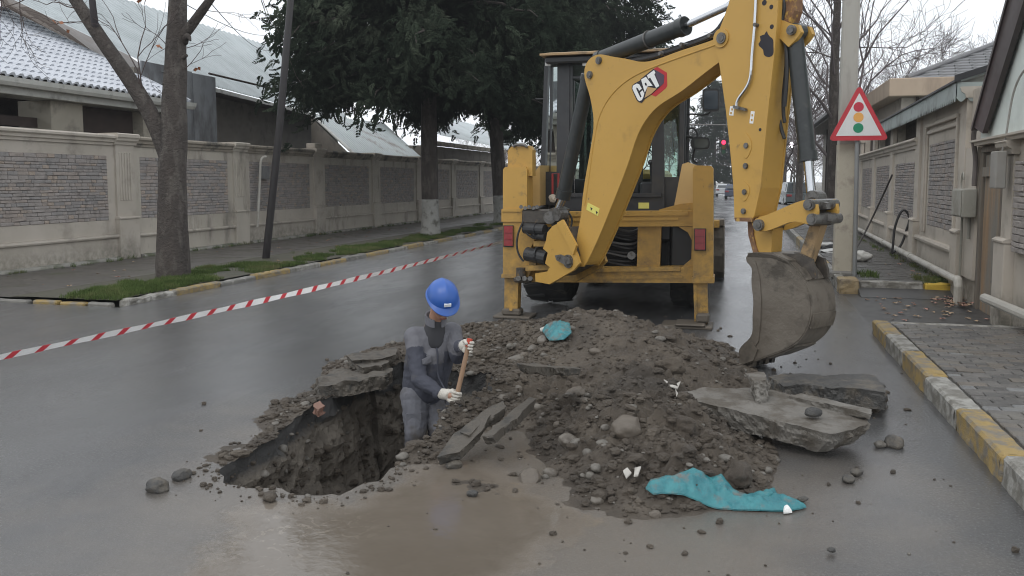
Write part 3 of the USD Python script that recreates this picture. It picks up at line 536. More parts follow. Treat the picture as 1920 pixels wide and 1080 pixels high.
# ------------------------------------------------------------------ the right wall and its buildings
RW = Side(lambda u: 3.1 + 0.035 * (u - 14.0), -1.0)
wr = thing('panelled_wall', 'beige plastered wall with stone panels along the right pavement', 'wall')
pil_r = [17.55, 21.3, 25.0, 28.7, 32.4]
for k in range(len(pil_r) - 1):
    b = {'body': MB(), 'coping': MB()}; a, c = pil_r[k], pil_r[k + 1]
    q = wall_bay(RW, 0.25, a, c, False, b, ledge=0.66, z0=0.92, z1=2.06, top=2.30, cop=2.50, zg=0.16)
    obj('wall_bay', b['body'], plaster, wr); obj('coping', b['coping'], plaster, wr)
    pp = thing('stone_panel', parent=wr); bk = MB(); RW.box(bk, q[0] - 0.01, q[1] + 0.01, -0.052, -0.012, q[2] - 0.01, q[3] + 0.01); obj('backing', bk, bed_m, pp)
    j = [MB(), MB(), MB(), MB()]
    for v, f, kk, u in stones(RW, *q, 300 + k, hs=0.05): j[kk if kk != 3 else 2].add(v, f)
    for kk in range(3): obj('stones', j[kk], stones_m[kk], pp, kind='stuff')
    # upper windows between the coping and the eaves
    ub = MB(); RW.box(ub, a, a + 0.55, -0.25, -0.06, 2.502, 3.0); RW.box(ub, c - 0.35, c, -0.25, -0.06, 2.502, 3.0); obj('upper_wall', ub, plaster, wr)
    ub = MB(); RW.box(ub, a + 0.55, c - 0.35, -0.24, -0.2, 2.502, 3.0); obj('dark_opening', ub, dark_in, wr)
for k, u in enumerate(pil_r):
    b = {'pilaster': MB()}; pilaster(RW, 0.25, u, 0.46, b, base=0.98, top=2.86, cop=3.0, zg=0.16, flutes=False); obj('pilaster', b['pilaster'], plaster, wr)
# the taller first bay
b = MB(); q = (14.25, 16.45, 0.92, 2.32)
RW.box(b, 13.75, 17.3, -0.25, -0.055, 0, 3.0); RW.box(b, 13.75, q[0], -0.055, 0, 0.7, 3.0); RW.box(b, q[1], 17.3, -0.055, 0, 0.7, 3.0); RW.box(b, q[0], q[1], -0.055, 0, 0.7, q[2]); RW.box(b, q[0], q[1], -0.055, 0, q[3], 3.0)
RW.box(b, 13.75, 17.3, -0.055, 0.03, 0.0, 0.62); RW.mould(b, [(-0.05, 0.62), (0.08, 0.62), (0.09, 0.66), (0.07, 0.695), (-0.05, 0.70)], 13.75, 17.3)
for i, (o, zz) in enumerate(((0.22, 2.50), (0.30, 2.62))):
    RW.box(b, q[0] - o + 0.05, q[1] + o - 0.05, 0.0, 0.04 + 0.02 * i, zz, zz + 0.06, 0.01); RW.box(b, q[0] - o, q[0] - o + 0.06, 0.0, 0.035 + 0.02 * i, 0.78, zz - 0.003, 0.01); RW.box(b, q[1] + o - 0.06, q[1] + o, 0.0, 0.035 + 0.02 * i, 0.78, zz - 0.003, 0.01)
obj('wall_bay', b, plaster, wr)
pp = thing('stone_panel', parent=wr); bk = MB(); RW.box(bk, q[0] - 0.01, q[1] + 0.01, -0.052, -0.012, q[2] - 0.01, q[3] + 0.01); obj('backing', bk, bed_m, pp)
st = stones(RW, *q, 320, hs=0.075, lens=(0.16, 0.36))
rest = MB()
for i, (v, f, kk, u) in enumerate(st):
    if i < 300: obj('stone', (v, f), stones_m[kk if kk != 3 else 2], pp)
    else: rest.add(v, f)
if rest.n: obj('stones', rest, stones_m[0], pp, kind='stuff')
b = {'pilaster': MB()}; pilaster(RW, 0.25, 13.55, 0.42, b, base=0.98, top=2.84, cop=3.0, zg=0.0, flutes=False); obj('pilaster', b['pilaster'], plaster, wr)
# eaves with scalloped metal edging
green_m = pm('green_grey_sheet', (0.25, 0.29, 0.28), (0.33, 0.37, 0.36), 1.2, rough=(0.35, 0.55), dirt=(0.15, 0.16, 0.15), dscale=2, dlim=(0.5, 0.68))
black_m = pm('black_trim', (0.018, 0.018, 0.02), (0.03, 0.03, 0.032), 3, rough=(0.35, 0.5))
ev = thing('scalloped_eave', 'green grey metal eave with scalloped edging above the right wall', 'eave')
def scallops(O, U, n, w, drop=0.11, up=0.16):
    out = [(0, up), (n * w, up)]; pts = []
    for i in range(n):
        for t in np.linspace(0, 1, 7)[:-1]: pts.append((i * w + t * w, -drop * (0.35 + 0.65 * math.sin(math.pi * t))))
    pts.append((n * w, -drop * .35)); return out + pts[::-1]
ex = lambda u: RW.fx(np.array([u]))[0] - 0.20
P0, P1 = np.array([ex(13.3), 13.3, 2.90]), np.array([ex(24.5), 24.5, 2.90]); du = (P1 - P0) / np.linalg.norm(P1 - P0); nn = int(np.linalg.norm(P1 - P0) / 0.16)
b = MB(); b.add(*prism(scallops(P0, du, nn, 0.16), P0, du, Z, np.array([0.012, 0, 0]))); obj('fascia', b, green_m, ev)
b = MB(); b.add(*prism(scallops(P0, du, 5, 0.14), P0, np.array([1.0, 0, 0]), Z, np.array([0, 0.012, 0]))); obj('return_fascia', b, green_m, ev)
b = MB(); b.add(*prism([(0, 0), (11.2, 0), (11.2, 0.03), (0, 0.03)], P0 + Z * 0.165 - du * 0.03 - np.array([0.03, 0, 0]), du, Z, np.array([0.08, 0, 0]))); obj('edge_trim', b, black_m, ev)
b = MB(); v0 = P0 + Z * 0.18; b.add(np.array([v0, P1 + Z * .18, P1 + Z * 1.0 + [2.6, 0, 0], v0 + Z * 0.82 + [2.6, 0, 0], v0 - Z * .03, P1 + Z * .15, P1 + Z * .97 + [2.6, 0, 0], v0 + Z * 0.79 + [2.6, 0, 0]]), np.array([[0, 1, 2, 3], [7, 6, 5, 4], [0, 4, 5, 1], [1, 5, 6, 2], [2, 6, 7, 3], [3, 7, 4, 0]])); obj('roof', b, green_m, ev)
b = MB(); b.add(*prism([(0, 0.0), (2.65, 0.83), (2.65, 0.92), (0, 0.09)], P0 + Z * 0.165 - np.array([0.03, 0.035, 0]), (1, 0, 0), Z, (0, 0.03, 0))); obj('verge_trim', b, black_m, ev)
# green-grey steep roof behind and the beige flat-fronted house with the shingled roof
h7 = thing('far_green_roof', 'far green grey roof slope rising behind the scalloped eave', 'roof')
g0, g1, g2, g3 = np.array([3.75, 24.6, 3.16]), np.array([4.4, 36.0, 3.2]), np.array([6.0, 36.5, 4.6]), np.array([5.35, 25.5, 4.05])
ribbed(h7, g0, g1, g2, g3, 6, 4, 0.03, green_m)
b = MB(); b.cyl(g3 + (0, 0, .03), g2 + (0, 0, .03), 0.06, 8); obj('ridge_cap', b, black_m, h7)
b = MB(); b.box((4.0, 24.7, 0.2), (6.5, 35.8, 3.1)); obj('wall', b, plaster, h7)
tan = pm('tan_fascia', (0.33, 0.255, 0.185), (0.40, 0.315, 0.235), 1.0, dirt=(0.26, 0.20, 0.15), dscale=3, dlim=(0.5, 0.7), stretch=(1, 1, 0.2))
shing = pm('grey_shingle', (0.17, 0.17, 0.175), (0.24, 0.24, 0.245), 2, island=0.15)
h8 = thing('shingled_house', 'house with a tan eave band and grey shingled hip roof beyond the right wall', 'house')
b = MB(); b.box((3.95, 26.2, 4.06), (9.5, 36, 4.56), 0.02); obj('eave_band', b, tan, h8)
b = MB(); b.box((4.35, 26.6, 0.2), (9.3, 36, 4.05)); obj('wall', b, plaster, h8)
b = MB(); b.cyl((4.75, 26.5, 4.05), (4.75, 26.5, 3.6), 0.045, 8); b.cyl((4.75, 26.5, 3.6), (4.62, 26.5, 3.3), 0.045, 8); obj('downpipe', b, dark_in, h8)
rt = MB(); apx = np.array([8.2, 29.5, 6.15]); A, B = np.array([4.45, 26.5, 4.56]), np.array([11.5, 26.5, 4.56])
n = 16
for i in range(n):
    t0, t1 = i / n, (i + 1) / n
    a0, b0 = A + (apx - A) * t0, B + (apx + [2.2, 0, 0] - B) * t0; a1, b1_ = A + (apx - A) * t1, B + (apx + [2.2, 0, 0] - B) * t1
    m = int(np.linalg.norm(b0 - a0) / 0.42); off = 0.5 * (i % 2)
    for q in range(m):
        u0, u1 = np.clip((q + off) / m, 0, 1), np.clip((q + off + 0.94) / m, 0, 1)
        if u1 - u0 < 0.2 / m: continue
        V = np.array([a0 + (b0 - a0) * u0 + Z * 0.035, a0 + (b0 - a0) * u1 + Z * 0.035, a1 + (b1_ - a1) * u1, a1 + (b1_ - a1) * u0, a0 + (b0 - a0) * u0, a0 + (b0 - a0) * u1])
        rt.add(V, np.array([[0, 1, 2, 3], [4, 5, 1, 0]]))
obj('roof_shingles', rt, shing, h8, kind='stuff')
b = MB(); b.add(np.array([A, B, apx + [2.2, 0, 0], apx, A + [0, 9.5, 0]]) - Z * 0.02, np.array([[0, 1, 2], [0, 2, 3], [0, 3, 4]])); obj('roof_deck', b, shing, h8)
b = MB(); b.tube([A + Z * .05, apx + Z * .05], 0.07, 8); obj('hip_cap', b, shing, h8); b = MB(); b.cyl(apx, apx + Z * 0.3, 0.07, 8, 0.03); obj('finial', b, shing, h8)
# farther house with the green window grille
h9 = thing('grille_house', 'far house with overhanging eave and pale green barred opening by right pavement', 'house')
b = MB(); b.box((3.95, 34.0, 0.1), (4.6, 46, 4.0)); obj('wall', b, pm('far_wall', (0.2, 0.18, 0.15), (0.27, 0.245, 0.21), 1, bump=0.2), h9)
b = MB(); b.add(*prism([(3.15, 4.05), (3.45, 4.15), (3.45, 4.35), (6, 5.2), (6, 4.05)], (0, 33.6, 0), (1, 0, 0), Z, (0, 13, 0))); obj('eave', b, pm('far_eave', (0.2, 0.19, 0.18), (0.27, 0.26, 0.25), 1), h9)
b = MB(); b.box((3.25, 33.5, 4.36), (3.6, 46.7, 4.46)); obj('gutter', b, black_m, h9)
b = MB(); b.box((3.92, 34.6, 0.5), (3.945, 39.6, 2.95)); obj('opening', b, dark_in, h9)
lg = pm('pale_green_bars', (0.35, 0.42, 0.38), (0.42, 0.48, 0.44), 2)
for y in np.arange(34.7, 39.7, 0.62):
    b = MB(); b.box((3.80, y, 0.45), (3.85, y + 0.06, 3.0)); obj('bar', b, lg, h9)
for z in (0.45, 1.15, 2.9):
    b = MB(); b.box((3.79, 34.6, z), (3.86, 39.7, z + 0.08)); obj('rail', b, lg, h9)
b = MB(); b.cyl((3.7, 41, 0.2), (3.7, 41, 4.0), 0.06, 8); obj('downpipe', b, dark_in, h9)

# ------------------------------------------------------------------ gate, gable and the near end of the right wall
wood = pm('weathered_wood', (0.30, 0.185, 0.095), (0.22, 0.165, 0.115), 2.0, rough=(0.55, 0.8), dirt=(0.19, 0.175, 0.15), dscale=1.4, dlim=(0.42, 0.58), stretch=(4, 4, 0.5), bump=0.35)
XG = lambda y: RW.fx(np.array([y]))[0]
gd = thing('wooden_gate', 'weathered tall wooden plank door at the right edge with rusty metal plate', 'door')
yy = 11.42
for i in range(6):
    w = 0.155; b = MB(); b.box((XG(yy) + 0.02 + 0.003 * (i % 2), yy, -0.02 + 0.01 * (i % 3)), (XG(yy) + 0.06, yy + w - 0.006, 2.02), 0.004); obj('plank', b, wood, gd); yy += w
b = MB(); b.box((XG(12) - 0.015, 11.44, 1.74), (XG(12) + 0.012, 12.32, 1.86), 0.004); obj('crossbar', b, wood, gd)
b = MB(); b.box((XG(12.2) - 0.026, 11.75, 1.80), (XG(12.2) - 0.006, 11.86, 1.98), 0.004); obj('number_plate', b, pm('plate_blue_grey', (0.2, 0.22, 0.25)), gd)
b = MB(); b.box((XG(12) - 0.015, 11.42, 0.42), (XG(12) + 0.008, 11.7, 0.46), 0.004); obj('latch', b, black_m, gd)
b = MB(); b.box((XG(12.4) - 0.02, 12.36, -0.05), (XG(12.4) + 0.12, 12.48, 2.12), 0.01); b.box((XG(11.3) - 0.01, 11.33, -0.05), (XG(11.3) + 0.12, 11.41, 2.12), 0.008); b.box((XG(11.9) - 0.02, 11.412, 2.05), (XG(11.9) + 0.1, 12.355, 2.13), 0.008); obj('door_frame', b, pm('frame_wood', (0.16, 0.13, 0.10), (0.11, 0.1, 0.085), 3, stretch=(3, 3, .5)), gd)
gh = thing('gabled_house', 'pale green gabled house front with dark brown bargeboard at the right edge', 'house')
b = MB(); RW.box(b, 12.49, 13.33, -0.3, -0.02, -0.05, 2.95); RW.box(b, 12.62, 13.33, -0.02, 0.03, 0.35, 2.14); obj('wall', b, plaster, gh)
b = MB(); RW.box(b, 8.0, 10.75, -0.3, 0.0, -0.05, 2.14); obj('near_wall', b, plaster, gh)
b = {'pilaster': MB()}; pilaster(RW, 0.25, 10.94, 0.44, b, base=1.02, top=1.98, cop=2.14, zg=0.0, flutes=False); obj('pilaster', b['pilaster'], plaster, gh)
pp = thing('stone_panel', parent=gh)
j = MB()
for v, f, kk, u in stones(RW, 8.2, 10.6, 0.9, 1.9, 350): v[:, 0] -= 0.06; j.add(v, f)
obj('stones', j, stones_m[0], pp, kind='stuff')
pale = pm('pale_green_render', (0.56, 0.61, 0.575), (0.62, 0.665, 0.635), 0.8, rough=(0.6, 0.8), dirt=(0.50, 0.54, 0.51), dscale=2, dlim=(0.5, 0.7), bump=0.1)
b = MB(); b.add(*prism([(6.2, 2.22), (12.42, 2.22), (12.40, 2.44), (9.30, 6.2)], (3.0, 0, 0), (0, 1, 0), Z, (0.3, 0, 0))); obj('gable_wall', b, pale, gh)
b = MB(); RW.mould(b, [(-0.2, 2.142), (0.10, 2.142), (0.11, 2.175), (0.14, 2.19), (0.14, 2.215), (-0.2, 2.218)], 8.2, 12.6); obj('cornice', b, plaster, gh)
brn = pm('bargeboard_brown', (0.030, 0.022, 0.022), (0.045, 0.034, 0.033), 2, rough=(0.3, 0.5))
g_ = [at_x(*q, 2.90) for q in ((1825, 238), (1842, 250), (1922, -8), (1893, -8))]; up_l, up_r = g_[3] - g_[0], g_[2] - g_[1]; kl_, kr_ = (9.25 - g_[0][1]) / up_l[1], (9.25 - g_[1][1]) / up_r[1]
BG = [(g_[0][1], g_[0][2]), (g_[1][1], g_[1][2]), (9.25, g_[1][2] + up_r[2] * kr_), (9.25, g_[0][2] + up_l[2] * kl_)]
b = MB(); b.add(*prism(BG, (2.90, 0, 0), (0, 1, 0), Z, (0.06, 0, 0))); obj('bargeboard', b, brn, gh)
b = MB(); b.add(*prism([(BG[0][0] + .05, BG[0][1] - .02), (BG[0][0] + .01, BG[0][1] - .05), (9.25, BG[3][1] + .01), (9.25, BG[3][1] + .10)], (2.88, 0, 0), (0, 1, 0), Z, (2.5, 0, 0))); b.add(*prism([(5.9, 2.2), (5.95, 2.16), (9.249, BG[3][1] + .01), (9.249, BG[3][1] + .10)], (2.88, 0, 0), (0, 1, 0), Z, (2.5, 0, 0))); obj('roof', b, brn, gh)
b = MB(); b.tube(smooth_path([(2.93, 12.45, 2.34), (2.95, 12.52, 2.16), (2.99, 12.58, 1.98), (2.99, 12.58, 1.75), (2.99, 12.58, 1.62)], 4), 0.033, 8); obj('downpipe', b, pm('downpipe_dark', (0.10, 0.085, 0.08), (0.15, 0.13, 0.12)), gh)
b = MB(); b.box((2.76, 10.72, 1.60), (2.87, 10.96, 2.02), 0.01); b.tube(smooth_path([(2.85, 10.85, 2.02), (2.9, 10.85, 2.4), (2.93, 10.75, 2.75), (2.97, 10.6, 2.9)], 5), 0.012, 6); obj('junction_box', b, pm('junction_grey', (0.22, 0.21, 0.19), (0.27, 0.26, 0.24)), gh)
mb = thing('meter_box', 'grey metal meter box on the wall left of the wooden door', 'meter box')
gx = pm('meter_grey', (0.24, 0.235, 0.20), (0.30, 0.29, 0.255), 3, rough=(0.4, 0.6), dirt=(0.17, 0.15, 0.12), dlim=(0.55, 0.7))
b = MB(); b.box((2.84, 12.52, 1.20), (3.02, 13.06, 1.58), 0.012); obj('body', b, gx, mb)
b = MB(); b.box((2.825, 12.54, 1.22), (2.838, 13.04, 1.56), 0.004); obj('door', b, gx, mb); b = MB(); b.box((2.90, 13.10, 1.20), (3.02, 13.26, 1.54), 0.01); obj('side_box', b, pm('meter_white', (0.42, 0.44, 0.44)), mb)
b = MB(); b.tube(smooth_path([(2.98, 13.2, 1.55), (2.98, 13.2, 1.75), (2.97, 13.1, 1.8), (2.97, 13.05, 1.7)], 5), 0.014, 6); b.tube([(3.0, 13.18, 1.2), (3.0, 13.18, 0.3)], 0.016, 6); b.tube([(3.0, 12.8, 1.2), (3.0, 12.8, 0.9)], 0.02, 6); obj('conduit', b, gx, mb)
wp = thing('gas_pipe', 'white pipe running along the foot of the right wall and bending down', 'pipe')
pwm = pm('pipe_paint', (0.36, 0.345, 0.305), (0.43, 0.41, 0.37), 3, rough=(0.4, 0.6), dirt=(0.24, 0.22, 0.18), dlim=(0.52, 0.7))
pts = [np.array([XG(y) - 0.17, y, 0.27 + 0.004 * (27 - y)]) for y in (27, 22, 18, 15, 12.85)]
b = MB(); b.tube(pts, 0.052, 12); obj('run', b, pwm, wp)
b = MB(); b.tube([(XG(12.8) - 0.17, 12.82, 0.345), (XG(12.8) - 0.17, 12.76, 0.32), (XG(12.8) - 0.17, 12.72, 0.25), (XG(12.8) - 0.17, 12.72, -0.03)], 0.058, 12); obj('bend', b, pwm, wp)
for i, y in enumerate((25.5, 21, 17)): b = MB(); b.cyl((XG(y) - 0.17, y - 0.05, 0.27 + 0.004 * (27 - y)), (XG(y) - 0.17, y + 0.05, 0.27 + 0.004 * (27 - y)), 0.066, 12); obj('collar', b, pwm, wp)
b = MB(); b.cyl((2.78, 11.0, 0.32), (2.78, 8.2, 0.36), 0.055, 10); t = thing('short_pipe', 'short pale pipe end low on the wall at the right edge', 'pipe'); obj('tube', b, pwm, t)
# ------------------------------------------------------------------ backhoe loader
DIRT = (0.085, 0.07, 0.052)
cat_y = pm('digger_yellow', (0.43, 0.250, 0.052), (0.48, 0.282, 0.064), 1.3, rough=(0.38, 0.55), dirt=(0.22, 0.145, 0.06), dscale=4.5, dlim=(0.6, 0.74), dirt_low=(DIRT, 0.10, 1.5), bump=0.06, bscale=30, speck=((0.07, 0.055, 0.038), 7.0, 0.60, 0.68))
cat_boom = pm('boom_yellow', (0.44, 0.258, 0.054), (0.49, 0.29, 0.066), 0.9, rough=(0.36, 0.52), dirt=(0.30, 0.18, 0.05), dscale=3.0, dlim=(0.6, 0.8), bump=0.04, bscale=25, speck=((0.11, 0.085, 0.05), 9.0, 0.64, 0.70))
cat_pale = pm('fender_yellow', (0.48, 0.315, 0.12), (0.53, 0.36, 0.15), 1.1, rough=(0.3, 0.45), dirt=(0.4, 0.27, 0.1), dscale=3, dlim=(0.6, 0.8))
blk = pm('machine_black', (0.014, 0.014, 0.015), (0.026, 0.025, 0.025), 4, rough=(0.35, 0.6))
cabm = pm('cab_black', (0.020, 0.021, 0.023), (0.032, 0.033, 0.036), 3, rough=(0.3, 0.5), dirt=(0.05, 0.047, 0.043), dscale=2, dlim=(0.58, 0.75))
greasy = pm('greasy_iron', (0.035, 0.03, 0.026), (0.08, 0.068, 0.055), 14, rough=(0.35, 0.6), dirt=(0.16, 0.10, 0.04), dscale=11, dlim=(0.55, 0.65), bump=0.3, bscale=60)
iron = pm('worn_iron', (0.11, 0.105, 0.10), (0.18, 0.175, 0.165), 12, rough=(0.3, 0.5), metallic=0.6, dirt=(0.06, 0.05, 0.04), dscale=16)
chrome = pm('chrome_rod', (0.55, 0.56, 0.58), rough=(0.12, 0.2), metallic=1.0)
steel = pm('bucket_steel', (0.11, 0.093, 0.074), (0.165, 0.144, 0.118), 2.4, rough=(0.4, 0.62), metallic=0.25, dirt=(0.07, 0.06, 0.048), dscale=3.6, dlim=(0.50, 0.62), bump=0.45, bscale=14)
rub = pm('tyre_rubber', (0.016, 0.016, 0.016), (0.028, 0.027, 0.026), 5, rough=(0.6, 0.85), dirt=(0.06, 0.052, 0.042), dscale=6, dlim=(0.55, 0.72), bump=0.3)
rustm = pm('rusty_edge', (0.13, 0.06, 0.03), (0.22, 0.12, 0.06), 9, rough=(0.6, 0.85), dirt=(0.45, 0.27, 0.06), dscale=12, dlim=(0.52, 0.6), bump=0.4)
cyl_m = pm('cylinder_paint', (0.018, 0.021, 0.021), (0.03, 0.033, 0.033), 3, rough=(0.28, 0.45), dirt=(0.06, 0.058, 0.05), dscale=4, dlim=(0.6, 0.75))
label_y = pm('label_yellow', (0.62, 0.55, 0.12), (0.66, 0.6, 0.16), 6)
white_p = pm('decal_white', (0.74, 0.74, 0.72)); black_p = pm('decal_black', (0.022, 0.02, 0.026)); red_p = pm('decal_red', (0.42, 0.025, 0.03))
glassg = pane('cab_glass', (0.55, 0.68, 0.62), 0.03, 1.6)
red_l = pm('tail_red', (0.20, 0.010, 0.013), (0.25, 0.015, 0.018), 30, rough=(0.12, 0.2), coat=0.5)
YR = 10.10
bh = thing('backhoe_loader', 'yellow backhoe loader seen from behind with swung out boom and bucket', 'backhoe loader', group=None)
def P2(pts, y): return [(lambda q: (q[0], q[2]))(at_y(px, py, y)) for px, py in pts]
def rplate(b, pts, y, th, face=None):
    """outline traced on the plane at y, th deep away from the viewer"""
    b.add(*prism(P2(pts, face or y), (0, y, 0), (1, 0, 0), Z, (0, th, 0)))
def part(name, m, fn, parent=bh, smooth=False, **k):
    b = MB(); fn(b); return obj(name, b, m, parent, smooth=smooth, **k)
def pbox(b, x0, x1, z0, z1, y0, y1, bev=0.01): b.box((x0, y0, z0), (x1, y1, z1), bev)
XL, XR = at_y(943, 400, YR)[0], at_y(1336, 400, YR)[0]
# rear frame: posts, bars, middle post, gussets
def frame(b):
    rplate(b, [(962, 395), (1336, 394), (1336, 531), (1296, 531), (1296, 513), (1240, 527), (1080, 522), (1000, 520), (962, 520)], YR + 0.06, 0.05) if False else None
    rplate(b, [(985, 397), (1336, 395), (1336, 424), (985, 426)], YR + .05, 0.16)                    # top bar
    rplate(b, [(1040, 398), (1290, 396), (1290, 404), (1040, 406)], YR + .035, 0.014)
    rplate(b, [(1060, 410), (1272, 408), (1272, 413), (1060, 415)], YR + .038, 0.011)
    rplate(b, [(985, 503), (1336, 500), (1336, 531), (985, 529)], YR + .03, 0.2)                    # bottom bar
    rplate(b, [(1030, 503), (1275, 500), (1275, 508), (1030, 511)], YR - .0, 0.029)
    rplate(b, [(1080, 519), (1280, 517), (1280, 522), (1080, 524)], YR + .018, 0.011)
    rplate(b, [(1298, 425), (1336, 424), (1336, 500), (1278, 501), (1296, 486)], YR + .06, 0.12)
    rplate(b, [(1272, 425), (1298, 425), (1298, 452), (1290, 436)], YR + .06, 0.05)
    rplate(b, [(985, 425), (1010, 425), (1008, 502), (985, 502)], YR + .06, 0.12)
part('rear_frame', cat_y, frame)
part('centre_post', cat_y, lambda b: (rplate(b, [(1196, 425), (1240, 424), (1237, 502), (1194, 502)], YR + .12, 0.10), rplate(b, [(1203, 424), (1232, 424), (1230, 430), (1205, 430)], YR + .11, 0.009)))
# stabiliser housings, legs, pads
def hous(side):
    def f(b):
        if side < 0:
            rplate(b, [(943, 318), (947, 313), (985, 313), (988, 318), (988, 521), (943, 521)], YR - .12, 0.30)
            rplate(b, [(940, 392), (990, 392), (990, 416), (940, 416)], YR - .14, 0.34)
            rplate(b, [(941, 392), (989, 392), (989, 397), (941, 397)], YR - .155, 0.014)
            rplate(b, [(940, 521), (975, 521), (975, 514), (940, 514)], YR - .14, 0.33)
        else:
            rplate(b, [(1299, 316), (1303, 310), (1333, 311), (1337, 316), (1337, 531), (1299, 531)], YR - .10, 0.28)
            rplate(b, [(1297, 519), (1339, 519), (1339, 531), (1297, 531)], YR - .115, 0.31)
    return f
part('stabiliser_housing', cat_y, hous(-1)); part('stabiliser_housing', cat_y, hous(1))
part('stabiliser_head', cat_y, lambda b: (rplate(b, [(952, 283), (958, 275), (992, 273), (998, 281), (998, 330), (952, 330)], YR - .05, 0.18),))
part('lifting_eye', iron, lambda b: b.tube([at_y(968 + 14 * math.cos(t) * .9 + 7, 276 - 5 * math.sin(t), YR - .07) for t in np.linspace(0, math.pi, 9)], 0.018, 8))
part('stabiliser_leg', cat_y, lambda b: (rplate(b, [(946, 521), (972, 521), (970, 590), (945, 590)], YR - .06, 0.16), b.cyl(at_y(958, 580, YR - .09), at_y(958, 580, YR + .12), .022, 10)))
part('stabiliser_leg', cat_y, lambda b: (rplate(b, [(1300, 531), (1326, 531), (1328, 606), (1302, 606)], YR - .06, 0.14), rplate(b, [(1300, 531), (1306, 531), (1308, 606), (1302, 606)], YR - .075, 0.014), rplate(b, [(1318, 600), (1325, 600), (1325, 609), (1318, 609)], YR - .075, 0.014)))
mudsteel = pm('muddy_plate', (0.085, 0.072, 0.056), (0.13, 0.11, 0.088), 8, rough=(0.5, 0.75), bump=0.5)
part('stabiliser_pad', mudsteel, lambda b: (b.box((-0.86, 9.80, 0.0), (-0.28, 10.22, 0.035), 0.01), b.box((-0.70, 9.78, 0.036), (-0.36, 10.16, 0.06), 0.01), b.box((-0.47, 9.92, 0.06), (-0.32, 10.1, 0.16), 0.02)))
part('stabiliser_pad', mudsteel, lambda b: (b.box((-2.92, 9.98, 0.0), (-2.45, 10.36, 0.035), 0.01), b.box((-2.82, 10.02, 0.036), (-2.58, 10.2, 0.12), 0.02)))
for pts in ([(945, 424), (961, 424), (961, 461), (945, 461)], [(1303, 430), (1322, 430), (1322, 468), (1303, 468)]):
    tl_ = part('tail_lamp', red_l, lambda b: rplate(b, pts, YR - .165, 0.04), smooth=False)
    x0, x1 = pts[0][0], pts[1][0]; y0, y1 = pts[0][1], pts[2][1]
    part('lamp_frame', blk, lambda b: (rplate(b, [(x0 - 1.5, y0 - 1.5), (x1 + 1.5, y0 - 1.5), (x1 + 1.5, y1 + 2), (x0 - 1.5, y1 + 2)], YR - .135, 0.03),), parent=tl_)
    part('lens_rib', pm('lens_dark_red', (0.16, 0.008, 0.01), rough=(0.15, 0.2)), lambda b: [rplate(b, [(x0 + 1, y0 + (y1 - y0) * k), (x1 - 1, y0 + (y1 - y0) * k), (x1 - 1, y0 + (y1 - y0) * k + 1.6), (x0 + 1, y0 + (y1 - y0) * k + 1.6)], YR - .17, 0.006) for k in (.33, .66)], parent=tl_)
# dark underside behind the frame: chassis, hoses, hydraulic lines
part('chassis', blk, lambda b: (b.box((-2.15, 10.7, 0.55), (-0.85, 14.0, 0.95), 0.03), b.box((-1.9, 10.5, 0.95), (-0.8, 10.9, 1.30), 0.03), b.box((-0.8, 10.35, 0.62), (-0.50, 10.6, 1.2), 0.02), b.cyl((-2.5, 11.55, 0.66), (-0.65, 11.55, 0.66), 0.16, 12)))
for i in range(9):
    y0 = 430 + i * 8; part('hydraulic_hose', blk if i % 3 else pm('hose_grey', (0.07, 0.07, 0.07), (0.11, 0.11, 0.11), 8), lambda b: b.tube(smooth_path([at_y(1110, y0 + 8, 10.45 + .02 * (i % 3)), at_y(1145, y0 - 6 + (i * 5) % 9, 10.32), at_y(1180, y0 + 4, 10.33), at_y(1200, y0 - 5, 10.45)], 4), 0.015, 6))
part('hydraulic_coupling', iron, lambda b: (b.cyl(at_y(1184, 479, 10.27), at_y(1184, 479, 10.36), 0.05, 12), b.cyl(at_y(1184, 479, 10.265), at_y(1184, 479, 10.27), 0.03, 10)))
# wheels
def wheel(x, y, r, w, side, lugs=17):
    t = thing('wheel', parent=bh)
    prof = np.array([(0.56 * r, -.42 * w), (0.62 * r, -.5 * w), (0.86 * r, -.5 * w), (0.945 * r, -.43 * w), (0.955 * r, 0), (0.945 * r, .43 * w), (0.86 * r, .5 * w), (0.62 * r, .5 * w), (0.56 * r, .42 * w)])
    m = trimesh.creation.revolve(prof, sections=44); R = rot([0, 1, 0], math.pi / 2)
    obj('tyre', (m.vertices @ R.T + [x, y, r], m.faces), rub, t, smooth=40)
    b = MB()
    for k in range(lugs):
        for s in (-1, 1):
            a = (k + (0.5 if s > 0 else 0)) * 2 * math.pi / lugs
            poly = [(0.02 * s, -0.02), (0.02 * s, 0.03), (s * .47 * w, 0.12), (s * .47 * w, 0.065)]
            V = np.array([(px_, (r * (0.935 if lay == 0 else (1.0 - 0.05 * abs(px_) / (.5 * w))) * math.cos(a + py_ / r)), r * (0.935 if lay == 0 else (1.0 - 0.05 * abs(px_) / (.5 * w))) * math.sin(a + py_ / r)) for lay in (0, 1) for px_, py_ in poly])
            b.add(V + [x, y, r], np.array([[0, 1, 5, 4], [1, 2, 6, 5], [2, 3, 7, 6], [3, 0, 4, 7], [4, 5, 6, 7]]))
    obj('tread', b, rub, t)
    rm = trimesh.creation.revolve(np.array([(0.0, -.1 * w), (0.2 * r, -.1 * w), (0.25 * r, -.22 * w), (0.5 * r, -.3 * w), (0.58 * r, -.42 * w), (0.58 * r, .42 * w), (0.5 * r, .3 * w), (0.25 * r, .22 * w), (0.2 * r, .1 * w), (0, .1 * w)]), sections=28)
    obj('rim', (rm.vertices @ R.T + [x, y, r], rm.faces), cat_y, t, smooth=40)
xl0, xl1 = at_y(972, 560, 11.0)[0], at_y(1062, 560, 11.0)[0]; xr0 = at_y(1252, 560, 11.0)[0]
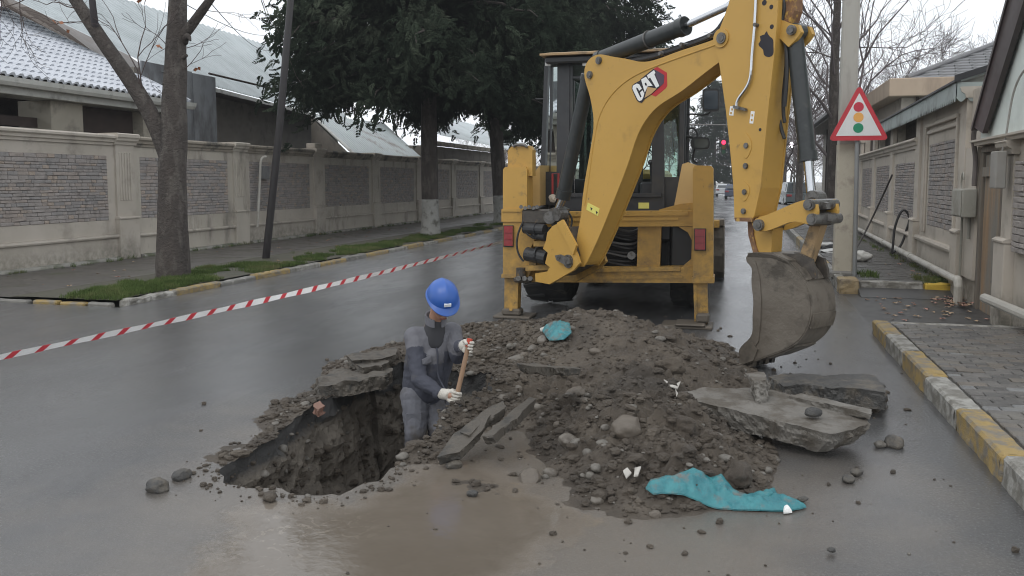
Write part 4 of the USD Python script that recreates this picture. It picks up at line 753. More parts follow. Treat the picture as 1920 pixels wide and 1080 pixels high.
wheel((xl0 + xl1) / 2 + .02, 11.55, 0.69, xl1 - xl0 - .04, -1); wheel(xr0 + 0.25, 11.55, 0.69, 0.47, 1)
wheel(-2.25, 13.75, 0.5, 0.34, -1, 14); wheel(-0.72, 13.75, 0.5, 0.34, 1, 14)
# loader end: bonnet, arms, bucket
part('bonnet', cat_pale, lambda b: b.box((-2.0, 12.45, 0.95), (-1.1, 14.3, 1.85), 0.06))
for s in (-2.35, -0.68): part('loader_arm', cat_y, lambda b: b.add(*prism([(12.3, 1.25), (12.5, 1.45), (14.0, 1.15), (14.8, 0.55), (14.8, 0.35), (14.0, 0.85), (12.3, 1.1)], (s, 0, 0), (0, 1, 0), Z, (0.12, 0, 0))))
lb = [(14.62, 1.02), (14.50, 0.98), (14.45, 0.75), (14.45, 0.45), (14.55, 0.18), (14.75, 0.06), (15.5, 0.02), (15.5, 0.045), (14.8, 0.09), (14.6, 0.22), (14.5, 0.47), (14.5, 0.75), (14.56, 0.94), (14.62, 0.98)]
side_p = [(14.62, 1.0), (14.46, 0.95), (14.44, 0.5), (14.55, 0.18), (14.75, 0.05), (15.5, 0.02), (15.3, 0.3), (14.9, 0.7)]
part('loader_bucket', steel, lambda b: (b.add(*prism(lb, (-2.75, 0, 0), (0, 1, 0), Z, (2.47, 0, 0))), b.add(*prism(side_p, (-0.28, 0, 0), (0, 1, 0), Z, (0.03, 0, 0))), b.add(*prism(side_p, (-2.78, 0, 0), (0, 1, 0), Z, (0.03, 0, 0))), b.box((-0.6, 14.42, 0.95), (-0.26, 14.7, 1.06), 0.01)))
part('loader_bucket_stay', cat_y, lambda b: b.box((-0.52, 14.3, 0.92), (-0.33, 14.43, 1.05), 0.01))
# cab
YC = 10.78
cab = thing('cab', parent=bh)
cx = lambda px, py=250, y=YC: at_y(px, py, y)[0]
cz = lambda py, px=1100, y=YC: at_y(px, py, y)[2]
def cpl(name, m, pts, y, th, **k): return part(name, m, lambda b: rplate(b, pts, y, th), parent=cab, **k)
cpl('corner_post', cabm, [(1021, 112), (1028, 112), (1022, 326), (1013, 326)], YC + .35, 0.07, )
cpl('corner_post', cabm, [(1045, 116), (1068, 116), (1066, 388), (1043, 388)], YC, 0.09)
cpl('corner_post', cabm, [(1222, 116), (1243, 116), (1246, 388), (1222, 388)], YC, 0.09)
cpl('corner_post', cabm, [(1276, 116), (1284, 116), (1281, 332), (1273, 332)], YC + .05, 0.07)
cpl('window_trim', cabm, [(1068, 116), (1074, 116), (1072, 372), (1066, 372)], YC + .02, 0.04)
cpl('lower_panel', cabm, [(1012, 322), (1046, 322), (1046, 386), (1024, 384), (1012, 376)], YC + .06, 0.3)
cpl('lower_panel', cabm, [(1241, 332), (1282, 332), (1281, 378), (1262, 391), (1240, 393)], YC + .04, 0.3)
cpl('sill', cabm, [(1043, 370), (1246, 370), (1246, 398), (1043, 398)], YC - .03, 0.14)
cpl('sill_ledge', cabm, [(1046, 362), (1240, 362), (1240, 369), (1046, 369)], YC - .06, 0.10)
cpl('header', cabm, [(1021, 106), (1284, 106), (1284, 122), (1021, 122)], YC - .02, 0.12)
cpl('rear_window_bar', cabm, [(1068, 143), (1222, 143), (1222, 147), (1068, 147)], YC + .03, 0.02)
x0, x1 = cx(1019), cx(1287); zt = cz(106)
part('roof', pm('roof_ochre', (0.30, 0.19, 0.09), (0.36, 0.25, 0.14), 2, dirt=(0.16, 0.12, 0.08), dscale=4, dlim=(0.5, 0.65)), lambda b: b.add(hull([(x + sx, y + sy, zt + h) for x, sx in ((x0, 1), (x1, -1)) for y, sy in ((10.55, 1), (12.65, -1)) for sx, sy, h in ((0, 0, 0.0), (0, 0, 0.025), (sx * .12, sy * .12, 0.05))])), parent=cab)
part('roof_lining', cabm, lambda b: b.box((x0 + .05, 10.62, zt - .09), (x1 - .05, 12.5, zt - 0.003), 0.02), parent=cab)
for px in (1027, 1097, 1215): cpl('work_lamp', white_p, [(px - 5, 110), (px + 5, 110), (px + 5, 123), (px - 5, 123)], YC - .10, 0.05)
part('rear_corner_glass', glassg, lambda b: b.add(np.array([at_y(1027, 124, YC + .36), at_y(1047, 124, YC + .05), at_y(1045, 326, YC + .05), at_y(1021, 326, YC + .36)]), np.array([[0, 1, 2, 3]])), parent=cab)
part('rear_corner_glass', glassg, lambda b: b.add(np.array([at_y(1243, 124, YC + .05), at_y(1275, 124, YC + .08), at_y(1272, 332, YC + .08), at_y(1243, 332, YC + .05)]), np.array([[0, 1, 2, 3]])), parent=cab)
xi0, xi1 = x0 + .1, x1 - .12; zb = cz(388)
for s, xs_ in ((1, x1 - .09), (-1, x0 + .06)):
    part('side_glass', glassg, lambda b: b.add(np.array([(xs_, 11.0, zb + .25), (xs_, 12.35, zb + .1), (xs_, 12.3, zt - .1), (xs_, 11.0, zt - .1)]), np.array([[0, 1, 2, 3]])), parent=cab)
    part('side_post', cabm, lambda b: [b.box((xs_ - .03, y, zb), (xs_ + .03, y + .07, zt - .05), 0.01) for y in (11.0, 11.62, 12.38)], parent=cab)
    part('side_panel', cabm, lambda b: b.box((xs_ - .02, 10.9, zb - .3), (xs_ + .02, 12.45, zb + .28), 0.01), parent=cab)
part('front_glass', glassg, lambda b: b.add(np.array([(xi0, 12.42, zb + .35), (xi1, 12.42, zb + .35), (xi1, 12.42, zt - .1), (xi0, 12.42, zt - .1)]), np.array([[0, 1, 2, 3]])), parent=cab)
part('front_panel', cabm, lambda b: b.box((xi0, 12.40, zb - .3), (xi1, 12.48, zb + .36), 0.01), parent=cab)
part('floor', cabm, lambda b: b.box((xi0, 10.85, zb - .35), (xi1, 12.45, zb - .25)), parent=cab)
sx = (x0 + x1) / 2
part('seat', pm('seat_fabric', (0.012, 0.012, 0.013), (0.02, 0.02, 0.021)), lambda b: (b.add(hull([(sx + dx, 11.55 + dy, zb + dz) for dx in (-.26, .26) for dy in (-.24, .26) for dz in (.18, .3)])), b.add(hull([(sx + dx, 11.85 + dy + .08 * (dz > .5), zb + dz) for dx in (-.25, .25) for dy in (-.05, .07) for dz in (.28, .95)])), b.add(hull([(sx + dx, 11.96 + dy, zb + dz) for dx in (-.14, .14) for dy in (-.04, .05) for dz in (1.0, 1.2)])), b.box((sx - .15, 11.4, zb - .25), (sx + .15, 11.8, zb + .18), .02)), parent=cab)
part('steering_column', cabm, lambda b: b.cyl((sx, 12.25, zb - .2), (sx, 12.15, zb + .45), .05, 8), parent=cab)
part('control_console', cabm, lambda b: (b.box((x1 - .6, 11.1, zb - .25), (x1 - .3, 11.5, zb + .32), .03), b.cyl((x1 - .45, 11.2, zb + .3), (x1 - .47, 11.15, zb + .55), .018, 8), b.add(trimesh.creation.icosphere(1, .035).apply_translation((x1 - .47, 11.15, zb + .57))),), parent=cab)
part('steering_wheel', blk, lambda b: b.tube([(sx + .2 * math.cos(t), 12.1 + .12 * math.sin(t), zb + .5 + .15 * math.sin(t)) for t in np.linspace(0, 2 * math.pi, 24)], .017, 6), parent=cab)
part('yellow_sticker', label_y, lambda b: rplate(b, [(1197, 380), (1217, 380), (1217, 391), (1197, 391)], YC - .036, 0.005), parent=cab)
part('red_handle', pm('red_paint', (0.28, 0.03, 0.03), (0.33, 0.045, 0.04), 5), lambda b: b.tube([at_y(*q, 10.66) for q in ((1036, 370), (1036, 326), (1047, 325), (1047, 374), (1036, 370))], 0.014, 6), parent=cab)
part('rag', pm('rag_cloth', (0.4, 0.36, 0.3), (0.5, 0.45, 0.38), 20), lambda b: b.add(*(lambda c: (c[0] + at_y(1036, 372, 10.64), c[1]))(chunk((.05, .03, .06), 4))), parent=cab)
# fenders
part('fender', cat_pale, lambda b: b.add(hull([at_y(px, py, y) for y in (10.5,) for px, py in ((984, 386), (984, 347), (1012, 310), (1012, 386))] + [at_y(px, py, 10.5) + np.array([0, 1.6, .02]) for px, py in ((984, 386), (984, 347), (1012, 310), (1012, 386))])))
part('fender', cat_pale, lambda b: b.add(hull([at_y(px, py, 10.5) for px, py in ((1279, 308), (1290, 304), (1311, 312), (1308, 380), (1262, 396), (1279, 380))] + [at_y(px, py, 10.5) + np.array([0, 1.6, 0]) for px, py in ((1279, 308), (1290, 304), (1311, 312), (1308, 380), (1279, 380))])))
part('fender_lip', cat_y, lambda b: rplate(b, [(1236, 393), (1276, 382), (1300, 380), (1300, 396), (1236, 399)], 10.42, 0.1))
# mirrors and lamps on the right of the cab
YM = 12.35
def rbox(b, px0, py0, px1, py1, y, th, r=4):
    pol = sg.box(px0 + r, py0 + r, px1 - r, py1 - r).buffer(r, quad_segs=3); rplate(b, list(pol.exterior.coords)[:-1], y, th)
mr = thing('mirror', parent=bh); part('mirror_shell', blk, lambda b: rbox(b, 1317, 166, 1349, 209, YM, .05, 6), parent=mr)
part('mirror_glass', pm('mirror_glass', (0.03, 0.04, 0.05), rough=(0.1, 0.15)), lambda b: rbox(b, 1320, 170, 1346, 205, YM - .006, .004, 5), parent=mr)
part('mirror_arm', blk, lambda b: b.tube(smooth_path([at_y(*q, YM + .03) for q in ((1286, 166), (1300, 161), (1325, 160), (1333, 168))], 4), .012, 6), parent=mr)
part('mirror_arm', blk, lambda b: (b.tube(smooth_path([at_y(*q, YM + .03) for q in ((1285, 218), (1310, 215), (1330, 212), (1333, 206))], 4), .012, 6)), parent=mr)
part('side_lamp', blk, lambda b: (rbox(b, 1295, 257, 1331, 280, YM - .1, .1, 8), b.tube(smooth_path([at_y(*q, YM) for q in ((1289, 247), (1296, 240), (1304, 243), (1308, 256), (1308, 305))], 4), .016, 6), b.tube([at_y(1285, 255, YM), at_y(1300, 258, YM)], .02, 6)))
part('lamp_lens', pm('lamp_lens_dark', (0.05, 0.055, 0.05), rough=(0.1, 0.2)), lambda b: rbox(b, 1301, 260, 1328, 277, YM - .106, .004, 7))
part('left_bracket', blk, lambda b: b.tube([at_y(1004, 186, 12.2), at_y(1022, 186, 12.2)], .012, 6))

# ---- boom, stick and bucket: traced on the boom's own upright plane
PHI = math.radians(52); BD = np.array([math.sin(PHI), -math.cos(PHI), 0]); BN = np.array([math.cos(PHI), math.sin(PHI), 0]); BP = at_y(1065, 490, 9.45)
def bpt(px, py, off=0.0):
    r = ray(px, py); return EYE + r * (((BP + BN * off - EYE) @ BN) / (r @ BN))
def buv(px, py, off=0.0):
    q = bpt(px, py, off) - BP; return (q @ BD, q[2])
def bplate(b, pts, off, th, trace=None, grow=0.0):
    pol = sg.Polygon([buv(px, py, off if trace is None else trace) for px, py in pts]).buffer(0)
    if grow: pol = pol.buffer(grow, join_style='mitre')
    for g in getattr(pol, 'geoms', [pol]): b.add(*prism(g, BP + BN * off, BD, Z, BN * th))
def bcyl(b, p, q, off, r, n=16, r2=None): b.cyl(bpt(*p, off), bpt(*q, off), r, n, r2)
def bpin(b, p, off0, off1, r, n=16): c = bpt(*p, off0); b.cyl(c, c + BN * (off1 - off0), r, n)
def curve(pts, n=4): return [tuple(q) for q in smooth_path(np.array(pts, float), n)]
upper = curve([(1090, 400), (1100, 320), (1110, 262), (1113, 232), (1110, 200), (1103, 170), (1096, 145), (1097, 125), (1107, 109), (1122, 102), (1142, 105), (1172, 110), (1205, 116), (1235, 110), (1270, 97), (1310, 84), (1348, 70)], 4)
lower = curve([(1352, 114), (1330, 130), (1307, 148), (1270, 176), (1233, 200), (1213, 222), (1196, 252), (1181, 296), (1165, 340), (1141, 400), (1118, 455), (1100, 492)], 4)
foot = [(1094, 500), (1078, 500), (1058, 498), (1052, 490), (1056, 478), (1070, 474), (1080, 455)]
BOOM = upper + lower + foot
WB = 0.24
boom = thing('boom', parent=bh)
part('side_plate', cat_boom, lambda b: bplate(b, BOOM, 0, 0.018), parent=boom)
part('box_section', cat_boom, lambda b: bplate(b, BOOM, 0.018, WB - .036, trace=0, grow=-0.016), parent=boom)
part('side_plate', cat_boom, lambda b: bplate(b, BOOM, WB - .018, 0.018, trace=0), parent=boom)
seam = curve([(1112, 236), (1120, 200), (1135, 170), (1160, 147), (1190, 133), (1230, 120), (1290, 99), (1345, 78)], 4); seam2 = curve([(1096, 385), (1107, 310), (1116, 250), (1125, 215), (1145, 180), (1180, 148), (1230, 124), (1290, 102), (1342, 84)], 5)
part('weld_seam', cat_boom, lambda b: b.tube([bpt(*q, -.001) for q in seam2], 0.007, 6), parent=boom)
for p_ in ((1121, 113), (1104, 140)): part('pin', iron, lambda b: (bpin(b, p_, -.022, WB + .02, .040), bpin(b, p_, -.030, -.022, .022, 10)), parent=boom)
part('pivot_boss', iron, lambda b: (bpin(b, (1064, 490), -.125, .34, .075, 20), bpin(b, (1064, 490), -.135, -.125, .045, 14)), parent=boom)
part('pivot_keeper', iron, lambda b: (bplate(b, [(1040, 479), (1050, 477), (1067, 484), (1069, 494), (1060, 497), (1043, 488)], -.15, .014), bpin(b, (1047, 483), -.162, -.15, .02, 8)), parent=boom)
part('warning_label', label_y, lambda b: bplate(b, [(1102, 380), (1124, 391), (1121, 405), (1099, 393)], -.003, .003), parent=boom)
part('label_mark', black_p, lambda b: [bplate(b, [(1117 + k, 395 + h), (1121 + k, 398 + h), (1118 + k, 402 + h)], -.0045, .0015) for k, h in ((0, 0), (-10, -7))], parent=boom)
for q in ((1239, 165),):
    pass
# the emblem on the boom: white block capitals with a dark outline over a red and dark hexagon
def dcl(name, m, pts, off, th=0.0015):
    return part(name, m, lambda b: bplate(b, pts, off, th), parent=boom)
def em(pts): return [(1160 + x / 9.817, 100 + y / 9.817) for x, y in pts]
dcl('emblem_red', red_p, em([(630, 292), (710, 248), (887, 355), (892, 600), (870, 640), (680, 797), (595, 762)]), -.0015)
dcl('emblem_dark', pm('emblem_plum', (0.075, 0.05, 0.075)), em([(640, 290), (700, 318), (838, 400), (830, 550), (742, 635), (640, 700)]), -.003)
dcl('emblem_outline', black_p, em([(240, 655), (246, 598), (288, 556), (392, 500), (408, 468), (640, 284), (692, 345), (676, 390), (762, 616), (700, 668), (600, 757), (480, 838), (425, 912), (370, 898), (328, 858)]), -.0045)
dcl('letter_c', white_p, em([(252, 650), (263, 594), (330, 557), (375, 566), (425, 650), (378, 690), (350, 640), (322, 628), (322, 655), (398, 815), (420, 800), (393, 722), (438, 680), (470, 740), (455, 800), (425, 860), (380, 880), (345, 846)]), -.006)
dcl('letter_a', white_p, em([(412, 482), (500, 432), (625, 596), (535, 606), (480, 722)]), -.006)
dcl('letter_t', white_p, em([(520, 405), (650, 308), (677, 360), (655, 386), (746, 602), (690, 636), (580, 446), (545, 466)]), -.006)
dcl('letter_a_eye', black_p, em([(478, 545), (502, 540), (524, 592), (488, 592)]), -.0075)
dcl('emblem_triangle', pm('emblem_gold', (0.45, 0.29, 0.13)), em([(476, 822), (531, 618), (702, 648), (600, 745)]), -.0075)
# cylinders on the boom
def cylinder(name, a, b_, c, r, rr, off, collar=True):
    t = thing(name, parent=bh)
    part('barrel', cyl_m, lambda b: (bcyl(b, a, b_, off, r, 20), bcyl(b, (np.array(b_) * .93 + np.array(a) * .07), b_, off, r * 1.13, 20), bcyl(b, a, np.array(a) * .95 + np.array(b_) * .05, off, r * 1.1, 16)), parent=t, smooth=35)
    part('rod', chrome, lambda b: bcyl(b, b_, c, off, rr, 14), parent=t, smooth=35)
    part('rod_eye', iron, lambda b: bpin(b, c, off - .06, off + .06, rr * 1.7), parent=t); part('base_eye', cyl_m, lambda b: bpin(b, a, off - .05, off + .05, r * .95), parent=t)
    if collar: part('clamp', iron, lambda b: bcyl(b, np.array(a) * .42 + np.array(b_) * .58, np.array(a) * .41 + np.array(b_) * .59, off, r * 1.16, 20), parent=t)
cylinder('boom_cylinder', (1104, 140), (1055, 372), (1043, 402), 0.080, 0.046, 0.12, False)
cylinder('stick_cylinder', (1122, 112), (1286, 48), (1378, 6), 0.083, 0.034, 0.12)
for i, dz in enumerate((0, 5, -4)):
    part('boom_hose', blk, lambda b: b.tube(smooth_path([bpt(*q, 0.06 + .05 * i) for q in ((1150, 118 + dz * .3), (1200, 112 + dz), (1235, 104 + dz), (1275, 90 + dz), (1325, 72 + dz), (1346, 58 + dz), (1362, 30), (1385, 5 - dz), (1410, -40))], 5), 0.018, 8))
part('hose_clamp', iron, lambda b: [bpin(b, p_, -.0, .22, .02, 8) for p_ in ((1276, 83), (1236, 100), (1329, 66))])
# stick
stick = thing('stick', parent=bh)
SO = -0.035; WS = 0.31
ST = [(1386, -75), (1366, 8), (1354, 42), (1341, 74), (1342, 94), (1349, 122), (1361, 207), (1368, 270), (1374, 335), (1376, 372), (1377, 412), (1408, 414), (1414, 405), (1426, 352), (1437, 237), (1452, 96), (1457, 36), (1462, -75)]
part('side_plate', cat_boom, lambda b: bplate(b, ST, SO, 0.02), parent=stick)
part('box_section', cat_boom, lambda b: bplate(b, ST, SO + .02, WS - .04, trace=SO, grow=-.006), parent=stick)
part('side_plate', cat_boom, lambda b: bplate(b, ST, SO + WS - .02, 0.02, trace=SO), parent=stick)
part('inner_plate', rustm, lambda b: bplate(b, [(1377, 408), (1410, 408), (1410, 416), (1379, 415)], SO - .004, WS + .008), parent=stick)
part('extension', cat_boom, lambda b: bplate(b, [(1402, 405), (1404, 440), (1412, 470), (1416, 482), (1445, 484), (1447, 460), (1450, 405)], .045, .15), parent=stick)
part('extension_edge', rustm, lambda b: bplate(b, [(1401, 405), (1403, 441), (1411, 471), (1415, 482), (1424, 482), (1418, 465), (1412, 440), (1412, 405)], .03, .18), parent=stick)
for p_ in ((1398, 273), (1397, 311), (1395, 360), (1393, 396)):
    part('bolt', iron, lambda b: (bpin(b, p_, SO - .012, SO + .001, .026, 12), bpin(b, p_, SO - .026, SO - .012, .018, 6)), parent=stick)
for c, w_, h_ in (((1398, 273), 11, 24), ((1395, 358), 10, 19)):
    part('wear_pad', cat_boom, lambda b: bplate(b, curve([(c[0], c[1] - h_), (c[0] + w_, c[1] - 4), (c[0] + w_ * .7, c[1] + h_ * .55), (c[0], c[1] + h_), (c[0] - w_ * .7, c[1] + h_ * .55), (c[0] - w_, c[1] - 4), (c[0], c[1] - h_)], 3), SO - .006, .0065), parent=stick)
part('joint_pin', iron, lambda b: (bpin(b, (1351, 71), SO - .03, SO + WS + .03, .05, 18), bpin(b, (1351, 71), SO - .036, SO - .03, .03, 12)), parent=stick)
part('joint_boss', cat_boom, lambda b: bpin(b, (1351, 71), SO - .014, SO - .0005, .085, 24), parent=stick)
part('steel_line', chrome, lambda b: b.tube(smooth_path([bpt(*q, SO - .025) for q in ((1419, -60), (1417, 0), (1414, 60), (1409, 120), (1405, 152), (1394, 172), (1384, 186), (1381, 200))], 5), .014, 8), parent=stick)
part('line_fitting', iron, lambda b: (bplate(b, [(1374, 197), (1396, 203), (1397, 208), (1374, 203)], SO - .04, .035), bpin(b, (1414, 46), SO - .05, SO, .016, 8)), parent=stick)
part('tag_label', white_p, lambda b: (bplate(b, [(1369, 199), (1377, 199), (1375, 217), (1367, 216)], SO - .002, .002), bplate(b, [(1408, 208), (1415, 209), (1412, 232), (1405, 231)], SO - .002, .002)), parent=stick)
part('tag_print', cat_y, lambda b: [bplate(b, [(x_, y_), (x_ + 3, y_), (x_ + 3, y_ + 4), (x_, y_ + 4)], SO - .0035, .0015) for x_, y_ in ((1371, 203), (1369, 210), (1409, 214), (1408, 223))], parent=stick)
part('hand_decal', black_p, lambda b: bplate(b, curve([(1426, 76), (1429, 66), (1434, 64), (1437, 58), (1441, 66), (1448, 72), (1450, 85), (1447, 105), (1440, 107), (1432, 102), (1431, 94), (1425, 88), (1426, 76)], 2), SO - .002, .002), parent=stick)
for p_, r_ in (((1433, 5), .024), ((1446, 13), .02), ((1447, 50), .02), ((1425, 243), .014), ((1398, 331 - 9), .0)):
    if r_: part('hole', black_p, lambda b: bpin(b, p_, SO - .002, SO + .004, r_, 12), parent=stick)
part('rear_lug', cat_boom, lambda b: (bplate(b, [(1455, 33), (1480, 44), (1496, 46), (1502, 60), (1494, 72), (1478, 88), (1458, 68)], .03, .045), bplate(b, [(1455, 33), (1480, 44), (1496, 46), (1502, 60), (1494, 72), (1478, 88), (1458, 68)], .19, .045, trace=.03)), parent=stick)
part('lug_pin', iron, lambda b: (bpin(b, (1482, 56), -.0, .27, .042, 16), bpin(b, (1482, 56), -.012, -.0, .026, 10)), parent=stick)
part('hose_cluster', blk, lambda b: [b.tube(smooth_path([bpt(*q, .05 + .06 * i) for q in ((1455, -60), (1466 + 4 * i, -10), (1470 + 5 * i, 18), (1466, 40), (1470, 70), (1474, 95), (1471, 200 + 30 * i))], 5), .016, 7) for i in range(3)], parent=stick)
part('guard_plate', rustm, lambda b: bplate(b, [(1468, -70), (1491, -70), (1489, 20), (1481, 44), (1466, 38)], .06, .12), parent=stick)
cylinder('bucket_cylinder', (1489, 58), (1515, 302), (1522, 372), 0.072, 0.040, 0.12, False)
for o in (-.085, .205):
    part('tipping_link', cat_boom, lambda b: bplate(b, curve([(1410, 420), (1416, 411), (1428, 406), (1470, 389), (1512, 374), (1524, 374), (1530, 386), (1528, 412), (1520, 420), (1498, 416), (1462, 424), (1430, 434), (1416, 433), (1410, 420)], 2), o, .04, trace=-.085))
for p_, r_ in (((1420, 422), .05), ((1515, 384), .047), ((1521, 411), .047)): part('link_pin', iron, lambda b: (bpin(b, p_, -.12, .27, r_, 18), bpin(b, p_, -.13, -.12, r_ * .6, 10)))
part('link_spacer', greasy, lambda b: (bpin(b, (1521, 411), -.04, .20, .06, 14), bpin(b, (1522, 384), .02, .18, .065, 14)))
part('link_nut', iron, lambda b: (bplate(b, [(1532, 376), (1548, 380), (1550, 392), (1530, 390)], .02, .06), bplate(b, [(1530, 402), (1552, 402), (1553, 414), (1532, 416)], .02, .07)))
part('bucket_link', pm('worn_link', (0.28, 0.19, 0.10), (0.36, 0.24, 0.12), 5, dirt=DIRT, dscale=6, dlim=(0.5, 0.65)), lambda b: bplate(b, [(1521, 414), (1541, 414), (1524, 470), (1516, 492), (1495, 490), (1500, 476)], .06, .10))
# bucket
bk = thing('bucket', parent=bh)
BO, WK = -0.075, 0.36
arc = curve([(1447, 478), (1475, 491), (1500, 518), (1514, 546), (1519, 580), (1513, 612), (1490, 643), (1450, 662), (1415, 675), (1385, 686)], 4)
front = curve([(1387, 671), (1391, 648), (1407, 632), (1411, 600), (1412, 560), (1409, 520), (1408, 500), (1399, 489), (1401, 478), (1408, 474), (1425, 474)], 3)
SIDE = arc + front
part('side_wall', steel, lambda b: bplate(b, SIDE, BO, .022), parent=bk, smooth=30)
part('side_wall', steel, lambda b: bplate(b, SIDE, BO + WK - .022, .022, trace=BO), parent=bk, smooth=30)
part('side_cutter', steel, lambda b: bplate(b, [(1385, 686), (1387, 671), (1391, 648), (1409, 641), (1420, 655), (1412, 676)], BO - .016, .0165), parent=bk)
part('edge_strip', steel, lambda b: bplate(b, front[:-4] + [(1416, 490), (1424, 520), (1427, 560), (1426, 600), (1422, 640), (1400, 672)], BO - .01, .0105), parent=bk)
def shell(b):
    c = np.array([buv(*q, BO) for q in arc]); ctr = c.mean(0); t = np.gradient(c, axis=0); n = np.c_[t[:, 1], -t[:, 0]]; n /= np.linalg.norm(n, axis=1, keepdims=True)
    if ((c - ctr) * n).sum() < 0: n = -n
    b.add(*prism(np.vstack([c + n * 0.012, (c - n * 0.018)[::-1]]), BP + BN * (BO + .005), BD, Z, BN * (WK - .01)))
    for i0, i1, h in ((6, 9, .03), (16, 19, .03), (24, 30, .026)):
        b.add(*prism(np.vstack([c[i0:i1 + 1] + n[i0:i1 + 1] * h, c[i0:i1 + 1][::-1]]), BP + BN * (BO + .02), BD, Z, BN * (WK - .04)))
part('back_shell', steel, shell, parent=bk, smooth=35)
part('hinge_bracket', greasy, lambda b: [bplate(b, [(1446, 479), (1430, 474), (1500, 476), (1522, 486), (1529, 508), (1530, 522), (1505, 520), (1478, 492)], o, .03, trace=.02) for o in (.02, .19)], parent=bk)
part('top_plate', steel, lambda b: bplate(b, [(1402, 474), (1448, 474), (1480, 488), (1480, 497), (1447, 484), (1402, 482)], BO, WK, trace=BO), parent=bk)
for i in range(4):
    o = BO + 0.02 + i * (WK - .09) / 3
    part('tooth', iron if i % 2 else steel, lambda b: (lambda u0: b.add(hull([BP + BN * (o + dn) + BD * du_ + Z * dz for dn, du_, dz in [(0, u0[0] + .13, u0[1] + .055), (.05, u0[0] + .13, u0[1] + .055), (0, u0[0] + .12, u0[1] - .0), (.05, u0[0] + .12, u0[1] - .0), (.012, u0[0] - .06, u0[1] - .012), (.038, u0[0] - .06, u0[1] - .012), (.012, u0[0] - .05, u0[1] + .004), (.038, u0[0] - .05, u0[1] + .004)]])))(np.array(buv(1388, 684, BO))), parent=bk)
r5 = np.random.RandomState(2)
# ---- swing casting and king post
sw = thing('swing_casting', parent=bh)
CAST = [(1026, 436), (1036, 424), (1048, 418), (1058, 428), (1071, 456), (1081, 478), (1086, 494), (1075, 507), (1030, 533), (1004, 528), (1003, 513), (1026, 509), (1031, 501), (1022, 494), (1027, 474), (1018, 466), (1024, 450)]
for o in (-.105, .29): part('casting_plate', cat_boom if o < 0 else cat_y, lambda b: bplate(b, CAST, o, .035, trace=-.105), parent=sw)
part('casting_web', greasy, lambda b: (bplate(b, [(1030, 430), (1062, 425), (1075, 480), (1060, 505), (1030, 520)], -.06, .34, trace=-.105),), parent=sw)
part('casting_strut', cat_boom, lambda b: (bplate(b, [(1044, 418), (1054, 412), (1080, 460), (1074, 478)], -.13, .03),), parent=sw)
part('upper_knuckle', greasy, lambda b: (b.box(at_y(978, 420, 9.86), at_y(1062, 392, 10.02), .02), rplate(b, [(1030, 392), (1048, 385), (1064, 392), (1062, 425), (1040, 432), (1028, 412)], 9.80, .14)), parent=sw)
part('knuckle_pin', iron, lambda b: (b.cyl(at_y(1031, 408, 9.72), at_y(1031, 408, 9.9), .075, 18), b.cyl(at_y(1031, 408, 9.705), at_y(1031, 408, 9.72), .04, 10)), parent=sw)
for k in range(5): part('knuckle_nut', iron, lambda b: b.cyl(at_y(977 + 7.5 * k, 388 + (k % 2) * 2, 9.84), at_y(977 + 7.5 * k, 388 + (k % 2) * 2, 9.9), .024, 8), parent=sw)
part('kingpost', cat_y, lambda b: (rplate(b, [(984, 418), (1012, 418), (1000, 455), (992, 470), (1000, 500), (990, 520), (976, 520), (976, 418)], 9.95, .2), rplate(b, [(1000, 452), (1030, 452), (1030, 462), (1000, 462)], 9.82, .2), rplate(b, [(985, 498), (1030, 497), (1030, 506), (985, 508)], 9.80, .2), rplate(b, [(990, 470), (1005, 468), (1005, 498), (992, 498)], 9.86, .1)), parent=sw)
for a, c, r_ in (((984, 428), (1022, 431), .065), ((1000, 440), (1024, 444), .05), ((988, 476), (1026, 484), .085)):
    part('swing_cylinder', blk, lambda b: (b.cyl(at_y(*a, 9.84), at_y(*c, 9.74), r_, 14), b.cyl(at_y(a[0] + 20, a[1] + 2, 9.79), at_y(a[0] + 23, a[1] + 2, 9.782), r_ * 1.18, 14)), parent=sw)
for hp_ in ([(982, 415), (970, 445), (972, 475), (982, 490)], [(990, 425), (1004, 437), (1018, 436), (1022, 446)], [(1044, 395), (1058, 405), (1052, 425), (1046, 430)], [(986, 436), (996, 444), (1012, 448)], [(1062, 395), (1072, 410), (1068, 430)]): part('swing_hose', blk, lambda b: b.tube(smooth_path([at_y(*q, 9.78) for q in hp_], 5), .013, 6), parent=sw)
for fq in ((1012, 440), (992, 475), (1002, 480)): part('swing_fitting', iron, lambda b: b.cyl(at_y(*fq, 9.74), at_y(*fq, 9.79), .022, 8), parent=sw)
part('lower_knuckle', greasy, lambda b: (b.cyl(at_y(977, 502, 9.9), at_y(977, 518, 9.9), .06, 14), b.box(at_y(962, 530, 9.86), at_y(1000, 518, 10.02), .02)), parent=sw)
for k in range(3): part('clamp_bolt', iron, lambda b: b.cyl(at_y(972 + 11 * k, 522, 9.80), at_y(972 + 11 * k, 522, 9.87), .03, 10), parent=sw)
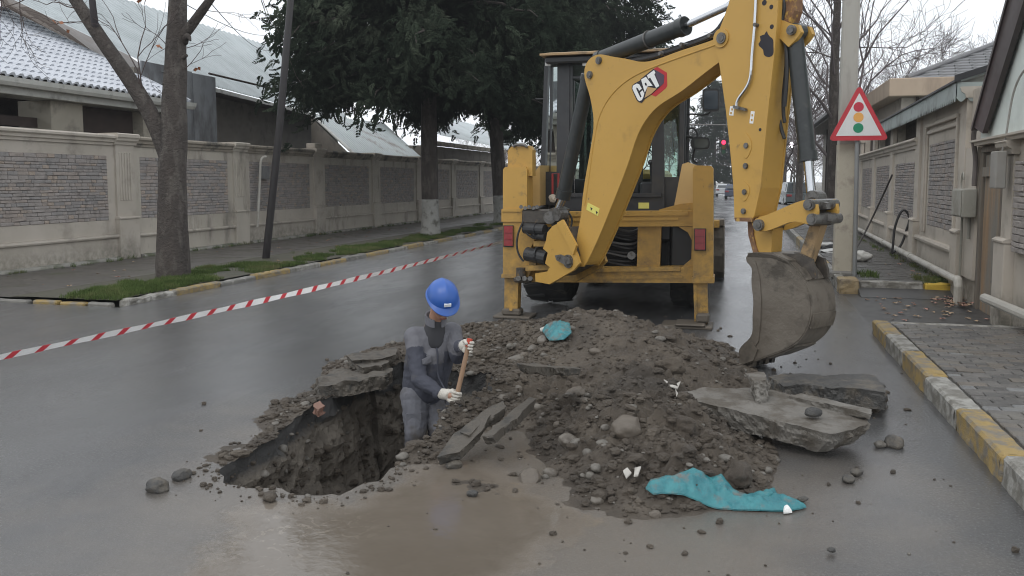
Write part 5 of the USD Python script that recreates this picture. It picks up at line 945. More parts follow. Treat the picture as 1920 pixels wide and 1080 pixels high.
# ------------------------------------------------------------------ the soil heap
soil = usdkit.material(stage, '/World/Looks/dug_soil', {
    'g': ('geometry', {}), 'n': ('noise_texture', {'scale': 3.2, 'detail': 9.0, 'roughness': 0.68}), 'r': ('rgb_ramp', {'ramp': [(0.28, (0.050, 0.039, 0.029)), (0.5, (0.100, 0.080, 0.060)), (0.72, (0.175, 0.145, 0.112))]}),
    'n5': ('noise_texture', {'scale': 1.1, 'detail': 3.0}), 'd': ('map_range', {'from_min': 0.52, 'from_max': 0.66, 'to_min': 0.0, 'to_max': 0.55, 'clamp': True}), 'm': ('mix_color', {'b': (0.056, 0.048, 0.040)}),
    'n2': ('noise_texture', {'scale': 42.0, 'detail': 8.0, 'roughness': 0.78}), 'b': ('bump', {'strength': 1.0, 'distance': 0.035}), 'q': ('map_range', {'from_min': 0.35, 'from_max': 0.65, 'to_min': 0.42, 'to_max': 0.8, 'clamp': True}), 'p': ('principled_bsdf', {})},
    [('g.position', 'n.vector'), ('g.position', 'n5.vector'), ('n.fac', 'r.fac'), ('n5.fac', 'd.value'), ('r.color', 'm.a'), ('d.result', 'm.fac'), ('m.result', 'p.base_color'), ('g.position', 'n2.vector'), ('n2.fac', 'b.height'), ('b.normal', 'p.normal'), ('n.fac', 'q.value'), ('q.result', 'p.roughness')], surface='p.BSDF')
ctrl = [at_y(*q) for q in ((905, 613, 8.7), (950, 612, 8.5), (1000, 604, 8.2), (1060, 590, 7.8), (1130, 598, 7.65), (1210, 612, 7.5), (1290, 652, 7.2), (1345, 688, 7.0), (1400, 716, 6.9),
        (930, 680, 7.2), (1060, 690, 6.7), (1160, 675, 6.7), (1260, 705, 6.5), (900, 740, 6.35), (1000, 745, 6.1), (1110, 745, 5.8),
        (1190, 768, 5.15), (1120, 775, 5.2), (1270, 778, 5.2), (1340, 820, 5.1), (1230, 800, 5.05), (1060, 800, 5.3), (905, 832, 5.25), (970, 838, 5.15), (1040, 850, 4.95), (1130, 850, 4.75), (1230, 860, 4.65), (1340, 875, 4.68), (1010, 905, 4.6), (1150, 920, 4.42), (1280, 915, 4.42), (1400, 880, 4.82))]
zero = [at_z(*q) for q in ((770, 875), (870, 888), (960, 910), (1000, 950), (1130, 972), (1230, 982), (1330, 958), (1450, 910), (1460, 860), (1400, 800), (1420, 750), (1440, 720))]
zero += [np.array(q) for q in ((0.1, 8.2, 0), (-0.25, 9.2, 0), (-0.9, 9.5, 0), (-1.6, 9.75, 0), (-2.4, 9.9, 0), (-3.3, 8.6, 0), (-3.45, 7.6, 0), (0.5, 6.0, -.05), (0.6, 7, -.05), (0.3, 4.2, -.05), (-0.8, 3.9, -.05), (-2, 3.8, -.05), (-3.6, 5, -.05), (-3.6, 9.5, -.05), (0.6, 9.5, -.05), (-1.5, 10.4, -.05), (-3.4, 6.4, 0), (-3.35, 5.3, 0), (-3.3, 4.4, -.01))]
rim = [np.array(q) for q in ((-1.82, 6.7, .19), (-1.80, 6.2, .15), (-1.82, 5.4, .08), (-1.85, 4.8, .03), (-1.9, 7.5, .22), (-2.35, 7.35, .16), (-2.35, 8.1, .18), (-2.95, 7.8, .14), (-3.1, 7.2, .17), (-3.08, 6.6, .12), (-3.08, 5.8, .05), (-3.0, 5.0, .015), (-2.9, 8.6, .08), (-2.1, 8.9, .16))]
K = np.array(ctrl + zero + rim); rbf = RBFInterpolator(K[:, :2], K[:, 2], kernel='thin_plate_spline', smoothing=0.001)
def heap_base(X, Y): return rbf(np.c_[X.ravel(), Y.ravel()]).reshape(X.shape)
def heap_fn(X, Y):
    h = heap_base(X, Y); s = np.clip(h / 0.10, 0, 1.0); q = np.stack([X, Y, h], -1)
    lump = (meshkit.fbm(q * 4.5, 4, 21) - 0.5) * 0.17 + (np.abs(meshkit.fbm(q * 9, 3, 22) - 0.5) * 0.30 - 0.03) + (np.abs(meshkit.fbm(q * 22, 3, 23) - 0.5) * 0.13 - 0.015)
    rough = np.clip(0.42 + 1.5 * (meshkit.fbm(q * 1.3, 2, 24) - 0.45) + 0.5 * np.clip((6.6 - Y) / 1.0, 0, 1), 0.22, 1.0)
    return h + lump * s * rough + (meshkit.fbm(q * 8, 3, 25) - 0.5) * 0.025 - 0.004
def heap():
    x0, x1, y0, y1 = -3.7, 0.65, 3.9, 10.2; nx, ny = 300, 430
    v, f = grid_patch(x0, x1, y0, y1, nx, ny, heap_fn)
    ok = (v[f][:, :, 2].max(1) > 0.0) & (v[f][:, :, 2].min(1) > -0.06); c = v[f].mean(1)
    inside = shapely.contains_xy(HOLE_P.buffer(-0.015), c[:, 0], c[:, 1]); ok &= ~inside
    f = f[ok]; used, inv = np.unique(f, return_inverse=True); return v[used], inv.reshape(-1, 3)
HV, HF = heap()
obj('soil_heap', (HV, HF), soil, smooth=True, label='large heap of brown excavated soil and rubble beside the trench', cat='soil heap')
def trench():
    n = len(HOLE); P = np.asarray(sg.polygon.orient(HOLE_P).exterior.coords)[:-1]; n = len(P)
    t = np.roll(P, -1, 0) - np.roll(P, 1, 0); nrm = np.c_[-t[:, 1], t[:, 0]]; nrm /= np.linalg.norm(nrm, axis=1, keepdims=True)
    for _ in range(6): nrm = (np.roll(nrm, 1, 0) + nrm + np.roll(nrm, -1, 0)) / 3
    L = 23; V = []; top = np.maximum(heap_fn(P[:, 0], P[:, 1]), 0.0)
    for k in range(L):
        s = max(k - 1, 0) / (L - 2); z = top * (1 - s) - 0.88 * s
        q = np.c_[P, z]
        d = 0.16 * s ** 1.3 + min(max(k - 1, 0) / 3.0, 1.0) * ((meshkit.fbm(q * np.array([5, 5, 7]), 4, 11) - 0.5) * 0.20 + (meshkit.fbm(q * 19, 3, 12) - 0.5) * 0.07)
        V.append(np.c_[P + nrm * (d if k else d - 0.035)[:, None], z - (0.03 if k == 0 else 0) * (top < .01) - (0.012 if k == 0 else 0) + (0 if k < 2 else 1) * (meshkit.noise(q * 9, 5) - 0.5) * 0.03])
    V = np.vstack(V + [np.array([[_c[0], _c[1], -0.86]])]); k = np.arange(n); kn = (k + 1) % n; f = []
    for i in range(L - 1):
        f += [np.stack([i * n + k, i * n + kn, (i + 1) * n + kn], 1), np.stack([i * n + k, (i + 1) * n + kn, (i + 1) * n + k], 1)]
    e = (L - 1) * n; f.append(np.stack([e + k, e + kn, np.full(n, len(V) - 1)], 1))
    return V, np.vstack(f)
TRV, TRF = trench()
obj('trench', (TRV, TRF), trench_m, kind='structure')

tree_h = cKDTree(HV[:, :2])
def surf(x, y):
    d, i = tree_h.query([x, y]); return max(HV[i][2], 0.0) if d < 0.05 else 0.0
# crumbs, gravel and clods nobody could count
cl_m = soil
grav_m = pm('gravel_grey', (0.08, 0.072, 0.06), (0.16, 0.146, 0.127), 30, rough=(0.4, 0.75), bump=0.3)
r4 = np.random.RandomState(11)
cand = HV[(HV[:, 2] > 0.005)]; cand = cand[r4.choice(len(cand), 16000)]; cand = cand[(r4.rand(len(cand)) < np.where(cand[:, 1] > 6.0, 0.35, 1.0)) | (cand[:, 0] < -1.4)]
out_ = np.c_[r4.normal(-0.8, 1.1, 700), r4.normal(6.3, 1.8, 700)]; hb = heap_base(out_[:, 0], out_[:, 1]); out_ = out_[(hb < 0.03) & (hb > -0.28) & ~shapely.contains_xy(HOLE_P, out_[:, 0], out_[:, 1])]
edge = HOLE[r4.choice(len(HOLE), 900)] + r4.normal(size=(900, 2)) * 0.10; edge = edge[~shapely.contains_xy(HOLE_P, edge[:, 0], edge[:, 1])]
tw_ = TRV[(TRV[:, 2] < -.06) & (TRV[:, 2] > -.87)]; tw_ = tw_[r4.choice(len(tw_), 2600)]; pts = np.vstack([cand, tw_, np.c_[out_, np.zeros(len(out_))], np.array([[x, y, surf(x, y)] for x, y in edge])])
sc = np.exp(r4.normal(-5.0, 0.5, len(pts))); big_ = r4.rand(len(pts)) < 0.16; sc = np.where(big_, np.exp(r4.normal(-3.75, 0.35, len(pts))), sc); sc = np.clip(sc, 0.0035, 0.05); sc[len(cand) + len(tw_):] = np.clip(sc[len(cand) + len(tw_):], .004, .024)
pts[:, 2] += sc * 0.25
gi = UsdGeom.PointInstancer.Define(stage, '/World/rubble')
protos = [obj('clod' if k < 4 else 'pebble', (lambda c: c)(chunk((1, 0.8, 0.62), 30 + k, 2 if k < 4 else 1, 0.55 if k < 4 else .2)), soil if k < 4 else grav_m, '/World/rubble', smooth=(False if k < 3 else 50)) for k in range(6)]
instancer('/World/rubble', protos, pts, sc[:, None] * (0.8 + 0.5 * r4.rand(len(pts), 3)), r4.rand(len(pts)) * 6.28, r4.choice(6, len(pts), p=(.25, .25, .25, .15, .06, .04)))
keys(gi, 'crumbs of soil and gravel strewn over the heap and road', 'rubble', kind='stuff')
# cobbles one can tell apart
stone_k = [pm('cobble_grey', (0.105, 0.092, 0.076), (0.165, 0.147, 0.124), 7, rough=(0.4, 0.7), dirt=(0.08, 0.067, 0.053), dscale=10, dlim=(0.46, 0.58), bump=0.25), pm('cobble_brown', (0.092, 0.076, 0.06), (0.14, 0.118, 0.094), 7, rough=(0.45, 0.75), dirt=(0.09, 0.075, 0.06), dscale=7, dlim=(0.48, 0.62), bump=0.3), soil]
def ray_heap(px, py):
    for y in np.arange(4.0, 10.0, 0.015):
        p = at_y(px, py, y)
        if p[2] <= max(surf(p[0], p[1]), 0.0): return p
    return at_z(px, py)
named = [  # px, py, radius px, label
    (969, 676, 15, 'round pale grey cobble high on the heap right of the shovel', 0), (996, 900, 25, 'largest rounded boulder at the front foot of the heap', 1), (1032, 890, 15, 'angular pale stone touching the large front boulder', 0),
    (1178, 806, 30, 'big brown boulder on the front crest of the heap', 1), (1066, 830, 20, 'tilted flat pale stone in the middle of the heap front', 0), (1256, 690, 24, 'dark clod on the right shoulder of the heap', 2),
    (1120, 940, 14, 'flat pale stone at the lower front edge of the heap', 0), (1072, 862, 8, 'small whitish pebble above the large front boulder', 0), (1228, 968, 12, 'lone stone below the end of the turquoise sack', 1), (1020, 640, 14, 'pale stone beside the small turquoise bag', 0),
    (944, 750, 12, 'grey stone just right of the shovel handle', 0), (1385, 895, 30, 'large brown clod at the right front of the heap', 2), (1275, 800, 26, 'dark earthy lump near the left end of the broad slab', 2), (1330, 822, 18, 'blackish lump of asphalt left of the broad slab', 2), (1080, 740, 18, 'reddish brown stone behind the plank-like slabs', 1), (1000, 655, 10, 'small stone under the small turquoise bag', 0)]
for i, (px, py, rp, lab, mk) in enumerate(named):
    p = ray_heap(px, py); d = (p - EYE) @ FWD; r = rp * d / F
    v, f = chunk((r * 1.12, r * 0.95, r * (0.8 if mk != 0 else 0.72)), 60 + i, 3, 0.14 if mk != 2 else 0.35); Rz = rot([0, 0, 1], i * 1.3) @ rot([1, 0, 0], 0.3 * math.sin(i))
    obj('stone' if mk != 2 else 'clod', (v @ Rz.T + p + [0, 0, r * 0.12], f), stone_k[mk], label=lab, cat='stone' if mk != 2 else 'clod', smooth=45)
# the other stones of the heap look alike
sel = cand[r4.choice(len(cand), 34)]; sel = sel[(heap_base(sel[:, 0], sel[:, 1]) > 0.04) & ((sel[:, 1] < 6.2) | (r4.rand(len(sel)) < 0.5))]
for i, p in enumerate(sel):
    r = float(np.clip(np.exp(r4.normal(-3.5, 0.3)), 0.02, 0.05)); v, f = chunk((r * 1.2, r, r * 0.72), 200 + i, 2, 0.15); Rz = rot([0, 0, 1], i * 2.1) @ rot([1, 0, 0], r4.normal() * .4)
    obj('cobble', (v @ Rz.T + p + [0, 0, r * 0.05], f), stone_k[i % 2], label='small muddy rounded cobble half sunk in the soil heap', cat='stone', group='cobbles in the soil heap', smooth=45)
# ------------------------------------------------------------------ broken slabs
conc = pm('broken_concrete', (0.115, 0.105, 0.091), (0.175, 0.163, 0.145), 5, rough=(0.45, 0.75), dirt=(0.085, 0.073, 0.058), dscale=6, dlim=(0.46, 0.60), bump=0.6, bscale=45)
aspc = pm('broken_asphalt', (0.035, 0.034, 0.033), (0.07, 0.067, 0.062), 9, rough=(0.45, 0.75), dirt=(0.11, 0.095, 0.075), dscale=5, dlim=(0.5, 0.64), bump=0.7, bscale=55)
grime = pm('muddy_slab', (0.062, 0.053, 0.042), (0.108, 0.093, 0.075), 7, rough=(0.5, 0.8), dirt=(0.05, 0.046, 0.04), dscale=7, dlim=(0.5, 0.62), bump=0.7, bscale=50)
def slab_mesh(px_pts, z, th, seed, tilt=(0, 0), under=0.10, amp=0.022, size=0.026, skew=(0, 0)):
    P = np.array([at_z(px, py, z) for px, py in px_pts])[:, :2]; c = P.mean(0)
    P = densify(P, 0.05); P = P + (meshkit.fbm(np.c_[P * 9, np.full(len(P), seed * 1.7)], 3, seed)[:, None] - 0.5) * 0.07 * (P - c) / np.maximum(np.linalg.norm(P - c, axis=1, keepdims=True), 1e-6)
    m = trimesh.creation.extrude_polygon(sg.Polygon(P).buffer(0), th, engine='earcut'); m = m.subdivide_to_size(size, max_iter=12); v = np.asarray(m.vertices).copy()
    k = 1 - v[:, 2] / th; v[:, :2] = c + (v[:, :2] - c) * (1 - under * k[:, None] ** 2) + np.outer(k, skew)
    n = meshkit.fbm(v * 14 + seed, 4, seed) - 0.5; side = (v[:, 2] < th - 1e-4); rg = np.abs(meshkit.fbm(v * 22 + seed, 3, seed + 3) - 0.5) * 2 - .3
    v[:, :2] += (v[:, :2] - c) / np.maximum(np.linalg.norm(v[:, :2] - c, axis=1, keepdims=True), 1e-6) * ((n * 0.09 + rg * 0.045) * side)[:, None]
    v[:, 2] += np.where(side, n * 0.04 + rg * .02, (meshkit.fbm(v * 9 + seed, 3, seed + 1) - 0.5) * amp)
    v[:, 2] += z - th + (v[:, 0] - c[0]) * tilt[0] + (v[:, 1] - c[1]) * tilt[1]
    return v, np.asarray(m.faces)
def slab(name, lab, cat, px, z, th, seed, m, **k): return obj(name, slab_mesh(px, z, th, seed, **k), m, label=lab, cat=cat, smooth=18)
slab('concrete_slab', 'broad broken concrete slab lying right of the soil heap', 'slab', [(1275, 742), (1322, 735), (1404, 735), (1450, 737), (1526, 752), (1632, 773), (1628, 787), (1583, 802), (1554, 804), (1506, 794), (1440, 782), (1363, 767), (1281, 753)], 0.215, 0.14, 3, conc, tilt=(-0.03, 0.05), under=0.16)
slab('asphalt_slab', 'long rubble-covered asphalt slab below the digger bucket', 'slab', [(1440, 706), (1470, 699), (1540, 703), (1600, 699), (1640, 703), (1658, 720), (1660, 735), (1600, 728), (1540, 726), (1470, 722)], 0.20, 0.13, 5, aspc, under=-0.03, amp=0.05)
slab('earth_lump', 'strip of brown earth under the long asphalt slab', 'earth', [(1500, 722), (1560, 720), (1640, 724), (1664, 740), (1640, 752), (1560, 744)], 0.085, 0.09, 6, soil, under=0.0)
slab('slab_fragment', 'upright sliver of broken concrete standing on the broad slab', 'slab', [(1404, 700), (1432, 697), (1436, 712), (1412, 714)], 0.36, 0.20, 7, conc, under=0.05, skew=(0.03, -0.10))
slab('slab_strip', 'thin concrete strip along the back edge of the broad slab', 'slab', [(1500, 737), (1636, 768), (1634, 776), (1480, 742)], 0.245, 0.035, 8, conc, under=0.02)
slab('asphalt_slab', 'flat dark triangular asphalt piece at the foot of the shovel', 'slab', [(820, 834), (846, 812), (884, 800), (918, 797), (906, 812), (862, 832)], 0.15, 0.06, 9, grime, tilt=(0.12, 0.25), under=0.1)
slab('asphalt_slab', 'plank-like muddy asphalt piece right of the shovel, nearer of two', 'slab', [(905, 806), (930, 790), (996, 753), (1006, 759), (960, 788), (926, 806)], 0.20, 0.06, 10, grime, tilt=(0.1, 0.1))
slab('asphalt_slab', 'plank-like muddy asphalt piece right of the shovel, farther of two', 'slab', [(862, 800), (900, 776), (944, 760), (950, 770), (905, 790), (880, 806)], 0.19, 0.06, 11, grime, tilt=(0.1, 0.1))
slab('asphalt_slab', 'dark asphalt chunk lying on the far left rim of the trench', 'slab', [(590, 706), (620, 698), (660, 694), (700, 684), (736, 690), (726, 704), (664, 716), (600, 722)], 0.15, 0.10, 12, grime, under=-0.05, amp=0.07)
slab('asphalt_slab', 'flat muddy slab half buried on the heap below the small turquoise bag', 'slab', [(970, 700), (1010, 682), (1078, 662), (1090, 668), (1040, 696), (985, 714)], 0.46, 0.05, 13, grime, tilt=(-0.1, -0.2))
slab('rubble_piece', 'layered pale rubble piece behind the chunk on the trench rim', 'rubble', [(650, 666), (700, 656), (742, 652), (746, 664), (690, 674), (660, 676)], 0.22, 0.08, 14, grime, amp=0.05)
slab('rubble_piece', 'pale flat rubble piece in front of the layered one on the rim', 'rubble', [(664, 680), (700, 672), (732, 676), (716, 686), (680, 690)], 0.19, 0.06, 15, grime, amp=0.03)
slab('brick_piece', 'reddish brick fragment on the left rim of the trench', 'brick', [(588, 758), (600, 752), (608, 760), (596, 768)], 0.07, 0.06, 16, pm('brick_red', (0.16, 0.085, 0.06), (0.2, 0.11, 0.08), 8, dirt=DIRT, dscale=9), size=0.03)
for (px, py, r, lab, m) in [(295, 912, 0.065, 'dark asphalt lump on the road left of the trench, nearer one', aspc), (341, 890, 0.058, 'dark asphalt lump on the road left of the trench, farther one', aspc), (1676, 830, 0.07, 'dark asphalt crumb on the road between broad slab and kerb', aspc), (1650, 833, 0.035, 'pale chip beside the dark crumb near the kerb', conc), (1606, 886, 0.035, 'black crumb on the road below the broad slab, farther one', aspc), (1591, 898, 0.04, 'black crumb on the road below the broad slab, nearer one', aspc), (1420, 853, 0.06, 'brown clod on the road in front of the broad slab', soil), (1524, 773, 0.05, 'dark stone lying on top of the broad slab', aspc), (505, 932, 0.045, 'reddish clod at the near tip of the trench', soil), (1559, 1031, 0.02, 'lone black pebble on the road at the bottom right', aspc), (1450, 858, 0.03, 'grey chip on the road right of the clod', grav_m), (1505, 936, 0.025, 'dark chip by the end of the turquoise sack', aspc), (852, 872, 0.045, 'dark pebble on the mud before the triangular asphalt piece', aspc), (886, 925, 0.03, 'pebble standing in the muddy puddle', aspc)]:
    p = at_z(px, py, 0.02) if py != 773 else at_z(px, py, 0.24); v, f = chunk((r * 1.15, r * .9, r * .62), int(px), 2, 0.25)
    obj('loose_lump', (v @ rot([0, 0, 1], px).T + p, f), m, label=lab, cat='lump', smooth=40)
# ------------------------------------------------------------------ sacks and scraps
def crumple(px_pts, zf, h, seed, n=46, fold=9.0, drape=0.0):
    P = sg.Polygon([(ray_heap(px, py) if zf is None else at_z(px, py, zf))[:2] for px, py in px_pts]).buffer(0); x0, y0, x1, y1 = P.bounds; step = max(x1 - x0, y1 - y0) / n
    X, Y = np.meshgrid(np.arange(x0, x1 + step, step), np.arange(y0, y1 + step, step)); q = np.c_[X.ravel(), Y.ravel()]
    q = q[shapely.contains_xy(P.buffer(-step * .35), q[:, 0], q[:, 1])]; bd = densify(np.array(P.exterior.coords)[:-1], step); q = np.vstack([q, bd])
    t = Delaunay(q).simplices; c = q[t].mean(1); t = t[shapely.contains_xy(P, c[:, 0], c[:, 1])]
    e = np.array([P.exterior.distance(sg.Point(*k)) for k in q]); e = np.clip(e / e.max(), 0, 1)
    g = np.maximum(heap_base(q[:, 0], q[:, 1]), 0.0) + np.clip(heap_base(q[:, 0], q[:, 1]) * .3, 0, .035); ridge = 1 - np.abs(2 * meshkit.fbm(np.c_[q * fold, np.full(len(q), seed)], 3, seed) - 1) * 1.6
    z = g + 0.012 + h * e ** 0.6 * (0.55 + 0.6 * ridge) + 0.3 * h * (meshkit.noise(np.c_[q * fold * 3, np.full(len(q), seed)], seed + 2) - .5) * np.minimum(1, e * 4 + .3)
    top = np.c_[q, z]; bot = np.c_[q, z - 0.006]; return np.vstack([top, bot]), np.vstack([t, t[:, ::-1] + len(q)])
turq = pm('turquoise_sack', (0.015, 0.125, 0.15), (0.045, 0.23, 0.25), 11, rough=(0.25, 0.5), dirt=(0.12, 0.125, 0.115), dscale=8, dlim=(0.50, 0.62), bump=0.4, bscale=50)
sackpx = [(1210, 934), (1220, 918), (1262, 909), (1300, 902), (1330, 900), (1352, 909), (1375, 928), (1400, 936), (1430, 930), (1452, 920), (1460, 936), (1492, 944), (1512, 956), (1480, 963), (1400, 960), (1300, 946), (1225, 944)]
obj('sack', crumple(sackpx, None, 0.05, 3, 90, 12), turq, label='long crumpled turquoise plastic sack lying at the front foot of the heap', cat='sack', smooth=50)
obj('plastic_scrap', crumple([(1468, 936), (1482, 936), (1486, 942), (1470, 944)], 0.06, 0.03, 5, 12), white_p, label='white scrap stuck on the end of the turquoise sack', cat='scrap')
def patch_on_heap(px_pts, seed, h=0.03, n=26):
    return crumple(px_pts, None, h, seed, n, 14)
obj('bag', patch_on_heap([(1016, 630), (1036, 622), (1068, 620), (1072, 638), (1056, 648), (1030, 650)], 7, 0.07), turq, label='small crumpled turquoise bag high on the back of the heap', cat='bag', smooth=50)
scr = pm('scrap_white', (0.34, 0.32, 0.29), (0.46, 0.44, 0.40), 20)
for px, lab in (([(1012, 624), (1026, 622), (1026, 630), (1014, 632)], 'white scrap beside the small turquoise bag'), ([(1244, 720), (1262, 717), (1276, 722), (1270, 734), (1256, 730)], 'white plastic scrap on the heap left of the broad slab'), ([(1266, 738), (1276, 740), (1274, 752), (1268, 750)], 'torn white scrap at the left end of the broad slab'), ([(1168, 896), (1176, 892), (1184, 908), (1174, 912)], 'white paper strip low on the heap front, left one'), ([(1190, 896), (1202, 898), (1196, 914), (1188, 914)], 'white paper strip low on the heap front, right one')):
    obj('plastic_scrap', patch_on_heap(px, int(px[0][0]), 0.008, 12), scr, label=lab, cat='scrap')
for k, (px, py) in enumerate(((650, 905), (632, 912))):
    p = at_y(px, py, 4.45); b = MB(); b.tube(smooth_path([(-2.25 + .12 * k, 4.28 + .05 * k, -.62), (-2.23 + .12 * k, 4.38, -.5), (-2.3 + .1 * k, 4.45, -.38)], 4), 0.006, 5); obj('root', b, pm('pale_root', (0.3, 0.25, 0.18)), label=['thin pale root end sticking up in the trench, upper one', 'thin pale root end sticking up in the trench, lower one'][k], cat='root')

# ------------------------------------------------------------------ the worker
def bones(segs, inflate=0.0, cell=0.014, smooth=6, noise_amp=0.0, seed=0, fold=10):
    """continuous figure: hulls of spheres along bones, unioned, refined and smoothed"""
    tot = None
    for chain in segs:
        pr_ = None
        for p, r in chain:
            s = m3.Manifold.sphere(r + inflate, 20).translate(np.asarray(p, float).tolist())
            if pr_ is not None:
                h = m3.Manifold.batch_hull([pr_, s]); tot = h if tot is None else tot + h
            pr_ = s
    m = tot.refine_to_length(cell).to_mesh(); t = trimesh.Trimesh(m.vert_properties[:, :3], m.tri_verts, process=True)
    v0 = np.array(t.vertices); trimesh.smoothing.filter_taubin(t, iterations=smooth); v = np.array(t.vertices); bad = np.linalg.norm(v - v0, axis=1) > .02; v[bad] = v0[bad]; t.vertices = v
    if noise_amp:
        n = np.asarray(t.vertex_normals); q = v * np.array([1, 1, 1.9]); w = 1 - np.abs(2 * meshkit.fbm(q * fold, 3, seed) - 1) * 2
        v = v + n * (w * noise_amp)[:, None]
    return v, np.asarray(t.faces)
D0 = 6.55
pelvis = at_d(796, 738, 6.62); lower_b = at_d(798, 712, 6.62); chest = at_d(806, 668, 6.58); upper_c = at_d(811, 636, 6.56); neck = at_d(816, 599, 6.50); head = at_d(829, 566, 6.36)
shR, shL = at_d(777, 632, 6.50), at_d(848, 622, 6.60); elR, wrR = at_d(786, 712, 6.36), at_d(828, 738, 6.26); elL, wrL = at_d(858, 668, 6.46), at_d(868, 649, 6.28)
haR, haL = at_d(846, 742, 6.22), at_d(876, 648, 6.24)
hipR, hipL = at_d(779, 742, 6.58), at_d(815, 744, 6.66); knR, knL = at_d(779, 812, 6.48), at_d(822, 806, 6.55)
anR, anL = at_d(776, 900, 6.60), at_d(820, 900, 6.72); anR[2] = anL[2] = -0.77
toR, toL = anR - FWD * 0.17 - RIGHT * .03, anL - FWD * 0.15 + RIGHT * .06; toR[2] = toL[2] = -0.82
pe = thing('person', 'person in grey and navy work overalls, blue hard hat and white gloves digging in trench', 'person')
skin = pm('skin', (0.30, 0.165, 0.11), (0.34, 0.19, 0.13), 20, rough=(0.45, 0.6)); navy = pm('overall_navy', (0.036, 0.039, 0.055), (0.055, 0.058, 0.076), 14, rough=(0.7, 0.9), bump=0.25, bscale=45, dirt=(0.09, 0.082, 0.075), dscale=5, dlim=(0.6, 0.75))
gry = pm('overall_grey', (0.105, 0.105, 0.12), (0.15, 0.15, 0.165), 12, rough=(0.7, 0.9), bump=0.25, bscale=45, dirt=(0.075, 0.072, 0.075), dscale=5, dlim=(0.52, 0.7))
trou = pm('trousers_grey', (0.095, 0.098, 0.115), (0.14, 0.142, 0.16), 10, rough=(0.7, 0.9), bump=0.25, bscale=45, dirt=(0.07, 0.062, 0.055), dscale=4, dlim=(0.52, 0.68))
fdir = -FWD * math.cos(0.35) + RIGHT * math.sin(0.35); fdir[2] = 0; fdir /= np.linalg.norm(fdir); sdir = np.cross(fdir, Z)    # sdir: his right
def hp(f, s, u, tilt=0.62):
    """a point of the head: forward, to his right, up; the head is bowed"""
    fd = fdir * math.cos(tilt) - Z * math.sin(tilt); ud = Z * math.cos(tilt) + fdir * math.sin(tilt); return head + fd * f + sdir * s + ud * u
hd = [[(hp(-.02, 0, .04), .092), (hp(.015, 0, -.05), .066), (hp(.045, 0, -.10), .034)], [(hp(.078, 0, -.01), .014), (hp(.103, 0, -.05), .015)], [(hp(.07, 0, -.088), .02), (hp(.085, 0, -.09), .012)],
      [(hp(.065, .035, .01), .016), (hp(.065, -.035, .01), .016)], [(hp(.0, .088, -.02), .014), (hp(-.01, .095, .0), .016)], [(hp(.0, -.088, -.02), .014), (hp(-.01, -.095, .0), .016)], [(hp(.055, .04, -.045), .022), (hp(.055, -.04, -.045), .022)],
      [(neck - Z * .03, .058), (hp(-.03, 0, -.03), .06)]]
skel = [[(upper_c, .10), (neck, .058)], [(pelvis, .11), (lower_b, .105), (chest, .115), (upper_c, .10)], [(shR, .05), (elR, .04), (wrR, .03)], [(shL, .05), (elL, .04), (wrL, .03)], [(upper_c, .09), (shR, .055)], [(upper_c, .09), (shL, .055)],
        [(wrR, .03), (haR, .028)], [(wrL, .03), (haL, .028)], [(hipR, .085), (knR, .055), (anR, .04), (toR, .03)], [(hipL, .085), (knL, .055), (anL, .04), (toL, .03)], [(hipR, .09), (hipL, .09)]]
obj('body', bones(hd + skel, 0, .011, 5), skin, pe, smooth=True)
for s in (-1, 1):
    v, f = chunk((.012, .012, .009), 1, 2, 0); obj('eye', (v + hp(.078, .033 * s, -.012), f), pm('eye_white', (0.5, 0.48, 0.45)), pe); 
b = MB(); b.tube([hp(.088, .026, -.088), hp(.096, 0, -.086), hp(.088, -.026, -.088)], .006, 6); obj('mouth', b, pm('lips', (0.2, 0.08, 0.06)), pe)
b = MB(); b.tube([hp(.074, .052, .006), hp(.088, .03, .012), hp(.085, .012, .006)], .006, 5); obj('brow', b, pm('hair_black', (0.012, 0.010, 0.009)), pe); b = MB(); b.tube([hp(.074, -.052, .006), hp(.088, -.03, .012), hp(.085, -.012, .006)], .006, 5); obj('brow', b, pm('hair_black', (0.012, 0.010, 0.009)), pe)
obj('hair', bones([[(hp(-.05, 0, .02), .085), (hp(-.06, 0, -.05), .062)], [(hp(-.01, .072, -.01), .03), (hp(-.02, -.072, -.01), .03)]], 0, .012, 3), pm('hair_black', (0.012, 0.010, 0.009)), pe, smooth=True)
belly = (lower_b + pelvis) / 2
jk = [[(pelvis + Z * .0 - sdir * .04, .135), (lower_b - sdir * .045, .135), (chest - sdir * .065, .13), (upper_c - sdir * .07, .105)], [(pelvis + sdir * .04, .135), (lower_b + sdir * .045, .135), (chest + sdir * .065, .13), (upper_c + sdir * .07, .105)], [(chest + fdir * .04, .12), (belly + fdir * .05, .13)],
      [(pelvis + sdir * .04, .135), (pelvis - sdir * .04, .135)], [(chest + sdir * .06, .128), (chest - sdir * .06, .128)], [(upper_c + sdir * .07, .1), (upper_c - sdir * .07, .1)]]
sleeves = [[(upper_c + sdir * .05, .10), (shR, .082)], [(upper_c - sdir * .05, .10), (shL, .078)], [(shR, .082), ((shR + elR) / 2, .070), (elR, .064), ((elR + wrR) / 2, .056), (wrR - (haR - wrR) * .25, .046)], [(shL, .078), ((shL + elL) / 2, .068), (elL, .062), (wrL - (haL - wrL) * .3, .046)]]
JV, JF = bones(jk + sleeves, -.006, .012, 6, .0065, 31, 9)
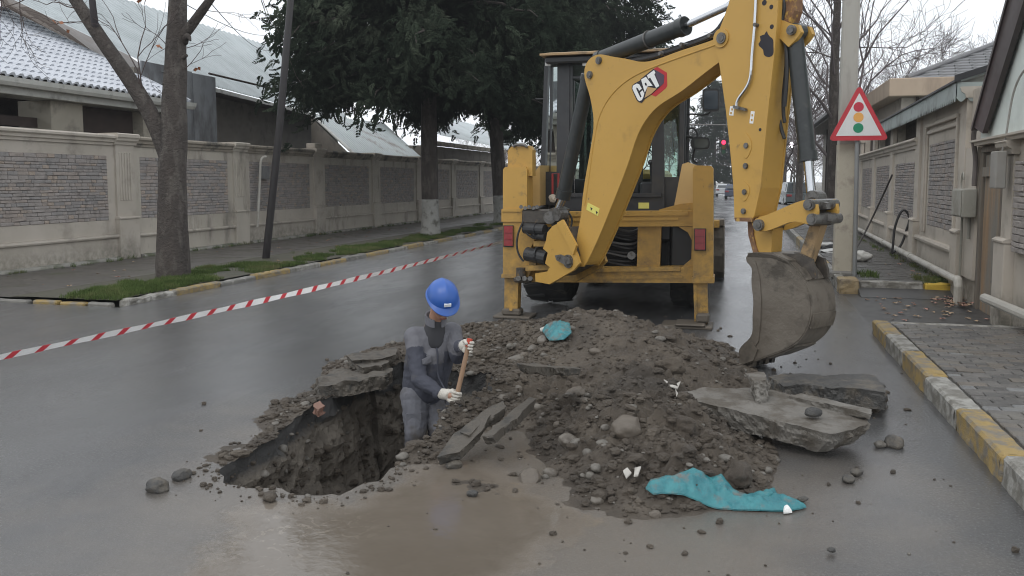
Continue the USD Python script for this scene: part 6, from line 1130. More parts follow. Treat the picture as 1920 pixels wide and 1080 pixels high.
# the yoke and shoulders are lighter cloth: the jacket is cut along the seam
fc = JV[JF].mean(1); up_ = (fc - chest) @ Z + 0.25 * ((fc - chest) @ fdir) * 0; seam_z = 0.045 + 0.05 * np.clip((fc - chest) @ sdir, -.2, .2) * 0
arm = (np.linalg.norm(fc - shR, axis=1) > 0.125) & (((fc - shR) @ sdir) > -0.045) & (((fc - shR) @ Z) < -.03)
armL = (((fc - shL) @ sdir) < 0.02) & (((fc - shL) @ Z) < -.05)
front_grey = (((fc - chest) @ fdir) > 0.02) & (((fc - chest) @ sdir) > -.08) & (((fc - chest) @ sdir) < .06) & (((fc - chest) @ Z) > -.03)
light = ((up_ > 0.055) | front_grey) & ~arm & ~armL
def sub(V, Fm, ok):
    f = Fm[ok]; used, inv = np.unique(f, return_inverse=True); return V[used], inv.reshape(-1, 3)
obj('jacket', sub(JV, JF, ~light), navy, pe, smooth=True); obj('jacket_yoke', sub(JV, JF, light), gry, pe, smooth=True, label='lighter grey shoulder yoke of the jacket')
def surf_pt(f, s, u, out=.004):
    o = chest + sdir * s + Z * u; t = trimesh.Trimesh(JV, JF, process=False); i = np.argmin(np.linalg.norm(np.c_[(JV - o) @ sdir, (JV - o) @ Z], axis=1) - 0.3 * ((JV - o) @ fdir)); return o + fdir * (((JV[i] - o) @ fdir) + out)
b = MB()
q = [surf_pt(0, s, u) for s, u in ((.03, .035), (.11, .02), (.11, -.012), (.07, -.025), (.03, -.008))]; c = np.mean(q, 0)
for off in (0, .006): pass
b.add(hull([p + fdir * o for p in q for o in (-.01, .012)])); obj('pocket_flap', b, gry, pe)
b = MB(); b.tube(smooth_path([surf_pt(0, -.02, u, .002) for u in (.09, .0, -.1, -.2, -.28)], 4), .007, 6); obj('placket', b, navy, pe)
b = MB(); pts = [neck + fdir * (.015 + .072 * math.cos(t)) + sdir * .078 * math.sin(t) + Z * (.008 - .03 * math.cos(t)) for t in np.linspace(0.35, 2 * math.pi - .35, 20)]; [b.add(hull([p + Z * dz + (p - neck) * g for p in (pts[i], pts[i + 1]) for dz in (-.03, .028) for g in (-.10, .06)])) for i in range(len(pts) - 1)]; obj('collar', b, gry, pe, smooth=40)
obj('shirt', bones([[(upper_c + fdir * .02, .10), (neck + fdir * .012 - Z * .01, .068)]], 0, .014, 3), pm('shirt_dark', (0.03, 0.03, 0.034), (0.045, 0.045, 0.05), 9), pe, smooth=True)
for w_, h_ in ((wrR, haR), (wrL, haL)):
    d_ = (h_ - w_) / np.linalg.norm(h_ - w_); b = MB(); b.cyl(w_ - d_ * .05, w_ - d_ * .012, .050, 16, .047); obj('cuff', b, navy, pe, smooth=35)
TV, TF = bones([[(hipR - Z * .0, .115), (knR, .082), (anR + Z * .05, .072)], [(hipL, .115), (knL, .082), (anL + Z * .05, .072)], [(hipR, .12), (hipL, .12)], [(pelvis, .132), (hipR, .115)], [(pelvis, .132), (hipL, .115)]], -.004, .013, 6, .007, 45, 9)
obj('trousers', (TV, TF), trou, pe, smooth=True)
kd = -FWD * 1.0; kd[2] = 0; b = MB(); kc = (hipR * .42 + knR * .58)
b.add(hull([kc + RIGHT * x + Z * z_ + kd * o for x, z_ in ((-.06, .05), (.055, .06), (.055, -.06), (-.055, -.07)) for o in (.06, .092)])); obj('leg_pocket', b, trou, pe)
for a_, t_ in ((anR, toR), (anL, toL)): obj('boot', bones([[(a_ + Z * .08, .06), (a_, .058), (t_, .045)], [(a_ - Z * .03, .05), (t_, .045)]], 0, .014, 4), pm('boot_rubber', (0.02, 0.02, 0.02), (0.05, 0.045, 0.04), 6), pe, smooth=True)
# shovel
HT, HB = at_d(881, 636, 6.20), at_d(842, 800, 6.22); hax = (HB - HT) / np.linalg.norm(HB - HT); tip = HT + hax * ((-0.62 - HT[2]) / hax[2])
shv = thing('shovel', 'long wooden-handled shovel held by the person in the trench', 'shovel')
b = MB(); b.tube([HT, HT * .5 + tip * .5 + RIGHT * .004, tip], [.017, .019, .020], 12); obj('handle', b, pm('shovel_wood', (0.24, 0.145, 0.085), (0.30, 0.19, 0.12), 4, stretch=(5, 5, .6), rough=(0.5, 0.7), dirt=(0.12, 0.09, 0.065), dscale=7, dlim=(0.55, 0.7)), shv, smooth=40)
b = MB(); b.tube([HT - hax * .004, HT + hax * .055], [.0205, .0205], 12); obj('red_wrap', b, pm('wrap_red', (0.40, 0.05, 0.025), (0.46, 0.07, 0.04), 20), shv, smooth=40)
bs = np.cross(hax, fdir); bs /= np.linalg.norm(bs); bf = np.cross(bs, hax); b = MB(); G = [[tip + hax * (t * .26) + bs * (s * .11 * (1 - .25 * t ** 3)) + bf * (.03 * s * s - .02 * t) for s in np.linspace(-1, 1, 9)] for t in np.linspace(0, 1, 8)]
V = np.array(G).reshape(-1, 3); i = (np.arange(7)[:, None] * 9 + np.arange(8)[None]).ravel(); b.add(np.vstack([V, V + bf * .004]), np.vstack([np.stack([i, i + 1, i + 10, i + 9], 1), np.stack([i, i + 9, i + 10, i + 1], 1) + 72])); obj('blade', b, steel, shv); b = MB(); b.tube([tip - hax * .1, tip + hax * .05], [.023, .027], 12); obj('socket', b, steel, shv)
# gloves: palm, four fingers wrapped round the handle, thumb from the side of the palm
glv = pm('glove_cotton', (0.50, 0.47, 0.42), (0.60, 0.57, 0.51), 30, rough=(0.8, 0.95), bump=0.4, bscale=200, dirt=(0.27, 0.23, 0.18), dscale=14, dlim=(0.55, 0.7))
def glove(center, wrist, axis, flip=1):
    w = wrist - center; w -= axis * (w @ axis) * 0.6; w /= np.linalg.norm(w); t = np.cross(axis, w) * flip; t /= np.linalg.norm(t)
    pc = center + w * .040; ch = [[(wrist, .040), (pc + w * .03, .040)]] + [[(pc + w * .03 + axis * .012 * k, .022), (center + w * .034 + t * .010 + axis * .021 * k, .019)] for k in (-1.6, -.5, .6, 1.6)]
    ch += [[(pc + axis * -.034, .020), (pc + axis * .034, .020)], [(pc + w * .03 + axis * -.02, .024), (pc + w * .03 + axis * .02, .024)]]
    for k, L in zip((-1.55, -.5, .55, 1.55), (1.0, 1.1, 1.05, .85)):
        A = axis * .0215 * k; R = .030
        f = [(center + A + (w * math.cos(a) + t * math.sin(a)) * (R + .004 * (a < .6)), r) for a, r in ((.45, .0125), (1.35 * L, .0118), (2.35 * L, .0108), (3.2 * L, .0095))]; ch.append(f)
    ch.append([(pc + w * .012 - axis * .03 - t * .012, .017), (center - t * .030 + w * .012 - axis * .035, .0135), (center - t * .028 - w * .018 - axis * .022, .0115)])
    return bones(ch, 0, .005, 3)
gc = lambda P: HT + hax * ((P - HT) @ hax)
obj('glove', glove(gc(haR), wrR, hax, -1), glv, pe, smooth=True); obj('glove', glove(gc(haL), wrL, hax, 1), glv, pe, smooth=True)
# hard hat
hat = thing('hard_hat', parent=pe); blu = pm('hat_blue', (0.020, 0.085, 0.33), (0.026, 0.10, 0.37), 3, rough=(0.35, 0.5), coat=0.1, dirt=(0.05, 0.11, 0.28), dscale=9, dlim=(0.6, 0.75))
th_ = np.linspace(0, math.pi / 2, 13); ph_ = np.linspace(0, 2 * math.pi, 41)[:-1]; V = []
for t in th_:
    for p in ph_:
        x, y, z_ = math.sin(t) * math.cos(p) * .142, math.sin(t) * math.sin(p) * .118, math.cos(t) * .128
        rdg = .007 * math.exp(-(y / .016) ** 2) * (math.sin(t) < .93); V.append(hp(x - .012, y, .045 + z_ + rdg))
n = len(ph_); Fq = [(i * n + k, i * n + (k + 1) % n, (i + 1) * n + (k + 1) % n, (i + 1) * n + k) for i in range(len(th_) - 1) for k in range(n)]
obj('shell', (np.array(V), np.array(Fq)), blu, hat, smooth=50)
V = []
for p in ph_:
    pk = max(0, math.cos(p)) ** 2; 
    for rr, dz in ((.985, .006), (1.07 + .24 * pk, -.004 - .020 * pk), (1.07 + .24 * pk, -.010 - .020 * pk), (.97, -.002)): V.append(hp(math.cos(p) * .142 * rr - .012, math.sin(p) * .118 * rr, .045 + dz))
Fq = [(k * 4 + j, ((k + 1) % n) * 4 + j, ((k + 1) % n) * 4 + (j + 1) % 4, k * 4 + (j + 1) % 4) for k in range(n) for j in range(4)]
obj('brim', (np.array(V), np.array(Fq)), blu, hat, smooth=40)
b = MB(); b.add(hull([hp(.122 + o - .02 * (u - .06) * 8, s, u) for s in (-.026, .026) for u in (.072, .094) for o in (0, .012)])); obj('badge', b, pm('badge_white', (0.6, 0.62, 0.64)), hat)
# ------------------------------------------------------------------ trees
bark = pm('bark_grey_brown', (0.042, 0.034, 0.029), (0.075, 0.061, 0.053), 5, rough=(0.7, 0.95), dirt=(0.10, 0.087, 0.075), dscale=7, dlim=(0.5, 0.62), bump=1.0, bscale=16, stretch=(1, 1, 0.35), bdist=0.08)
twig_m = pm('twig_brown', (0.060, 0.044, 0.040), (0.10, 0.075, 0.068), 2, rough=(0.7, 0.9))
twig_far = pm('twig_far', (0.075, 0.060, 0.060), (0.12, 0.10, 0.098), 0.6, rough=(0.7, 0.9))
white_w = pm('whitewash', (0.30, 0.295, 0.275), (0.24, 0.235, 0.215), 4, rough=(0.7, 0.9), dirt=(0.10, 0.095, 0.08), dscale=5, dlim=(0.52, 0.66), bump=0.6, bscale=14, bdist=0.04)
def limb(b, pts, radii, n=12, seed=0, amp=0.10, sub=5):
    p = smooth_path(pts, sub); r = np.interp(np.linspace(0, 1, len(p)), np.linspace(0, 1, len(radii)), radii)
    v, f = tube(p, r, n); c = np.repeat(p, n, 0); k = len(c)
    v[:k] = c + (v[:k] - c) * (1 + amp * 2 * (meshkit.fbm(v[:k] * [4, 4, 2] + seed, 3, seed) - 0.5))[:, None]
    b.add(v, f)
def grow(b, p, d, L, r, lev, rs_, sides=4, droop=0.0, spread=0.6, rmin=0.004, up=0.15, seg=4, nch=(2, 4)):
    pts = [np.array(p, float)]; d = np.array(d, float)
    for i in range(seg):
        d = d + rs_.normal(size=3) * 0.16 + np.array([0, 0, up * 0.3 - droop * 0.3]); d /= np.linalg.norm(d); pts.append(pts[-1] + d * L / seg)
    b.tube(pts, np.linspace(r, max(r * 0.55, rmin), seg + 1), max(3, sides), cap=False)
    if lev <= 0: return
    for k in range(rs_.randint(*nch)):
        t = 0.35 + 0.65 * rs_.rand(); q = pts[int(t * seg)] if k else pts[-1]
        a = rs_.normal(size=3); a -= d * (a @ d); a /= max(np.linalg.norm(a), 1e-6); nd = d * math.cos(spread * (0.6 + .6 * rs_.rand())) + a * math.sin(spread * (.6 + .6 * rs_.rand())); nd /= np.linalg.norm(nd)
        grow(b, q, nd, L * (0.60 + 0.2 * rs_.rand()), max(r * 0.55, rmin), lev - 1, rs_, sides - 1, droop, spread, rmin, up, seg, nch)
# forked tree on the left
def PT(px, py, D=14.35): return at_d(px, py, D)
lt_ = thing('bare_tree', 'bare forked tree with thick scaly trunk on the left verge', 'tree')
S_ = 14.35 / F
b = MB()
limb(b, [PT(325, 545), PT(325, 512), PT(324, 480), PT(324, 420), PT(323, 350), PT(325, 290), PT(327, 210), PT(329, 120), PT(332, 40), PT(334, -60), PT(330, -200)], np.array([34, 28.5, 26.5, 25, 24, 22, 19.5, 17, 15.5, 14, 10]) * S_, 18, 3, 0.10)
obj('trunk', b, bark, lt_, smooth=True)
b = MB(); limb(b, [PT(322, 315), PT(308, 272), PT(284, 218), PT(245, 152), PT(203, 92), PT(168, 40), PT(138, -5), PT(95, -80)], np.array([18, 16.5, 15, 14, 13, 12, 11, 8.5]) * S_, 16, 5, 0.08); obj('limb', b, bark, lt_, smooth=True)
b = MB(); limb(b, [PT(332, 75), PT(349, 60, 14.3), PT(366, 38, 14.2), (PT(398, -6, 14.0)), PT(430, -60, 13.8)], np.array([10, 9, 8, 6.5, 5]) * S_, 12, 7, 0.08); obj('limb', b, bark, lt_, smooth=True)
b = MB(); limb(b, [PT(180, 58), PT(176, 30, 14.2), PT(172, -10, 14.1), PT(160, -90, 13.9)], np.array([7, 6, 5.5, 4]) * S_, 10, 9, 0.06); obj('limb', b, pm('bark_dark', (0.03, 0.026, 0.03), (0.05, 0.042, 0.045), 5), lt_, smooth=True)
for q_, r_, k_ in (([PT(345, 80), PT(352, 68, 14.2), PT(357, 76, 14.1)], [7, 6, 2], 9), ([PT(338, 112), PT(350, 104, 14.2)], [6, 3], 11), ([PT(318, 150), PT(306, 158, 14.2)], [5, 2.5], 12)):
    b = MB(); limb(b, q_, np.array(r_) * S_, 8, k_, 0.1); obj('branch_stub', b, bark, lt_, smooth=True)
rt5 = np.random.RandomState(8)
for (px, py), (dx, dz), L, lev, r in (((266, 168), (0.0, 1), 1.1, 2, .014), ((262, 160), (-.25, 1), 1.0, 2, .012), ((258, 165), (.5, 1), .9, 2, .010), ((316, 90), (-.7, .7), .5, 2, .008), ((345, 130), (.8, .35), .6, 2, .008), ((350, 90), (1, .3), .5, 1, .007), ((140, 15), (-.9, .2), .9, 3, .012), ((110, -30), (-1, -.3), 1.0, 3, .012), ((165, 40), (-1, .1), .7, 3, .01), ((60, -60), (-.4, -.9), 1.0, 3, .012), ((20, -70), (-.1, -1), .8, 3, .012), ((380, 18), (.6, -.2), .5, 2, .007), ((325, 190), (-.8, .3), .4, 1, .006), ((470, -70), (.1, -1), 1.3, 1, .012), ((505, 60), (-.3, 1), .5, 1, .007)):
    D = 14.3 if px < 460 else 21.0; tb = MB()
    grow(tb, PT(px, py, D), RIGHT * dx + Z * dz - FWD * .15 * rt5.normal(), L * D / 14.3, r, lev, rt5, 5, 0.0, 0.45, 0.0035, 0.1); obj('twigs', tb, twig_m, lt_, kind='stuff')
leaf_r = pm('dry_leaf', (0.22, 0.075, 0.035), (0.30, 0.13, 0.06), 30)
for i, (px, py) in enumerate(((296, 86), (300, 88), (374, 128), (368, 130), (108, 44), (114, 42), (101, 40), (128, 58), (262, 2), (75, -2))):
    p = PT(px, py, 14.1); a = i * 1.3; u = np.array([math.cos(a), math.sin(a), -.3]) * .045; w_ = np.array([-math.sin(a) * .5, math.cos(a) * .5, .7]) * .04
    V = np.array([p - u, p - w_ * .8, p + u * .3 - w_ * 1.1, p + u * 1.2, p + u * .3 + w_ * 1.1, p + w_ * .8, p + (0, 0, .012)]); obj('leaf', (V, np.array([[6, k, (k + 1) % 6] for k in range(6)])), leaf_r, lt_)
# dark evergreens
needle = usdkit.material(stage, '/World/Looks/evergreen_spray', {'g': ('geometry', {}), 'n': ('noise_texture', {'scale': 0.75, 'detail': 5.0, 'roughness': 0.6}), 'r': ('rgb_ramp', {'ramp': [(0.34, (0.017, 0.024, 0.017)), (0.52, (0.032, 0.043, 0.029)), (0.68, (0.074, 0.088, 0.062))]}), 'd': ('diffuse_bsdf', {}), 't': ('translucent_bsdf', {}), 'm': ('mix_closure', {'fac': 0.22})},
                         [('g.position', 'n.vector'), ('n.fac', 'r.fac'), ('r.color', 'd.color'), ('r.color', 't.color'), ('d.BSDF', 'm.closure1'), ('t.BSDF', 'm.closure2')], surface='m.closure')
def spray(seed):
    """a flat drooping cypress spray: a stem with side shoots of scale leaves"""
    r = np.random.RandomState(seed); b = MB(); n = 9
    for i in range(n):
        t = (i + 0.5) / n; base = np.array([t * 0.42, 0, -0.20 * t * t]); 
        for s in (-1, 1):
            L = 0.17 * (1 - t * 0.72) * (0.7 + 0.6 * r.rand()); d = np.array([0.75, s * 0.75, -0.15 - .4 * r.rand()]); d /= np.linalg.norm(d); e = base + d * L; nrm = np.cross(d, [r.normal() * .5, r.normal() * .5, 1]); nrm *= 0.030 / np.linalg.norm(nrm)
            b.add(np.array([base, base + d * L * .5 + nrm, e, base + d * L * .5 - nrm, base + d * L * .55 + np.cross(nrm, d) * .6]), np.array([[0, 1, 4], [1, 2, 4], [2, 3, 4], [3, 0, 4]]))
    return b.get()
UsdGeom.Scope.Define(stage, '/World/Looks/sprays')
def qlook(d, roll):
    d = d / np.linalg.norm(d); yaw = math.atan2(d[1], d[0]); pit = -math.asin(np.clip(d[2], -1, 1))
    def qm(a, b): return (a[0]*b[0]-a[1]*b[1]-a[2]*b[2]-a[3]*b[3], a[0]*b[1]+a[1]*b[0]+a[2]*b[3]-a[3]*b[2], a[0]*b[2]-a[1]*b[3]+a[2]*b[0]+a[3]*b[1], a[0]*b[3]+a[1]*b[2]-a[2]*b[1]+a[3]*b[0])
    q = qm(qm((math.cos(yaw/2), 0, 0, math.sin(yaw/2)), (math.cos(pit/2), 0, math.sin(pit/2), 0)), (math.cos(roll/2), math.sin(roll/2), 0, 0)); return Gf.Quath(*map(float, q))
def evergreen(label, x, y, lean, z0, rmax, zt, seed, trunk_r, nb=120, wash=1.0):
    t = thing('evergreen_tree', label, 'tree'); r = np.random.RandomState(seed); b = MB(); top = np.array([x + lean[0], y + lean[1], zt])
    base = np.array([x, y, 0.05]); axis = lambda h: base + (top - base) * ((h - 0.05) / (zt - 0.05)); zw = 1.15 * wash
    limb(b, [axis(h) for h in (zw - .01, 2.5, 4, 6, zt * .8, zt)], np.array([1.0, .93, .86, .72, .35, .1]) * trunk_r, 16, seed, 0.09); obj('trunk', b, bark, t, smooth=True)
    b = MB(); limb(b, [axis(h) for h in (-.05, .25, .6, zw)], np.array([1.35, 1.12, 1.05, 1.01]) * trunk_r, 16, seed, 0.09); obj('whitewashed_base', b, white_w, t, smooth=True)
    P, Q, S, bb = [], [], [], MB()
    for i in range(nb):
        h = z0 + (zt - z0) * (i / nb) ** 1.15; f = (h - z0) / (zt - z0); a = i * 2.39996 + r.normal() * .35
        R = rmax * (0.72 + 0.28 * min(f / .12, 1)) * (1 - f) ** 0.62 * (0.72 + 0.45 * r.rand()); d = np.array([math.cos(a), math.sin(a), 0]); n = 9; pts = [axis(h)]
        for k in range(1, n + 1):
            s = k / n; pts.append(axis(h) + d * R * s + Z * (0.85 * s * R * .32 - 1.05 * s ** 2.2 * R * .38) + r.normal(size=3) * .05)
        bb.tube(pts, np.linspace(.055 + .03 * (1 - f), .012, n + 1), 5, cap=False)
        for k in range(2, n + 1):
            s = k / n; m = int(25 * (0.4 + s))
            for _ in range(m):
                p = pts[k - 1] + (pts[k] - pts[k - 1]) * r.rand() + r.normal(size=3) * np.array([.34, .34, .26]) * (0.55 + .5 * s) - Z * .18 * r.rand(); dd = d * (.55 + .4 * r.rand()) + r.normal(size=3) * .55 + np.array([0, 0, -.55 - .5 * r.rand()])
                P.append(p); Q.append(qlook(dd, r.rand() * 6.28)); S.append((.62 + .62 * r.rand()))
    obj('limbs', bb, bark, t)
    pi = UsdGeom.PointInstancer.Define(stage, str(t.GetPath()) + '/crown'); pr_ = [obj('spray', spray(seed + k), needle, pi) for k in range(3)]
    instancer(str(t.GetPath()) + '/crown', pr_, np.array(P), np.array(S), np.zeros(len(P)), r.randint(0, 3, len(P)), Q); keys(pi, kind='stuff'); return t
evergreen('nearer dark evergreen with a whitewashed trunk foot on the left verge', -8.95, 24.0, (-0.1, 0), 4.15, 4.7, 14.5, 4, 0.25, 130)
evergreen('farther leaning evergreen with a whitewashed trunk foot beside the digger', -8.75, 31.2, (-1.0, 0), 4.6, 5.0, 15.5, 14, 0.27, 120)
evergreen('tall dark evergreen standing behind the digger cab', -7.2, 40.0, (0.3, 0), 3.9, 5.2, 16.5, 24, 0.27, 110)
# bare broadleaf trees down the street
def bare(name, label, loc, h, seed, group=None, lev=5, m=twig_far, r0=0.2, spread=0.5, first=0.42, sides=6):
    t = thing(name, label, 'tree', loc, group=group); r = np.random.RandomState(seed); b = MB()
    pts = [np.array([0, 0, -.1])]; d = np.array([0, 0, 1.0]); k = 6
    for i in range(k): d = d + r.normal(size=3) * .06; d[2] = 1; d /= np.linalg.norm(d); pts.append(pts[-1] + d * h * .62 / k)
    limb(b, pts, np.linspace(r0, r0 * .45, k + 1), 9, seed, .08, 3); obj('trunk', b, bark, t, smooth=True)
    tw = MB()
    for i in range(14):
        s = first + (1 - first) * (i / 13); q = pts[0] + (pts[-1] - pts[0]) * s; j = min(int(s * k), k - 1); q = pts[j] + (pts[j + 1] - pts[j]) * (s * k - j); a = i * 2.4 + r.rand()
        grow(tw, q, np.array([math.cos(a) * .62, math.sin(a) * .62, 0.75]), h * .24 * (1.15 - .5 * s), r0 * .27 * (1.1 - .6 * s), lev - 1, r, sides, 0, spread, .0065, .12, 3, (2, 5))
    obj('crown', tw, m, t); return t
big = bare('bare_street_tree', 'tall bare twiggy tree right behind the concrete pole', (3.05, 33.0, 0.1), 13.5, 3, lev=5, r0=.26, spread=.62, first=.22)
t2 = bare('bare_street_tree', 'slender bare tree rising above the tan house, left of two', (8.6, 46, 0), 10.5, 6, lev=5, r0=.16)
clone(t2, (14.6, 58, 0), 2.0, 'slender bare tree with pointed crown above the shingled roof', scale=1.15); clone(t2, (17.4, 55, 0), 4.0, 'bare tree partly hidden by the gable at the upper right', scale=0.98)
for i, (x, y, s, a, lab) in enumerate(((3.2, 52, .9, 1.0, 'bare tree on the right pavement beyond the digger stick'), (4.5, 70, 1.0, 2.6, 'distant bare tree right of the street above the dark car'), (-10, 62, 1.05, .4, 'distant bare tree left of the street seen past the cab'), (-8.8, 78, 1.0, 3.3, 'second distant bare tree along the left side of the street'), (-9.5, 98, 1.15, 5.0, 'third distant bare tree along the left side of the street'), (4.4, 95, 1.1, 4.2, 'far bare tree near the right end of the street'))):
    clone(big, (x, y, 0), a, lab, scale=s)
r6 = np.random.RandomState(4)
for i in range(22):
    x = -75 + i * 7.2 + r6.normal() * 2; clone(big if i % 2 else t2, (x, 135 + r6.rand() * 70, 0), r6.rand() * 6.28, 'faint bare tree in the belt that closes the far end of the street', 'far belt of bare trees', scale=1.0 + .5 * r6.rand())
for i in range(14):
    clone(big if i % 3 else t2, (6.5 + (i % 4) * 3.3 + r6.rand() * 2, 62 + i * 6.5, 0), r6.rand() * 6.28, 'faint bare tree in the gardens behind the right hand houses', 'far garden trees', scale=.75 + .4 * r6.rand())
conif = evergreen('distant grey green conifer at the end of the street left of the stick', -3.6, 118, (0, 0), 2.0, 4.6, 15, 34, 0.3, 60)
# ------------------------------------------------------------------ street furniture and small things
r8 = np.random.RandomState(12)
# barrier tape
TA, TB = at_d(0, 662, 5.5), at_d(940, 454, 11.25); tdir = (TB - TA); tl0 = np.linalg.norm(tdir); T0 = TA - tdir * 0.22; TL = tl0 * 1.22
def tp(s):  # s in metres from the near end
    q = T0 + tdir / tl0 * s; return q - Z * 0.05 * math.sin(math.pi * min(max(s / TL, 0), 1))
def tfr(s):
    a = 0.25 + 0.35 * math.sin(s * 1.1) + .1 * math.sin(s * 2.7); u = np.cross(tdir / tl0, Z); u /= np.linalg.norm(u); return (Z * math.cos(a) + u * math.sin(a)) * 0.0225, np.cross(tdir / tl0, Z * math.cos(a) + u * math.sin(a))
tape = thing('barrier_tape', 'red and white striped barrier tape stretched across the road to the digger', 'tape')
ss = np.arange(0, TL + .05, .05); V = []
for s in ss:
    w_, n_ = tfr(s); w_ = w_ * (1 + .12 * math.sin(s * 9)); V += [tp(s) + w_, tp(s) - w_]
V = np.array(V); i = np.arange(len(ss) - 1) * 2
obj('strip', (V, np.stack([i, i + 1, i + 3, i + 2], 1)), pm('tape_white', (0.74, 0.73, 0.72), (0.80, 0.79, 0.78), 8, rough=(0.3, 0.45)), tape)
tr_ = pm('tape_red', (0.46, 0.035, 0.05), (0.54, 0.05, 0.065), 8, rough=(0.3, 0.45)); per = 0.2075
for k in range(int(TL / per)):
    s0 = k * per + .05; b = MB()
    for sd in (.0015, -.0015):
        V = []
        for f_ in np.linspace(-1, 1, 4):
            for e in (0, .060): s = s0 + e + f_ * .024; w_, n_ = tfr(s); V.append(tp(s) + w_ * (1.03 + .12 * math.sin(s * 9)) * f_ + n_ * sd)
        b.add(np.array(V), np.array([[0, 1, 3, 2], [2, 3, 5, 4], [4, 5, 7, 6]]))
    obj('red_stripe', b, tr_, tape)
st_ = thing('tape_stake', 'thin steel stake holding the near end of the barrier tape', 'stake'); b = MB(); q = tp(0); b.cyl((q[0], q[1], 0), (q[0], q[1], q[2] + .15), .012, 8); obj('rod', b, iron, st_); b = MB(); b.cyl((q[0], q[1], 0.0), (q[0], q[1], .03), .12, 18, .10); obj('foot', b, iron, st_)
# leaning dark pole on the left
b = MB(); b.tube([at_z(498, 490, 0.02), at_d(524, 240, 17.3), at_d(545, 0, 17.3), at_d(556, -120, 17.3)], np.array([.080, .075, .070, .068]), 14)
lp = thing('leaning_pole', 'thin dark leaning metal pole on the left verge', 'pole'); obj('pole', b, pm('pole_dark', (0.012, 0.010, 0.011), (0.022, 0.019, 0.019), 3, rough=(0.35, 0.55)), lp, smooth=40)
# wall tap pipe on the left wall
tpp = thing('wall_pipe', 'pale bent standpipe with a small box on the left wall beside the leaning pole', 'pipe'); px0 = at_x(492, 300, -12.45)
b = MB(); b.tube(smooth_path([at_x(483, 425, -12.42), at_x(485, 380, -12.42), at_x(488, 315, -12.42), at_x(491, 297, -12.40), at_x(499, 294, -12.36)], 5), .035, 8); obj('pipe', b, pwm, tpp, smooth=40)
b = MB(); c = at_x(497, 325, -12.5); b.box(c - [.08, .14, .16], c + [.06, .14, .2], .02); obj('box', b, pm('box_grey', (0.14, 0.14, 0.14), (0.2, 0.2, 0.2), 5), tpp)
# concrete pole and the warning sign
cpole = thing('concrete_pole', 'tall square concrete lamp pole at the right kerb corner', 'pole'); pc = pm('pole_concrete', (0.29, 0.275, 0.245), (0.36, 0.345, 0.31), 1.6, rough=(0.6, 0.85), dirt=(0.24, 0.225, 0.20), dscale=3, dlim=(0.5, 0.7), bump=0.15, stretch=(1, 1, .3)); pc2 = pm('pole_render', (0.36, 0.325, 0.26), (0.43, 0.39, 0.315), 1.6, rough=(0.6, 0.85), dirt=(0.26, 0.23, 0.19), dscale=4, dlim=(0.52, 0.7), bump=0.15)
def taper(b, x, y, z0, z1, w0, w1, c=.02):
    V = [(x + sx * (w - (c if ax else 0)), y + sy * (w - (0 if ax else c)), z) for z, w in ((z0, w0), (z1, w1)) for sx in (-1, 1) for sy in (-1, 1) for ax in (0, 1)]; b.add(hull(V))
xc, yc_ = at_y(1584, 400, 14.75)[0], 14.85; zb_ = at_y(1584, 271, 14.75)[2]
b = MB(); taper(b, xc, yc_, 0.05, zb_, .145, .138); obj('lower_shaft', b, pc2, cpole); b = MB(); taper(b, xc, yc_, zb_ + .002, 9.5, .131, .108); obj('upper_shaft', b, pc, cpole)
b = MB(); b.box((xc - .2, yc_ - .2, .1), (xc + .2, yc_ + .2, .23), .03); obj('footing', b, k_gre, cpole)
sg_ = thing('warning_sign', 'triangular red bordered traffic light warning sign beside the concrete pole', 'sign'); YS = 14.52
def tri_px(c, s): 
    c = np.array(c, float); ctr = c.mean(0); return [tuple(ctr + (p - ctr) * s) for p in c]
TRI = [(1611.5, 157), (1553, 264), (1667, 262.5)]
def rounded(pts, y, r): return sg.Polygon(P2(pts, y)).buffer(-r).buffer(r, quad_segs=5)
def splate(name, m, shape, y, th): b = MB(); b.add(*prism(shape, (0, y, 0), (1, 0, 0), Z, (0, th, 0))); return obj(name, b, m, sg_)
splate('board', pm('sign_red', (0.44, 0.028, 0.04), (0.48, 0.035, 0.048), 5, rough=(0.3, 0.45)), rounded(TRI, YS, .045), YS, .012)
splate('face', pm('sign_white', (0.62, 0.62, 0.61), (0.67, 0.67, 0.66), 4, rough=(0.3, 0.45)), rounded(tri_px(TRI, .755), YS, .004), YS - .002, .0018)
for py, nm, col in ((200.5, 'red_disc', (0.47, 0.03, 0.055)), (220, 'amber_disc', (0.72, 0.36, 0.09)), (240, 'green_disc', (0.012, 0.22, 0.11))):
    q = at_y(1610 - (py - 200) * .02, py, YS); splate(nm, pm(nm, col, rough=(0.3, 0.4)), sg.Point(q[0], q[2]).buffer(.076, quad_segs=12), YS - .0045, .0018)
q = at_y(1606, 260, 14.58); q2 = at_y(1602, 522, 14.62); b = MB(); b.tube([(q2[0], 14.6, .1), (q[0], 14.58, 3.05)], .034, 12); obj('post', b, pm('post_grey', (0.20, 0.205, 0.205), (0.27, 0.275, 0.275), 3, rough=(0.4, 0.6), metallic=.3), sg_, smooth=40)
b = MB(); b.box((q[0] - .16, 14.535, q[2] + .15), (q[0] + .16, 14.55, q[2] + .19), .003); obj('clamp', b, iron, sg_)
